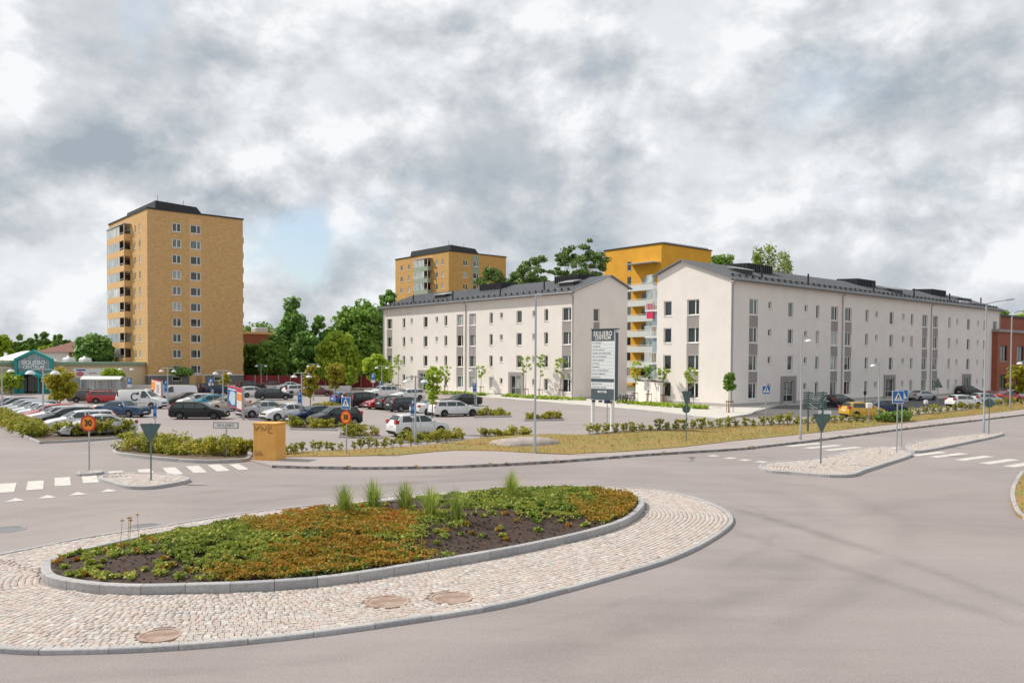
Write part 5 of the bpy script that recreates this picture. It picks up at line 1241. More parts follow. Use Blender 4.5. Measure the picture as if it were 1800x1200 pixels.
# young trees on the car park (base pixel, top pixel, crown bottom, width)
YG = 'young trees on the car park'
def young(base, top, cbp, w, leaf, label, kind='vase', n=22, per=60, size=.16, group=YG, cr=None, stakes=False, tr=.05, limbs=None):
    b = G(*base); d = b.y; H = AT(base[0], top, d).z; cb = AT(base[0], cbp, d).z
    o = tree('young_tree', b, H, w / 2 * d / F, kind, leaf, label, group, cb=cb, n=n, per=per, size=size, cr=cr or .28, tr=tr, shell=.2, limbs=limbs if limbs is not None else n)
    if stakes:
        for a in (0, 2.1, 4.2):
            x, y = .32 * math.cos(a), .32 * math.sin(a); obj('stake', MB().tube([(x, y, -.05), (x, y, 1.15)], .03, 6), M['stake'], o)
        obj('tie', MB().lathe([(.33, 1.02), (.335, 1.08)], n=10), M['ink'], o)
    return o
M['stake'] = mat('wooden_stake', (.34, .20, .12), .9, .2, 6)
young((107, 722), 640, 704, 56, 'leaf_gold', 'yellow-green young tree rising from the row of parked cars at the left', 'egg', 60, 70, .17, cr=.42)
young((20, 694), 645, 690, 44, 'leaf_lime', 'young tree with drooping lime leaves before the shopping entrance', 'egg', 40, 60, .2, cr=.45)
young((195, 690), 644, 676, 48, 'leaf_lime', 'young tree beside the trolley shelter', 'round', 40, 60, .2, cr=.5)
young((318, 684), 643, 664, 40, 'leaf_dark', 'flat-crowned dark young tree in front of the golden tower', 'round', 30, 60, .2, cr=.5)
young((395, 690), 652, 682, 22, 'leaf_gold', 'thin yellow young tree by the tower doors', 'egg', 20, 40, .18)
young((547, 722), 636, 702, 30, 'leaf_gold', 'golden young tree between lamp posts in the middle of the car park', 'egg', 40, 55, .15, cr=.3)
young((590, 702), 638, 684, 48, 'leaf_gold', 'spreading yellow-green young tree in front of the red fence', 'vase', 46, 60, .17, cr=.35)
young((618, 696), 636, 676, 24, 'leaf_lime', 'upright young tree right of the spreading yellow-green one', 'egg', 24, 55, .18)
young((487, 680), 634, 664, 30, 'leaf_mid', 'small dark green young tree in front of the red fence', 'egg', 28, 55, .2, cr=.4)
young((761, 763), 641, 712, 38, 'leaf_lime', 'slender yellow-green young tree behind the near white hatchback', 'vase', 40, 40, .11, cr=.22)
HG = 'staked young trees along the pale houses'
for bp_, top, cbp, w, lf, lab in [((700, 690), 622, 662, 24, 'leaf_lime', 'sparse staked young tree nearest the left end of the shorter house'), ((686, 690), 640, 668, 18, 'leaf_lime', 'thin staked young tree at the left corner of the shorter house'), ((783, 692), 640, 672, 26, 'leaf_lime', 'staked young tree right of the first door of the shorter house'), ((846, 694), 642, 666, 22, 'leaf_lime', 'low staked young tree by the middle downpipe of the shorter house'),
        ((924, 699), 624, 668, 30, 'leaf_lime', 'staked young tree right beside the second door of the shorter house'), ((949, 700), 622, 668, 26, 'leaf_lime', 'staked young tree just right of the tall lamp post before the house'), ((985, 701), 628, 668, 32, 'leaf_lime', 'staked young tree before the last window column of the shorter house'),
        ((1116, 708), 634, 676, 30, 'leaf_lime', 'staked young tree in front of the low pale wall'), ((1140, 710), 640, 674, 34, 'leaf_mid', 'flat-topped staked young tree between pylon sign and long house'), ((1166, 712), 645, 680, 30, 'leaf_lime', 'staked young tree at the left edge of the long house gable'), ((1213, 717), 645, 678, 34, 'leaf_lime', 'staked young tree before the gable windows of the long house')]:
    young(bp_, top, cbp, w, lf, lab, 'vase', 18, 26, .13, HG, .22, True, .045)
young((1282, 727), 647, 688, 24, 'leaf_mid', 'leafy staked young tree at the corner of the long house', 'egg', 34, 60, .15, HG, .28, True, .05)
# ---------------------------------------------------------------- hedges and shrubs
hedge('clipped_hedge', [(-30, 735), (0, 744), (35, 757), (72, 771)], 1.6, .95, 'yellow-green hedge along the left row of parked cars', dens=330)
sheet('hedge_bed', Gp([(-45, 748), (-30, 726), (60, 755), (100, 766), (228, 764), (232, 769), (140, 776), (66, 779), (0, 751)]), .10, M['bark_bed'], th=.12)
kerb('hedge_bed_kerb', catmull([G(*p) for p in [(-45, 730), (0, 751.5), (40, 768), (66, 779.5), (80, 779), (140, 776.5), (232, 769.5)]], False, 5), .12, 0, .14, 1.0, closed=False, inward=True)
hedge('clipped_hedge', [(232, 791), (280, 795), (330, 799), (375, 802), (415, 803)], 2.2, .88, 'long yellow-green hedge behind the give way sign at the left', dens=330)
sheet('hedge_bed', Gp([(198, 797), (215, 786), (250, 783), (330, 787), (420, 792), (440, 806), (425, 811), (340, 813), (225, 802.5)]), .10, M['bark_bed'], th=.12)
kerb('hedge_bed_kerb', catmull([G(*p) for p in [(235, 783), (210, 788), (198, 797), (225, 803), (340, 813.5), (425, 812), (442, 806)]], False, 6), .14, 0, .15, 1.0, closed=False, inward=True)
for pl, w, hgt, lab in [([(518, 752), (545, 753), (582, 754)], 1.5, .75, 'small hedge in front of the two dark cars'), ([(604, 766), (630, 768), (660, 768)], 1.5, .85, 'short hedge block behind the small zebra sign'), ([(700, 776), (740, 775), (775, 773), (800, 771)], 1.7, .55, 'low hedge around the slender young tree by the white hatchback'),
        ([(842, 731), (866, 731), (888, 730)], 1.4, .65, 'low green hedge in front of the white estate car'), ([(930, 737), (955, 737), (980, 736)], 1.5, .65, 'lone low hedge near the tall lamp post'), ([(555, 714), (575, 713), (592, 712)], 1.4, .35, 'flat green planting at the foot of the spreading young tree'), ([(505, 745), (517, 747)], 1.2, .4, 'tiny low hedge in front of the white sedan'), ([(845, 768), (885, 766), (930, 763)], 1.0, .55, 'low lime hedge along the verge by the rock')]:
    hedge('low_hedge', pl, w, hgt, lab, dens=300, size=.08, cr=.22)
    a, b = pl[0], pl[-1]
    if hgt != .55 or a[0] < 800: 
        sheet('planter_bed', Gp([(a[0] - 8, a[1] + 3), (b[0] + 10, b[1] + 3), (b[0] + 6, b[1] - 4), (a[0] - 5, a[1] - 4)]), .09, M['bark_bed'], th=.09)
        kerb('planter_kerb', Gp([(a[0] - 9, a[1] + 3.3), (b[0] + 11, b[1] + 3.3)]), .12, 0, .11, 1.0, closed=False, inward=True)
for pl, lab in [([(720, 691), (800, 694), (850, 697)], 'planting strip along the left half of the shorter house'), ([(885, 698), (960, 703), (1025, 705)], 'planting strip along the right half of the shorter house'), ([(1090, 709), (1150, 715), (1240, 721)], 'planting strip in front of the long house gable')]:
    hedge('planting_strip', pl, 1.3, .5, lab, leaf='leaf_lime', dens=150, size=.10, cr=.2, cat='planting')
# young shrubs in loose rows: copies of three templates
tmpl = [shrub_template('s', .75, .28, 'leaf_hedge', 22, .085, k) for k in range(4)]
SH = 0
ORD = 'first second third fourth fifth sixth seventh eighth ninth tenth eleventh twelfth thirteenth fourteenth fifteenth sixteenth seventeenth eighteenth nineteenth twentieth twenty-first twenty-second twenty-third twenty-fourth twenty-fifth'.split()
def shrub_row(pts, label, group, scale=1.0, leaf='leaf_hedge', z=.10):
    what, where = label.split('|')
    for i_, p in enumerate(sorted(pts)):
        label = f'{ORD[i_]} {what} from the left {where}'
        q = G(*p); c, s_ = tmpl[int(rng.integers(0, 4))]
        o = thing('young_shrub', (q.x, q.y, z), label, 'shrub', float(rng.uniform(0, 6.28)), group); k = scale * float(rng.uniform(.75, 1.2)); o.scale = (k, k, k * float(rng.uniform(.85, 1.15)))
        obj('crown', c, M[leaf], o); obj('stem', s_, M['bark'], o)
shrub_row([(105, 769), (122, 769.5), (138, 769.5), (155, 769), (172, 768.5), (190, 768), (208, 767), (224, 766)], 'small bush|in the row beside the pale sedan', 'bushes beside the white sedan')
shrub_row([(432, 802), (447, 803), (462, 802), (474, 801)], 'small bush|growing against the orange cabinet', 'bushes at the orange cabinet', .9)
shrub_row([(491, 803), (507, 802), (520, 800), (532, 798), (551, 796), (562, 795), (575, 794), (583, 796), (598, 794), (622, 793), (634, 792), (648, 791), (662, 790), (676, 790), (690, 789), (705, 788), (722, 786), (735, 785), (752, 784), (768, 782), (785, 780), (812, 776)], 'thin young shrub|along the verge left of the rock', 'young shrubs left of the rock', .62)
shrub_row([(1036 + k * 15.2, 765.5 - k * .72 + (k % 2) * .8) for k in range(25)], 'young shrub|in the row between pylon and zebra sign', 'young shrubs right of the pylon sign', .85)
shrub_row([(1405 + k * 12.5, 747 - k * .35 + (k % 2)) for k in range(15)], 'young shrub|in the row before the yellow hatchback', 'young shrubs by the yellow hatchback', .72)
shrub_row([(1600 + k * 13, 733 - k * 1.45 + (k % 2) * .8) for k in range(17)], 'young shrub|in the row before the white and red cars', 'young shrubs by the right-hand cars', .9)
for px, py in [(1555, 745), (1568, 743), (1535, 746)]: pass
hedge('leafy_bush', [(1548, 745), (1575, 743), (1590, 741)], 1.3, .8, 'dense green bush in front of the dark car behind the zebra signs', leaf='leaf_mid', dens=300, size=.10, cr=.3, cat='bush', z=.1)
# flat rock outcrop in the verge
rk = MB(); n_ = 22; prof = [(1.02, -.1), (.98, .08), (.88, .20), (.70, .29), (.48, .34), (.25, .365), (.001, .37)]
me = rk.lathe(prof, n=n_).mesh('rock_outcrop', 60)
for v_ in me.vertices:
    a = math.atan2(v_.co.y, v_.co.x); k = 1 + .13 * math.sin(3 * a + 1) + .08 * math.sin(5 * a) + .05 * math.sin(9 * a); v_.co.x *= k * 1.75; v_.co.y *= k * 1.1; v_.co.z *= 1 + .10 * math.sin(2.1 * v_.co.x + 1.3 * v_.co.y)
obj('rock_outcrop', me, mat('granite_rock', (.36, .31, .28), .9, .25, 2.5, .7, 12), None, G(921, 781, .10), R_(10), 'flat grey-pink rock outcrop in the dry verge', 'rock')
# ---------------------------------------------------------------- cars
CS = .87
def paint(name, c, metal=.15, rough=.32): return mat('paint_' + name, c, rough, metal=metal, coat=.8 if max(c) > .1 else .35, spec=.5 if max(c) > .1 else .3)
PAINT = {k: paint(k, c, m_) for k, (c, m_) in {'white': ((.72, .73, .74), 0), 'silver': ((.46, .48, .50), .35), 'pale': ((.60, .62, .64), .2), 'grey': ((.13, .135, .14), .3), 'brown': ((.10, .085, .075), .3), 'black': ((.012, .013, .016), .1), 'navy': ((.015, .03, .075), .2), 'blue': ((.03, .08, .17), .25),
         'brightblue': ((.03, .11, .36), .2), 'cyan': ((.01, .27, .40), .2), 'red': ((.42, .012, .02), .05), 'maroon': ((.12, .015, .018), .2), 'beige': ((.50, .44, .36), .3), 'gold': ((.62, .36, .02), .25), 'charcoal': ((.04, .045, .05), .3)}.items()}
M['car_glass'] = mat('car_glass', (.016, .030, .028), .03, spec=.7)
M['car_glass'].node_tree.nodes['Principled BSDF'].inputs['IOR'].default_value = 1.6
M['tyre'] = mat('tyre_rubber', (.018, .018, .019), .85); M['rim'] = mat('alloy_rim', (.42, .43, .44), .35, metal=.6); M['under'] = mat('car_underside', (.012, .012, .012), .9)
M['tail'] = mat('tail_lamp', (.40, .012, .015), .2, coat=.6); M['lamp_clear'] = mat('head_lamp', (.58, .60, .62), .08, metal=.3, coat=.8); M['plate'] = mat('number_plate', (.75, .75, .72), .5); M['trim'] = mat('black_trim', (.02, .02, .021), .6)
CT = {
 'sedan': dict(L=4.65, W=1.80, top=[(-2.325, .55), (-2.31, .90), (-2.22, 1.01), (-1.60, 1.07), (-.80, 1.385), (-.25, 1.44), (.30, 1.40), (1.10, 1.00), (1.85, .86), (2.20, .72), (2.325, .50)], rw=(-.80, -1.55), ws=(.32, 1.06), belt=(.95, .90), wx=(-1.38, 1.42), bp=-.12, tl=(.78, .98, .30), hatch=False),
 'hatch': dict(L=4.10, W=1.74, top=[(-2.05, .50), (-2.03, .92), (-1.92, 1.05), (-1.62, 1.40), (-1.35, 1.47), (-.35, 1.50), (.25, 1.44), (1.02, 1.03), (1.68, .88), (1.97, .70), (2.05, .48)], rw=(-1.60, -1.90), ws=(.27, .98), belt=(.98, .92), wx=(-1.27, 1.28), bp=-.25, tl=(.88, 1.12, .22), hatch=True),
 'wagon': dict(L=4.70, W=1.80, top=[(-2.35, .52), (-2.33, .90), (-2.27, 1.05), (-1.98, 1.40), (-1.70, 1.45), (-.20, 1.47), (.35, 1.41), (1.12, 1.00), (1.88, .86), (2.24, .72), (2.35, .50)], rw=(-1.97, -2.25), ws=(.37, 1.08), belt=(.97, .90), wx=(-1.38, 1.42), bp=-.15, tl=(.86, 1.36, .16), hatch=True),
 'suv': dict(L=4.55, W=1.84, top=[(-2.275, .55), (-2.26, 1.00), (-2.20, 1.12), (-2.00, 1.58), (-1.80, 1.65), (-.30, 1.68), (.35, 1.61), (1.02, 1.14), (1.80, 1.00), (2.16, .84), (2.275, .55)], rw=(-2.0, -2.18), ws=(.37, .98), belt=(1.08, 1.02), wx=(-1.33, 1.36), bp=-.18, tl=(.95, 1.45, .16), hatch=True),
 'van': dict(L=4.90, W=1.90, top=[(-2.45, .50), (-2.44, 1.10), (-2.38, 1.78), (-2.20, 1.90), (-.20, 1.93), (.70, 1.86), (1.55, 1.16), (2.12, 1.00), (2.38, .78), (2.45, .50)], rw=None, ws=(.74, 1.50), belt=(1.12, 1.06), wx=(-1.45, 1.50), bp=.28, tl=(.95, 1.40, .14), hatch=True, van=True),
 'classic': dict(L=4.75, W=1.72, top=[(-2.375, .60), (-2.36, .90), (-2.28, .95), (-1.45, 1.00), (-1.00, 1.36), (-.80, 1.41), (.20, 1.42), (.42, 1.39), (.92, 1.00), (2.15, .92), (2.33, .86), (2.375, .55)], rw=(-1.0, -1.42), ws=(.44, .90), belt=(.95, .93), wx=(-1.35, 1.32), bp=-.20, tl=(.70, .92, .18), hatch=False),
}
CAR = {}
def car_meshes(k):
    if k in CAR: return CAR[k]
    c = CT[k]; L, Wd = c['L'], c['W']; hl = L / 2; tp = np.array(c['top'])
    top = lambda x: float(np.interp(x, tp[:, 0], tp[:, 1]))
    belt = lambda x: min(float(np.interp(x, [-hl, hl], c['belt'])), top(x) - .05)
    def hw(x):
        d = max(0, abs(x) - (hl - .75)) / .75; return Wd / 2 * (1 - .13 * d ** 2.2)
    ra = .37
    def sill(x):
        z = .22 + .06 * max(0, (abs(x) - (hl - .5)) / .5)
        for xw in c['wx']:
            if abs(x - xw) < ra: z = max(z, .30 + math.sqrt(ra * ra - (x - xw) ** 2))
        return z
    xs = set(np.round(tp[:, 0], 3)) | {-hl + .3, hl - .12, hl - .3, -hl + .1}
    for xw in c['wx']:
        for t in (-1.001, -.94, -.75, -.4, 0, .4, .75, .94, 1.001): xs.add(round(xw + ra * t, 3))
    xs = sorted(xs); secs = []
    def sec(x):
        w = hw(x); t = top(x); b = belt(x); s = sill(x); cab = max(0, t - b - .10)
        wr = w - .10 - min(.26, cab * .55)
        z1 = max(s + .03, min(.52, b - .06)); bb = max(b, z1 + .02)
        return [(w - .05, s), (w, z1), (w - .025, bb), (wr, t - .03), (wr * .55, t), (0, t + .012)]
    for x in xs: secs.append([(x, y, z) for y, z in sec(x)])
    m = MB(); n = 6
    for s in secs: m.v += s + [(x, -y, z) for x, y, z in s[:-1][::-1]]
    kx = 11
    for i in range(len(secs) - 1):
        for j in range(kx - 1): a = i * kx + j; m.f.append((a, a + 1, a + kx + 1, a + kx))
    m.f.append(tuple(range(kx))); m.f.append(tuple(reversed(range((len(secs) - 1) * kx, len(secs) * kx))))
    m.f = [f[::-1] for f in m.f]
    body = m.mesh('body', 38)
    def side(x, z):
        s = sec(x); (y2, z2), (y3, z3) = s[2], s[3]
        t = min(1, max(0, (z - z2) / max(1e-3, z3 - z2))); return y2 + (y3 - y2) * t
    roofz = max(t for _, t in c['top'])
    def pane_side(xa0, xa1, xb0, xb1, z0, z1, sg):
        P = [(xa0, z0), (xb0, z0), (xb1, z1), (xa1, z1)]; v = [(x, sg * (side(x, z) + .014), z) for x, z in P]; m_ = MB().quad(*(v if sg < 0 else v[::-1])); return m_.mesh('side_window')
    def xat(seg, z):     # x on a sloping screen where the top line has height z
        (xt, xb) = seg; return float(np.interp(z, [top(xb), top(xt)], [xb, xt]))
    zt = roofz - .13; z0f = belt(.2) + .03
    sw = []
    xf0, xf1 = min(xat(c['ws'], z0f + .02) - .12, c['ws'][1] - .10), xat(c['ws'], zt + .03) - .10
    for sg in (-1, 1):
        sw.append(pane_side(c['bp'] + .04, c['bp'] + .04, xf0, xf1, z0f, zt, sg))
        if not c.get('van'):
            if c['hatch']: r0 = c['rw'][1] + .30; r1 = c['rw'][0] + .16
            else: r0, r1 = c['rw'][1] + .28, c['rw'][0] + .08
            if k in ('wagon', 'suv'):
                sw.append(pane_side(-1.05, -1.05, c['bp'] - .04, c['bp'] - .04, z0f + .01, zt, sg)); sw.append(pane_side(r0, r1, -1.13, -1.13, z0f + .02, zt - .01, sg))
            else: sw.append(pane_side(r0, r1, c['bp'] - .04, c['bp'] - .04, z0f + .01, zt - .01, sg))
    def screen(seg, name, f):
        xt, xb = seg; v = []
        ta, tb = .08, .90
        for t in (ta, tb):
            x = xt + (xb - xt) * t; w = sec(x)[3][0] - .05; zz_ = top(x)
            for q in (-1, -.55, 0, .55, 1): v.append((x + .012 * f, w * q, zz_ + .016 + (.012 if q == 0 else (0 if abs(q) < 1 else -.026))))
        m_ = MB().add(v, [(i, i + 1, i + 6, i + 5) if f < 0 else (i + 5, i + 6, i + 1, i) for i in range(4)]); return m_.mesh(name, 60)
    ws = screen(c['ws'], 'windscreen', 1); rw = screen(c['rw'], 'rear_window', -1) if c['rw'] else None
    und = MB().box(-hl + .12, hl - .12, -Wd / 2 + .20, Wd / 2 - .20, .17, .72).mesh('underbody')
    t0, t1, tl = c['tl']
    def lamp(x, y0, y1, z0_, z1_, d): return MB().cham(x, x + d, y0, y1, z0_, z1_, .012)
    wR = hw(-hl + .08); wF = hw(hl - .15)
    tail = []; head = []
    for sg in (-1, 1):
        y0, y1 = sorted((sg * (wR + .012), sg * (wR - (.30 if tl > .17 else .17))))
        xr = -hl - .006
        if t1 > 1.2: 
            m_ = MB(); yo = sg * (wR + .008); yi = sg * (wR - .13); za, zb = t0, t1
            xb_ = float(np.interp(zb, tp[:6, 1], tp[:6, 0]))
            yt = sg * (sec(max(xb_, -hl + .05) + .05)[3][0] + .03)
            m_.add([(xr, yo, za), (xr, yi, za), (xb_ - .03, yt - sg * .11, zb), (xb_ - .03, yt + sg * .012, zb), (xr + .20, yo, za), (xr + .2, yi, za), (xb_ + .10, yt - sg * .11, zb), (xb_ + .10, yt + sg * .012, zb)],
                   [(0, 1, 2, 3), (4, 7, 6, 5), (0, 3, 7, 4), (1, 5, 6, 2), (3, 2, 6, 7), (0, 4, 5, 1)]); tail.append(m_.mesh('tail_light'))
        else: tail.append(lamp(xr, y0, y1, t0, t1, .26).mesh('tail_light'))
        zh = top(hl - .16) - .04; yo = sg * (wF + .010); yi = sg * (wF - .36)
        m_ = MB(); xf = hl - .02
        m_.add([(xf - .30, yo, zh - .02), (xf - .10, yo * .985, zh - .15), (xf + .015, yi, zh - .17), (xf - .02, yi, zh - .03), (xf - .38, yo * .97, zh + .045), (xf - .16, yi, zh + .035)], [(0, 1, 2, 3), (0, 3, 5, 4), (0, 4, 1), (3, 2, 5)]); m_.f += [tuple(reversed(f)) for f in list(m_.f)]
        head.append(m_.mesh('headlight'))
    plate = MB().box(-hl - .012, -hl + .02, -.26, .26, .66 if k != 'classic' else .5, .77 if k != 'classic' else .61).mesh('licence_plate'); plate2 = MB().box(hl - .02, hl + .012, -.26, .26, .40, .51).mesh('licence_plate')
    gr = MB().box(hl - .05, hl + .006, -.52, .52, .53, .66).box(hl - .05, hl + .004, -.66, .66, .27, .36).mesh('grille')
    mir = [MB().cham(c['ws'][1] - .42, c['ws'][1] - .26, *sorted((sg * (hw(.6) - .02), sg * (hw(.6) + .19))), z0f + .0, z0f + .14, .03).mesh('mirror') for sg in (-1, 1)]
    tr = MB()
    for sg in (-1, 1):
        ya, yb = sorted((sg * (Wd / 2 - .06), sg * (Wd / 2 + .006))); tr.box(c['wx'][0] + .42, c['wx'][1] - .42, ya, yb, .17, .27)
    tr.box(-hl - .006, -hl + .10, -wR + .1, wR - .1, .28, .40)
    seam = MB()
    for sg in (-1, 1):
        for x in ((c['bp'], xf0 - .05) + (() if c.get('van') else (max(c['wx'][0] + .30, c['bp'] - .95),))):
            s = sec(x); P = [(x - .008, s[1][0] + .004, max(s[1][1], .30)), (x + .008, s[1][0] + .004, max(s[1][1], .30)), (x + .008, s[2][0] + .004, s[2][1]), (x - .008, s[2][0] + .004, s[2][1])]
            P = [(a, b * sg, z) for a, b, z in P]; seam.quad(*(P if sg < 0 else P[::-1]))
    CAR[k] = dict(c=c, body=body, sw=sw, ws=ws, rw=rw, und=und, tail=tail, head=head, plate=(plate, plate2), gr=gr, mir=mir, trim=tr.mesh('sill_trim'), seam=seam.mesh('door_seam'))
    return CAR[k]
tyre_me = MB().lathe([(.20, -.10), (.29, -.10), (.315, -.07), (.315, .07), (.29, .10), (.20, .10)], n=20, axis='y').mesh('wheel', 40)
rm = MB().lathe([(.205, -.085), (.19, -.10), (.175, -.085)], n=20, axis='y').lathe([(.175, .085), (.19, .10), (.205, .085)], n=20, axis='y')
for s_ in (-1, 1):
    for k in range(5):
        a = 2 * PI * k / 5; ca, sa = math.cos(a), math.sin(a); yy = s_ * .088
        P = [(.03 * -sa, yy, .03 * ca), (.185 * ca - .035 * sa, yy, .185 * sa + .035 * ca), (.185 * ca + .035 * sa, yy, .185 * sa - .035 * ca), (.03 * sa, yy, -.03 * ca)]; rm.quad(*(P if s_ > 0 else P[::-1]))
        rm.f.append(tuple(reversed(rm.f[-1])))
    rm.lathe([(.001, s_ * .092), (.055, s_ * .09), (.06, s_ * .07)], n=10, axis='y')
rim_me = rm.mesh('rim', 40)
hub_me = MB().lathe([(.001, -.055), (.20, -.055), (.20, .055), (.001, .055)], n=16, axis='y').mesh('hub')
def car(k, col, px, py, ang, label, detail=2, sc=1.0, sub=None):
    d = car_meshes(k); c = d['c']; q = G(px, py) if not isinstance(px, Vector) else px
    nm = {'sedan': 'sedan_car', 'hatch': 'hatchback_car', 'wagon': 'estate_car', 'suv': 'suv_car', 'van': 'panel_van', 'classic': 'sedan_car'}[k]
    o = thing(nm, (q.x, q.y, .006), label, 'van' if k == 'van' else 'car', ang, 'vehicles on the car parks'); o.scale = (CS * sc,) * 3
    b = obj('body', d['body'], PAINT[col], o)
    obj('underbody', d['und'], M['under'], o); obj('windscreen', d['ws'], M['car_glass'], o)
    if d['rw']: obj('rear_window', d['rw'], M['car_glass'], o)
    for s_ in d['sw']: obj('side_window', s_, M['car_glass'], o)
    for i, (wx, wy) in enumerate([(x, y) for x in c['wx'] for y in (-1, 1)]):
        w = obj('wheel', tyre_me, M['tyre'], o, (wx, wy * (c['W'] / 2 - .115), .315))
        if detail: obj('rim', rim_me, M['rim'], w); obj('hub', hub_me, M['under'], w)
    for t in d['tail']: obj('tail_light', t, M['tail'], o)
    for t in d['head']: obj('headlight', t, M['lamp_clear'], o)
    if detail:
        for t in d['plate']: obj('licence_plate', t, M['plate'], o)
        obj('grille', d['gr'], M['trim'], o); obj('sill_trim', d['trim'], M['trim'], o); obj('door_seam', d['seam'], M['trim'], o)
        for t in d['mir']: obj('mirror', t, PAINT[col], o)
    return o
uu, nu = UA, UA + PI
P0 = G(171, 765.5)
for i, (dv, k, col, lab) in enumerate([(0, 'sedan', 'pale', 'pale silver sedan nearest the bushes, first of the left row'), (3.9, 'wagon', 'white', 'white estate car second in the left row'), (7.2, 'hatch', 'black', 'black hatchback third in the left row, pale reflections on its roof'), (9.8, 'wagon', 'white', 'white estate car fourth in the left row'), (12.0, 'hatch', 'red', 'bright red hatchback in the left row'),
        (14.2, 'sedan', 'white', 'white sedan just behind the red hatchback in the left row'), (16.6, 'sedan', 'pale', 'pale silver sedan two behind the red hatchback'), (19.0, 'wagon', 'silver', 'silver estate car three behind the red hatchback'), (21.4, 'hatch', 'silver', 'silver hatchback four behind the red hatchback'), (24.2, 'hatch', 'charcoal', 'dark grey hatchback near the far end of the left row'), (27.2, 'sedan', 'silver', 'silver sedan at the far end of the left row')]):
    car(k, col, P0 + V * dv, None, nu + R_(1.5 * math.sin(i * 2.3)), lab, 2 if i < 7 else 0)
for a in [('classic', 'blue', 216, 732, R_(-16), 'old boxy dark blue sedan in the lane at the left'), ('wagon', 'black', 351, 736, R_(3), 'black estate car standing across the lane behind the place-name sign'), ('wagon', 'brown', 158, 707, uu - R_(14), 'grey-brown estate car beside the red estate car'),
          ('wagon', 'red', 192, 708.5, uu - R_(14), 'red estate car parked behind the white delivery van'), ('van', 'white', 250, 717.5, R_(-6), 'white panel van with a round C arrow mark on its side'), ('hatch', 'white', 277, 704, uu, 'white hatchback behind the poster stand at the left'), ('van', 'white', 308, 705, nu - R_(8), 'white panel van facing left in front of the golden tower'),
          ('sedan', 'charcoal', 330, 712, nu, 'dark grey car left of the white and turquoise cars'), ('hatch', 'white', 346, 716, nu, 'white car squeezed between dark grey and turquoise cars'), ('hatch', 'cyan', 366, 719, nu, 'turquoise hatchback, the only one of its colour'), ('sedan', 'beige', 397, 722, nu + R_(6), 'beige sedan behind the blue poster stand'),
          ('suv', 'black', 366, 693, uu + R_(20), 'black car with its tailgate raised by the tower'), ('sedan', 'grey', 349, 691, uu, 'dark grey car left of the one with raised tailgate'), ('sedan', 'navy', 385, 693, uu, 'dark blue car right of the one with raised tailgate'), ('suv', 'black', 442, 688, uu, 'black off-roader behind the white hatchback by the tower corner'),
          ('hatch', 'white', 446, 698, uu, 'white hatchback left of the dark estate car in the middle'), ('wagon', 'charcoal', 482, 702.5, R_(14), 'dark estate car with tall red tail lights in the middle lane'), ('sedan', 'maroon', 478, 683, uu, 'dark red car by the fence beyond the dark estate car'), ('sedan', 'white', 506, 686, nu, 'white sedan farthest out near the red fence'),
          ('hatch', 'white', 522, 694, uu, 'white hatchback left of the maroon sedan'), ('sedan', 'maroon', 557, 696, R_(10), 'maroon sedan behind the golden young tree'), ('sedan', 'silver', 463, 732, nu, 'silver sedan beside the low white sedan'), ('sedan', 'white', 508, 738, nu, 'low white sedan between silver sedan and dark car'),
          ('sedan', 'navy', 553, 744, nu, 'dark blue sedan hidden partly by the black hatchback'), ('hatch', 'black', 588, 748.5, nu, 'black round-backed hatchback behind the thirty sign'), ('hatch', 'brightblue', 613, 711, uu, 'blue hatchback behind the small zebra sign'), ('wagon', 'maroon', 628, 711, uu, 'dark red estate car between the blue hatchback and the black off-roader'),
          ('suv', 'black', 646, 715, uu, 'black off-roader left of the red sedan'), ('sedan', 'red', 677, 718, nu, 'red sedan facing left in the middle row'), ('hatch', 'charcoal', 695, 719.5, uu, 'small dark hatchback between red sedan and dark estate car'), ('wagon', 'charcoal', 717, 722.5, uu, 'dark grey estate car with tall red tail lights behind the blue parking sign'),
          ('suv', 'white', 671, 699, nu, 'white off-roader at the left corner of the shorter house'), ('wagon', 'white', 716, 703, nu, 'white estate car parked behind the dark estate car'), ('sedan', 'white', 764, 728, uu, 'white sedan left of the white estate car behind the slender tree'), ('wagon', 'white', 799, 731, uu - R_(12), 'white estate car behind the low green hedge'), ('sedan', 'black', 812, 713.5, nu, 'black sedan facing left nearest the shorter house'),
          ('hatch', 'white', 735, 765, uu - R_(6), 'white hatchback nearest the verge, seen from behind'),
          ('hatch', 'black', 1474, 715, uu - R_(8), 'black hatchback behind the graffiti board'), ('hatch', 'gold', 1516, 734, R_(15), 'golden yellow hatchback behind the young shrubs'), ('sedan', 'navy', 1553, 728, R_(15), 'dark car with a silver sunshade behind its windscreen'), ('sedan', 'silver', 1620, 703.5, uu - R_(14), 'silver sedan before the middle door of the long house'),
          ('suv', 'black', 1702, 696, uu - R_(14), 'black off-roader before the last door of the long house'), ('hatch', 'white', 1694, 715.5, R_(16), 'white hatchback at the right behind the shrubs'), ('hatch', 'silver', 1733, 711, R_(16), 'silver car just right of the white hatchback'), ('hatch', 'red', 1742, 705, R_(18), 'red hatchback right of the white hatchback'), ('sedan', 'red', 1768, 706, R_(18), 'second red car nearest the curved lamp post'), ('sedan', 'pale', 1776, 701, R_(18), 'pale silver car behind the second red car'), ('hatch', 'silver', 1800, 704, R_(18), 'silver hatchback cut by the right edge')]:
    k, col, px, py, ang, lab = a
    big_ = py > 712
    o = car(k, col, px, py, ang, lab, 2 if big_ else 1)
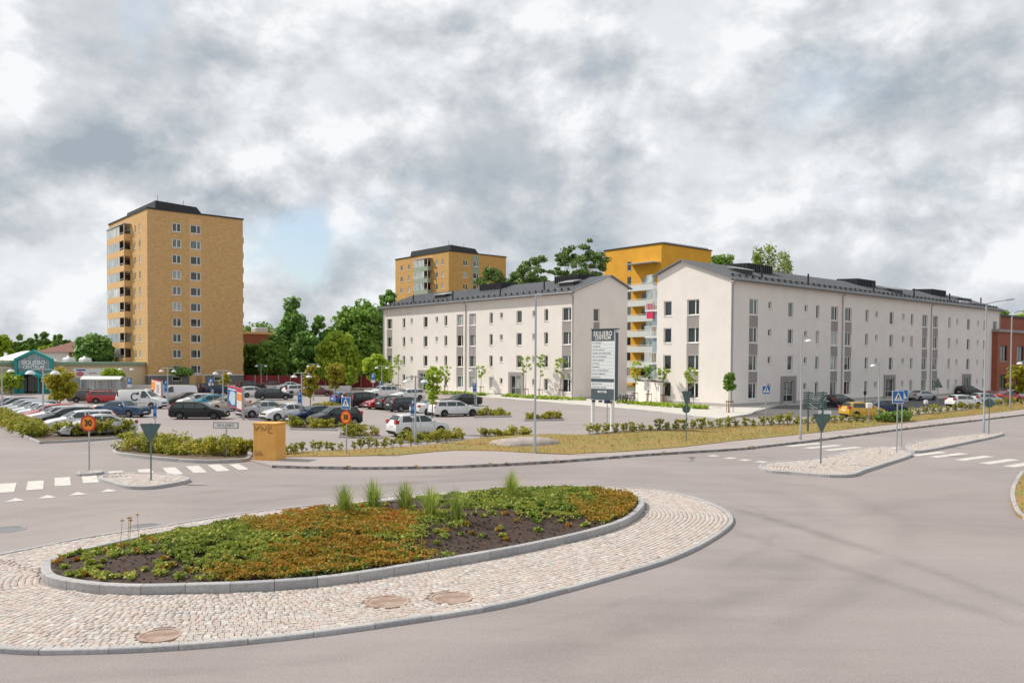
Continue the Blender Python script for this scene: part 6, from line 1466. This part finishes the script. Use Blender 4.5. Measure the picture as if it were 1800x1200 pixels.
    if 'C arrow' in lab:
        rg = MB(); R1, R0 = .42, .30
        for i in range(22):
            a0, a1 = R_(40 + i * 13.2), R_(40 + (i + 1) * 13.2); rg.quad((R0 * math.cos(a0), 0, R0 * math.sin(a0)), (R1 * math.cos(a0), 0, R1 * math.sin(a0)), (R1 * math.cos(a1), 0, R1 * math.sin(a1)), (R0 * math.cos(a1), 0, R0 * math.sin(a1)))
        rg.quad((.18, 0, .42), (.46, 0, .50), (.44, 0, .14)); rg.f += [tuple(reversed(f)) for f in list(rg.f)]
        obj('round_mark', rg, PAINT['navy'], o, (-.25, -.972, 1.22)); obj('side_line', MB().box(-2.2, 1.0, -.965, -.955, .58, .60), M['trim'], o); obj('cargo_window', MB().box(-2.2, -2.06, -.92, -.905, 1.25, 1.72), M['car_glass'], o)
    if 'sunshade' in lab: obj('sunshade', CAR['sedan']['ws'], M['zinc'], o, (.012, 0, .008)).name = 'sunshade'
    if 'raised tailgate' in lab and lab.startswith('black'): obj('tailgate', MB().add([(-2.0, -.7, 1.66), (-2.0, .7, 1.66), (-2.95, .66, 1.92), (-2.95, -.66, 1.92), (-2.0, -.7, 1.72), (-2.0, .7, 1.72), (-2.95, .66, 1.98), (-2.95, -.66, 1.98)], [(0, 3, 2, 1), (4, 5, 6, 7), (0, 1, 5, 4), (1, 2, 6, 5), (2, 3, 7, 6), (3, 0, 4, 7)]), PAINT['black'], o)
    if 'white estate car behind the low green' in lab or 'grey-brown' in lab or 'red estate car parked' in lab:
        obj('roof_rail', MB().tube([(-1.7, -.56, 1.47), (-1.5, -.57, 1.53), (.0, -.57, 1.54), (.25, -.56, 1.44)], .022, 6), M['trim'], o); obj('roof_rail', MB().tube([(-1.7, .56, 1.47), (-1.5, .57, 1.53), (.0, .57, 1.54), (.25, .56, 1.44)], .022, 6), M['trim'], o)
# ---------------------------------------------------------------- lamp posts
M['galv'] = mat('galvanised_steel', (.42, .44, .46), .42, .08, 3, metal=.55); M['galv_green'] = mat('green_grey_steel', (.16, .22, .21), .5, .08, 3, metal=.3)
M['dome'] = mat('lamp_dome', (.74, .75, .76), .35, coat=.3)
def pole_part(o, H, r=.055, m='galv'): return obj('pole', MB().lathe([(r * 1.35, -.1), (r * 1.35, .9), (r, .95), (r * .8, H), (.001, H + .02)], n=12), M[m], o, smooth=40)
dome_me = MB().lathe([(.001, .20), (.10, .19), (.20, .14), (.26, .06), (.28, 0), (.25, -.01), (.001, .02)], n=18).mesh('lamp_head', 50)
def lamp(base, top, arms, label, scale=1.0, group='car park dome lamps', az=0.0):
    b = G(*base); H = AT(base[0], top, b.y).z
    o = thing('dome_lamp_post', b, label, 'lamp post', az, group)
    pole_part(o, H)
    for dx in arms:
        k = dx * b.y / F
        obj('arm', MB().tube([(0, 0, H - .06), (k * .55, 0, H - .05), (k, 0, H - .09)], .03, 6), M['galv'], o)
        h_ = obj('lamp_head', dome_me, M['dome'], o, (k, 0, H - .36)); s_ = min(1.15, max(.75, abs(k) * 1.4)); h_.scale = (s_, s_, s_)
        obj('neck', MB().tube([(k, 0, H - .19), (k, 0, H - .07)], .045, 6), M['galv'], o)
for base, top, arms, lab in [((730, 781), 660, (-15.5, 15.5), 'double dome lamp post standing by the near white hatchback'), ((530, 743), 654, (-13, 13), 'double dome lamp post in front of the low white sedan'), ((551, 704), 639, (-9, 9), 'slim double dome lamp post before the maroon sedan'), ((459, 682), 640, (-8, 8), 'double dome lamp post near the corner of the golden tower'),
        ((392, 723), 650, (-13, 12), 'double dome lamp post left of the blue poster stand'), ((295, 720), 646, (-11, 11), 'double dome lamp post right of the orange poster stand'), ((222, 691), 645, (-10, 10), 'double dome lamp post between trolley shelter and tower'), ((76, 746), 648, (-22, 22), 'double dome lamp post rising from the left car row'), ((4, 731), 645, (-16, 16), 'double dome lamp post at the left picture edge'),
        ((671, 699), 642, (-9, 9), 'double dome lamp post at the left end of the shorter house'), ((837, 719), 645, (-9.5, 9.5), 'double dome lamp post by the low green hedge'), ((1407, 775.5), 589, (11,), 'single dome lamp post beside the zebra crossing on the right'), ((1544, 744), 635, (-11,), 'single dome lamp post behind the golden hatchback'), ((1806, 712), 634, (-15,), 'single dome lamp post at the right picture edge')]:
    lamp(base, top, arms, lab)
def streetlamp(base, top, heads, label):
    b = G(*base); H = AT(base[0], top, b.y).z; o = thing('street_lamp', b, label, 'street lamp', 0, 'tall street lamps'); pole_part(o, H, .058)
    for (dx, dy, rise) in heads:
        n = math.hypot(dx, dy); ex, ey = dx, dy
        obj('arm', MB().tube([(0, 0, H - .05), (ex * .5, ey * .5, H + rise * .5), (ex, ey, H + rise)], [.035, .03, .025], 6), M['galv'], o)
        hd = MB().cham(-.08, .52, -.11, .11, -.05, .06, .04); h_ = obj('lamp_head', hd, M['galv'], o, (ex, ey, H + rise)); h_.rotation_euler = (0, -.12, math.atan2(dy, dx))
streetlamp((940, 800), 517, [(.15, 1.2, .05)], 'tall grey street lamp on the verge between rock and pylon sign')
streetlamp((1729, 763), 533, [(-1.25, -.1, .05), (1.3, .1, .22)], 'tall two-armed street lamp on the right traffic island')
b = G(1775, 721); H = AT(1778, 560, b.y).z; o = thing('street_lamp', b, 'curved-top street lamp near the right picture edge', 'street lamp', 0, 'tall street lamps')
pts = [(0, 0, 0), (0, 0, H)] + [(.8 - .8 * math.cos(R_(t)), 0, H + .75 * math.sin(R_(t))) for t in range(15, 106, 15)]
obj('pole', MB().tube(pts, [.08] + [.055] * (len(pts) - 1), 10), M['galv'], o, smooth=50); obj('lamp_head', MB().cham(.9, 1.5, -.11, .11, H + .68, H + .79, .04), M['galv'], o)

# ---------------------------------------------------------------- traffic signs
M['sblue'] = mat('sign_blue_film', (.01, .13, .42), .45); M['sblack'] = mat('sign_black', (.012, .012, .014), .5); M['sorange'] = mat('sign_orange', (.85, .26, .015), .45); M['sred'] = mat('sign_red_film', (.58, .025, .02), .45); M['swhite'] = mat('sign_white', (.76, .77, .77), .5); M['sback'] = mat('sign_back', (.085, .14, .135), .5, .1, 4, metal=.2)
def disc(r, y, n=28, th=.012): return MB().lathe([(.001, y), (r, y), (r, y + th), (.001, y + th)], n=n, axis='y')
def sign_root(base, label, cat='road sign', az=0.0, H=None, top=None, r=.03, m='galv'):
    b = G(*base) if not isinstance(base, Vector) else base; H = H or AT(base[0], top, b.y).z
    o = thing('road_sign', b, label, cat, az); obj('pole', MB().tube([(0, 0, -.1), (0, 0, H)], r, 8), M[m], o, smooth=50); return o, b
def zsize(b, px, py): return AT(px, py, b.y).z
def face30(o, z, r):
    obj('border_ring', disc(r, -.055), M['sred'], o, (0, 0, z)); obj('disc_face', disc(r * .80, -.058, th=.006), M['sorange'], o, (0, 0, z))
    text('30', r * 1.05, M['sblack'], o, (0, -.063, z), depth=.002, bold=.012, sx=.92); obj('back_plate', disc(r * .98, -.042), M['sback'], o, (0, 0, z))
def zebra_face(o, z, s):
    obj('plate', MB().box(-s, s, -.05, -.035, z - s, z + s), M['swhite'], o); obj('panel', MB().box(-s * .92, s * .92, -.054, -.049, z - s * .92, z + s * .92), M['sblue'], o)
    obj('triangle', MB().quad((-s * .78, -.057, z - s * .62), (s * .78, -.057, z - s * .62), (0, -.057, z + s * .82)), M['swhite'], o)
    f = MB(); q = lambda *p: f.quad(*[(x * s, -.060, z + y * s) for x, y in p])
    q((-.09, .30), (.09, .30), (.11, -.02), (-.11, -.02)); q((-.07, .34), (.07, .34), (.07, .48), (-.07, .48)); q((-.10, .0), (.02, .0), (-.20, -.48), (-.32, -.48)); q((-.02, .0), (.10, .0), (.32, -.44), (.20, -.48)); q((.08, .26), (.26, .02), (.20, -.02), (.05, .14)); q((-.08, .26), (-.24, .04), (-.19, .0), (-.05, .14))
    for k in (-.5, -.17, .17, .5): q((k - .08, -.60), (k + .08, -.60), (k + .06, -.52), (k - .06, -.52))
    f.f += [tuple(reversed(t)) for t in list(f.f)]; obj('walking_figure', f, M['sblack'], o)
o, b = sign_root((157, 829), 'round orange thirty sign with red ring on the small left island', top=722, az=R_(-4)); face30(o, zsize(b, 155, 743.5), 14.3 * b.y / F)
o, b = sign_root((609, 802), 'zebra crossing sign above a thirty sign beyond the orange cabinet', top=698, az=R_(-30)); face30(o, zsize(b, 609, 733), .31); zebra_face(o, zsize(b, 609, 708), .27)
o, b = sign_root((1345, 767), 'blue zebra crossing sign in the verge before the long house', top=677, az=R_(6)); zebra_face(o, zsize(b, 1342, 685), 7.6 * b.y / F)
o, b = sign_root((1576, 798), 'nearer blue zebra crossing sign of the overlapping pair on the right', top=686, az=R_(8)); zebra_face(o, zsize(b, 1577, 697.5), 11 * b.y / F)
o, b = sign_root((1584.5, 784), 'farther blue zebra crossing sign of the overlapping pair on the right', top=683, az=R_(8)); zebra_face(o, zsize(b, 1586, 694.5), 10 * b.y / F)
def yield_back(o, z1, z0, hw_, y=.04):
    m = MB(); r = .12; P = [(-hw_, z1 - .03), (-hw_ + .05, z1), (hw_ - .05, z1), (hw_, z1 - .03), (.05, z0), (-.05, z0)]
    m.v = [(x, -y, z) for x, z in P] + [(x, -y - .012, z) for x, z in P]; m.f = [tuple(range(6)), tuple(reversed(range(6, 12)))] + [(i, i + 6, (i + 1) % 6 + 6, (i + 1) % 6) for i in range(6)]
    obj('triangle_plate', m, M['sback'], o); obj('bracket', MB().box(-hw_ * .6, hw_ * .6, -.04, .0, z1 - .16, z1 - .13).box(-hw_ * .25, hw_ * .25, -.04, .0, z0 + .22, z0 + .25), M['sback'], o)
    f = obj('sign_face', MB().quad(*[(x * .97, y * .9, z) for x, z in ((-hw_, z1 - .02), (hw_, z1 - .02), (0, z0 + .01))]), M['sred'], o)
def yback(base, top, bot, wpx, label, az=0):
    o, b = sign_root(base, label, top=top - 1, az=az, m='galv_green'); yield_back(o, zsize(b, base[0], top), zsize(b, base[0], bot), wpx / 2 * b.y / F, .045); return o, b
yback((265.5, 848), 744, 777, 36, 'dark back of a give way sign on the left island', R_(3))
yback((1442.5, 819), 727, 758, 31, 'dark back of a give way sign on the right island', R_(-3))
o, b = yback((1206, 780), 687, 712, 18, 'dark triangle and round sign backs on one pole in the verge', 0)
obj('round_plate', disc(7 * b.y / F, .045), M['sback'], o, (0, 0, zsize(b, 1206, 719)))
o, b = sign_root((1648, 725), 'upright dark green triangle sign back near the right-hand cars', top=665, m='galv_green'); z0, z1 = zsize(b, 1648, 681), zsize(b, 1648, 663); hw_ = 9 * b.y / F
obj('triangle_plate', MB().add([(-hw_, .04, z0), (hw_, .04, z0), (0, .04, z1), (-hw_, .052, z0), (hw_, .052, z0), (0, .052, z1)], [(0, 1, 2), (5, 4, 3), (0, 3, 4, 1), (1, 4, 5, 2), (2, 5, 3, 0)]), M['sback'], o)
o, b = sign_root((1738, 766), 'round dark sign back beside the two-armed street lamp', top=698, m='galv_green'); obj('round_plate', disc(8 * b.y / F, .04), M['sback'], o, (0, 0, zsize(b, 1737, 708)))
o, b = sign_root((1527, 748), 'short post with a white box behind the zebra sign pair', top=708); z = zsize(b, 1527, 712); obj('box', MB().cham(-.2, .2, -.15, .1, z - .18, z + .18, .04), M['swhite'], o)
o, b = sign_root((1627, 730), 'short post with a pale box in the shrubs at the right', top=702); z = zsize(b, 1627, 706); obj('box', MB().cham(-.16, .16, -.12, .1, z - .15, z + .15, .04), M['swhite'], o)
o, b = sign_root((1520, 715), 'small dark lantern post before the long house', top=688, r=.03, m='black_metal', H=None); z = zsize(b, 1520, 690); obj('lantern', MB().lathe([(.05, z - .3), (.16, z - .05), (.16, z + .05), (.04, z + .2), (.001, z + .22)], n=6), M['black_metal'], o)
# blue parking signs
def parking(base, top, ptop, pbot, wpx, label, side=-1, az=R_(-8), own=True):
    b = G(*base); o = thing('parking_sign', b, label, 'parking sign', az, 'blue parking signs')
    H = zsize(b, base[0], top); obj('pole', MB().tube([(0, 0, 0), (0, 0, H)], .03, 8), M['galv'], o)
    z1, z0 = zsize(b, base[0], ptop), zsize(b, base[0], pbot); w = wpx * b.y / F
    pl = obj('panel', MB().box(-w / 2, w / 2, -.06, -.035, z0, z1), M['sblue'], o)
    text('P', w * .95, M['swhite'], o, (0, -.064, z1 - w * .55), depth=.001, bold=.01)
    h = z1 - z0; obj('info_plate', MB().box(-w * .42, w * .42, -.064, -.0605, z0 + h * .36, z0 + h * .62), mat('plate_pale_blue', (.10, .32, .60), .5), o); obj('info_plate', MB().box(-w * .42, w * .42, -.064, -.0605, z0 + h * .04, z0 + h * .10), M['swhite'], o)
    obj('lower_plate', MB().box(-w * .5, w * .5, -.058, -.037, z0 - w * .5, z0 - .01), M['swhite'], o)
parking((726, 780), 702, 703, 730, 8, 'blue parking sign on the lamp post by the near white hatchback'); parking((527, 743), 688, 689, 709, 6.5, 'blue parking sign in front of the low white sedan'); parking((273, 748), 707, 708, 735, 6, 'tall blue parking sign behind the left give way sign')
parking((228, 694), 663, 664, 676, 8, 'blue sign beside the trolley shelter'); parking((669, 699), 668, 669, 685, 6, 'blue parking sign at the left end of the shorter house'); parking((834, 719), 672, 673, 689, 6, 'blue parking sign by the low green hedge'); parking((656, 697), 655, 656, 668, 8, 'small blue direction sign in front of the lime maple'); parking((371, 694), 663, 665, 673, 9, 'blue sign before the tower doors'); parking((292, 716), 668, 670, 690, 5, 'narrow blue sign next to the orange poster stand')
# place-name sign
b = G(398, 801, .1); o = thing('place_name_sign', b, 'white place-name board with black lettering above the long hedge', 'name sign', R_(-6)); zc_ = zsize(b, 397, 751); w = 23 * b.y / F; hh = 5.4 * b.y / F
obj('pole', MB().tube([(0, 0, -.1), (0, 0, zc_)], .035, 8), M['galv'], o); obj('board', MB().box(-w, w, -.065, -.035, zc_ - hh, zc_ + hh), M['sblack'], o); obj('board_face', MB().box(-w + .025, w - .025, -.069, -.064, zc_ - hh + .025, zc_ + hh - .025), M['swhite'], o)
text('SKILJEBO', hh * 1.25, M['sblack'], o, (0, -.072, zc_), depth=.001, bold=.001, space=1.22, sx=1.0)
# pylon sign of the shopping centre
pl_, pr_ = G(1043, 755), G(1075, 758); mid = (pl_ + pr_) / 2
o = thing('pylon_sign', mid, 'tall dark grey and white pylon sign with shop names on two white posts', 'pylon sign', math.atan2(pr_.y - pl_.y, pr_.x - pl_.x) + R_(4))
sw_ = (pr_ - pl_).length / 2; zt, zb = zsize(mid, 1057, 579), zsize(mid, 1057, 703); pw = 26.3 * mid.y / F / math.cos(R_(12)); th = .32
M['slate'] = mat('slate_grey_panel', (.075, .10, .12), .45, .05, 2); M['pylon_white'] = mat('pylon_white', (.70, .74, .76), .4)
for s_ in (-1, 1): obj('post', MB().lathe([(.13, -.1), (.13, zb), (.001, zb)], (s_ * sw_, 0, 0), 16), M['white'], o, smooth=40)
obj('cabinet', MB().box(-pw, pw, 0, th, zb, zt), M['slate'], o); obj('top_cap', MB().box(-pw - .06, pw + .06, -.06, th + .06, zt, zt + .06), M['slate'], o)
for s_ in (1,): obj('edge_strip', MB().box(pw - .03, pw + .01, -.03, -.003, zb, zt), M['pylon_white'], o); obj('side_lamp', MB().box(pw + .003, pw + .14, .05, .35, zt - .22, zt - .02), M['pylon_white'], o)
Hp = zt - zb; yy = -.004
zh = zt - .165 * Hp
text('SKILJEBO', .44, M['letter_white'], o, (-.03, -.012, zt - .060 * Hp), depth=.006, bold=.003, space=1.12, sx=.80); text('CENTRUM', .33, M['letter_white'], o, (-.03, -.012, zt - .122 * Hp), depth=.006, bold=.003, space=1.1, sx=.80)
names = ['ICA SKILJEBO', 'LINDBERGS', 'APOTEK HJÄRTAT', 'PIZZERIA BUTTERBLOMMA', 'SPEL & POSTSERVICE', 'FRISÖR LEJONEN', 'CITYGRILL', 'BLOMMAN', 'SKO & NYCKELSERVICE', 'ANNAS DAMMODE', 'BANKOMAT']
rh = .0485 * Hp; z = zh
for i, nm in enumerate(names):
    r_ = obj('name_strip', MB().box(-pw + .02, pw - .04, -.012, -.003, z - rh + .012, z), M['pylon_white'], o); text(nm, rh * .52, M['slate'], r_, (-pw + .10, -.014, z - rh * .55), depth=.001, align='LEFT', bold=.003, space=1.15); z -= rh
z -= rh * .95
for nm in ['MIN DOKTOR', 'KONTRAST GALLERI']:
    r_ = obj('name_strip', MB().box(-pw + .02, pw - .04, -.012, -.003, z - rh + .012, z), M['pylon_white'], o); text(nm, rh * .52, M['slate'], r_, (-pw + .10, -.014, z - rh * .55), depth=.001, align='LEFT', bold=.003, space=1.15); z -= rh
z -= rh * .55
bx_ = obj('name_strip', MB().box(-pw * .42, pw * .32, -.012, -.003, z - rh * .55, z), M['pylon_white'], o); text('Riksbyggen', rh * .46, M['slate'], bx_, (-pw * .05, -.014, z - rh * .28), depth=.001, bold=.003)
for x in (-pw + .3, -.1, .5, pw - .2): obj('floodlight', MB().box(x - .1, x + .1, -.18, -.02, zb - .14, zb - .02), M['black_metal'], o)
o, b = sign_root((1067, 752), 'thin pole with a small blue sign between the pylon posts', top=702); z = zsize(b, 1067, 705); obj('panel', MB().box(-.22, .22, -.05, -.03, z - .14, z + .14), M['sblue'], o)
# poster stands
def poster_stand(lp_, rp_, ptop, pbot, label, art, topz):
    a, c = G(*lp_), G(*rp_); o = thing('poster_stand', a, label, 'billboard', math.atan2(c.y - a.y, c.x - a.x), 'poster stands on the car park'); w = (c - a).length
    H = AT(lp_[0], topz, a.y).z; z1, z0 = AT(lp_[0], ptop, a.y).z, AT(lp_[0], pbot, a.y).z
    for x in (0, w): obj('post', MB().box(x - .07, x + .07, -.08, .08, 0, H), M['pipe'], o)
    fr = obj('frame', MB().box(.08, w - .08, -.09, .09, z0 - .08, z1 + .08), M['signred'], o); art(o, .14, w - .14, z0, z1)
    return o
def art1(o, x0, x1, z0, z1):
    w = x1 - x0; h = z1 - z0; obj('poster', MB().box(x0, x1, -.10, -.095, z0, z1), mat('poster_blue', (.02, .07, .24), .5, .2, 3), o)
    obj('poster_print', MB().box(x0 + w * .68, x1, -.104, -.101, z0, z1), mat('poster_white', (.72, .66, .62), .5, .05, 3), o); obj('poster_print', MB().box(x0 + w * .69, x1 - .03, -.108, -.105, z0 + h * .42, z0 + h * .78), M['sorange'], o); obj('poster_print', MB().box(x0 + w * .68, x1, -.108, -.105, z0 + h * .84, z1), M['signred'], o)
    obj('poster_print', MB().add([(x0 + w * .12, -.104, z0 + h * .30), (x0 + w * .34, -.104, z0 + h * .06), (x0 + w * .56, -.104, z0 + h * .12), (x0 + w * .60, -.104, z0 + h * .70), (x0 + w * .48, -.104, z0 + h * .82), (x0 + w * .22, -.104, z0 + h * .78)], [(0, 1, 2, 3, 4, 5)]), mat('poster_pale_print', (.42, .58, .66), .5, .4, 5), o); obj('poster_print', MB().box(x0 + w * .06, x0 + w * .62, -.104, -.101, z0 + h * .87, z0 + h * .93), M['swhite'], o)
def art2(o, x0, x1, z0, z1):
    w = x1 - x0; h = z1 - z0; obj('poster', MB().box(x0, x1, -.10, -.095, z0, z1), mat('poster_cream', (.72, .70, .66), .5, .04, 3), o); obj('poster_print', MB().box(x0, x0 + w * .42, -.104, -.101, z0 + h * .34, z0 + h * .92), M['sorange'], o); obj('poster_print', MB().box(x0 + w * .55, x0 + w * .85, -.104, -.101, z0 + h * .2, z0 + h * .8), mat('poster_grey_print', (.40, .38, .42), .5, .5, 5), o); obj('poster_print', MB().box(x0, x1, -.104, -.101, z0 + .02, z0 + h * .07), M['signred'], o)
poster_stand((401.5, 726), (428, 738), 679, 710, 'free-standing poster stand with blue poster in a red frame', art1, 676)
poster_stand((268, 703), (285, 710), 668, 692, 'free-standing poster stand with orange and white poster', art2, 666)
# orange cabinet with graffiti
b = G(445, 808, .1); o = thing('orange_cabinet', b, 'orange steel cabinet with graffiti and a paper notice', 'cabinet', R_(-12)); Hc = zsize(b, 445, 745) - .1; wr_ = 42.5 * b.y / F; dl = .95
M['orange_steel'] = mat('faded_orange_steel', (.78, .37, .06), .7, .12, 1.2, col2=(.80, .46, .14)); M['spray'] = mat('spray_paint', (.06, .03, .03), .6)
obj('shell', MB().cham(0, wr_, 0, dl, 0, Hc, .02), M['orange_steel'], o); obj('lid', MB().box(-.03, wr_ + .03, -.03, dl + .03, Hc, Hc + .05), M['orange_steel'], o)
obj('notice', MB().box(-.012, -.003, .12, .80, Hc * .60, Hc * .93), M['swhite'], o)
M['noticegreen'] = mat('notice_green', (.20, .42, .06), .6); obj('notice_print', MB().box(-.016, -.013, .60, .76, Hc * .63, Hc * .91), M['noticegreen'], o)
for k in range(4): obj('notice_print', MB().box(-.016, -.013, .17, .52, Hc * (.66 + .07 * k), Hc * (.675 + .07 * k)), M['pipe'], o)
def scrawl(path, r, nm='graffiti'):
    P = [(x * wr_, -.004, z * Hc) for x, z in path]; obj(nm, MB().tube(P, r, 5), M['spray'], o)
scrawl([(.03, .98), (.10, .86), (.14, .80), (.19, .90), (.21, .86), (.25, .93), (.33, .88), (.36, .96)], .014); scrawl([(.38, .80), (.43, .92), (.50, .83), (.56, .84), (.62, .93)], .014); scrawl([(.80, .95), (.84, .90), (.70, .88), (.68, .82), (.74, .76), (.88, .76)], .014); scrawl([(.66, .97), (.70, .93), (.76, .98)], .009)
for k in range(7): scrawl([(.06 + k * .05, .20 + .08 * (k % 2)), (.09 + k * .06, .12)], .008)
# board with graffiti seen from behind
b = G(1419.5, 759, .1); c = G(1444, 757, .1); o = thing('slatted_board', b, 'dark slatted board on two posts sprayed with pale graffiti', 'board', R_(-3)); wpx = b.y / F
z1, z0 = zsize(b, 1420, 691), zsize(b, 1420, 722); x0, x1 = -8 * wpx, 33 * wpx
for x in (0, 25 * wpx): obj('post', MB().box(x - .05, x + .05, -.10, -.02, -.1, z1 + .02), M['sback'], o)
ns = 8; sh = (z1 - z0) / ns
for k in range(ns): obj('slat', MB().box(x0, x1, 0, .03, z0 + k * sh + .015, z0 + (k + 1) * sh - .03), M['sback'], o)
gw = lambda pth, r=.022: obj('graffiti', MB().tube([(x0 + (x1 - x0) * x, -.012, z0 + (z1 - z0) * z) for x, z in pth], r, 5), M['pylon_white'], o)
gw([(.22, .95), (.26, .62), (.33, .86), (.40, .60), (.46, .98)]); gw([(.38, .62), (.46, .50), (.52, .66), (.58, .48), (.66, .72)]); gw([(.18, .30), (.30, .10), (.45, .03)]); gw([(.20, .42), (.40, .16), (.60, .06)]); gw([(.95, .70), (.80, .35), (.70, .10)])
obj('small_plate', MB().box(x1 - .55, x1 + .25, -.06, -.04, z0 - .42, z0 - .06), M['swhite'], o)

# ---------------------------------------------------------------- bicycles by the house entrance
def bike(px, py, ang, label, col):
    o = thing('bicycle', G(px, py, .11), label, 'bicycle', ang, 'bicycles behind the pylon sign')
    for x in (-.5, .5): w = obj('wheel', MB().lathe([(.30, -.02), (.34, -.02), (.34, .02), (.30, .02), (.30, -.02)], (x, 0, .34), 18, 'y'), M['tyre'], o)
    f = MB()
    for a, b_ in (((-.5, 0, .34), (-.05, 0, .32)), ((-.05, 0, .32), (-.2, 0, .85)), ((-.2, 0, .78), (.36, 0, .80)), ((-.05, 0, .32), (.38, 0, .72)), ((.5, 0, .34), (.34, 0, .98)), ((-.5, 0, .34), (-.19, 0, .78))): f.tube([a, b_], .022, 6)
    obj('frame', f, M[col], o); obj('saddle', MB().cham(-.34, -.08, -.07, .07, .86, .92, .02), M['trim'], o); obj('handlebar', MB().tube([(.25, -.28, 1.0), (.34, 0, 1.02), (.25, .28, 1.0)], .018, 6), M['galv'], o)
bike(1092, 709, UA, 'dark bicycle nearest the pylon sign by the house', 'black_metal'); bike(1101, 708.5, UA + .3, 'dark bicycle in the middle of the three by the house', 'black_metal'); bike(1110, 710, UA + PI, 'white bicycle nearest the low pale wall', 'white')

# ---------------------------------------------------------------- people
def person(loc, H, label, cloth, legs, az=0.0, lean=0.0, skin=(.45, .28, .20)):
    o = thing('person', loc, label, 'person', az, 'people at the car park'); k = H / 1.75
    J = [(0, 0, .95), (0, lean * .4, 1.20), (0, lean, 1.42), (0, lean * 1.1, 1.52), (.19, lean, 1.40), (.25, lean + .04, 1.12), (.24, lean - .16, .90), (-.19, lean, 1.40), (-.25, lean + .03, 1.12), (-.24, lean - .12, .88), (.09, 0, .90), (.10, -.06, .50), (.10, .02, .08), (-.09, 0, .90), (-.11, .05, .50), (-.11, .10, .08), (.10, -.14, .04), (-.11, -.06, .04), (0, lean * 1.15 - .01, 1.64)]
    E = [(0, 1), (1, 2), (2, 3), (2, 4), (4, 5), (5, 6), (2, 7), (7, 8), (8, 9), (0, 10), (10, 11), (11, 12), (0, 13), (13, 14), (14, 15), (12, 16), (15, 17), (3, 18)]
    rad = [.15, .15, .16, .06, .08, .055, .045, .08, .055, .045, .10, .075, .05, .10, .075, .05, .045, .045, .105]
    me = bpy.data.meshes.new('body'); me.from_pydata([(x * k, y * k, z * k) for x, y, z in J], E, []); me.update()
    b = obj('body', me, cloth, o); me.skin_vertices or None
    md = b.modifiers.new('skin', 'SKIN')
    if not me.skin_vertices: 
        pass
    for i, r in enumerate(rad): me.skin_vertices[0].data[i].radius = (r * k, r * k)
    me.skin_vertices[0].data[0].use_root = True
    b.modifiers.new('subd', 'SUBSURF').levels = 1
    obj('head', MB().lathe([(.001, -.125), (.055, -.115), (.085, -.06), (.092, .02), (.075, .09), (.001, .125)], (0, (lean * 1.15 - .03) * k, 1.66 * k), 12), mat('skin', skin, .6), o, smooth=80)
    obj('hair', MB().lathe([(.098, .01), (.10, .06), (.08, .115), (.001, .14)], (0, (lean * 1.15 - .01) * k, 1.66 * k), 12), M['ink'], o, smooth=80)
    tr = MB()
    for s_ in (-1, 1): tr.tube([(s_ * .09 * k, 0, .95 * k), (s_ * .105 * k, -.005 - .03 * s_, .50 * k), (s_ * .105 * k, .05, .09 * k)], [.125 * k, .098 * k, .075 * k], 10)
    obj('trousers', tr, legs, o, smooth=60)
q = G(83, 689); person((q.x, q.y, .006), 1.5, 'person in a red top walking at the shopping entrance', PAINT['red'], M['pipe'], R_(20)); q = G(45, 689); person((q.x, q.y, .006), 1.6, 'person in dark clothes at the left side of the entrance gable', M['ink'], M['ink'], R_(-20)); q = G(374, 697); person((q.x, q.y, .006), 1.6, 'person in dark blue bending into the car with raised tailgate', PAINT['navy'], M['pipe'], UA - R_(90), -.15)
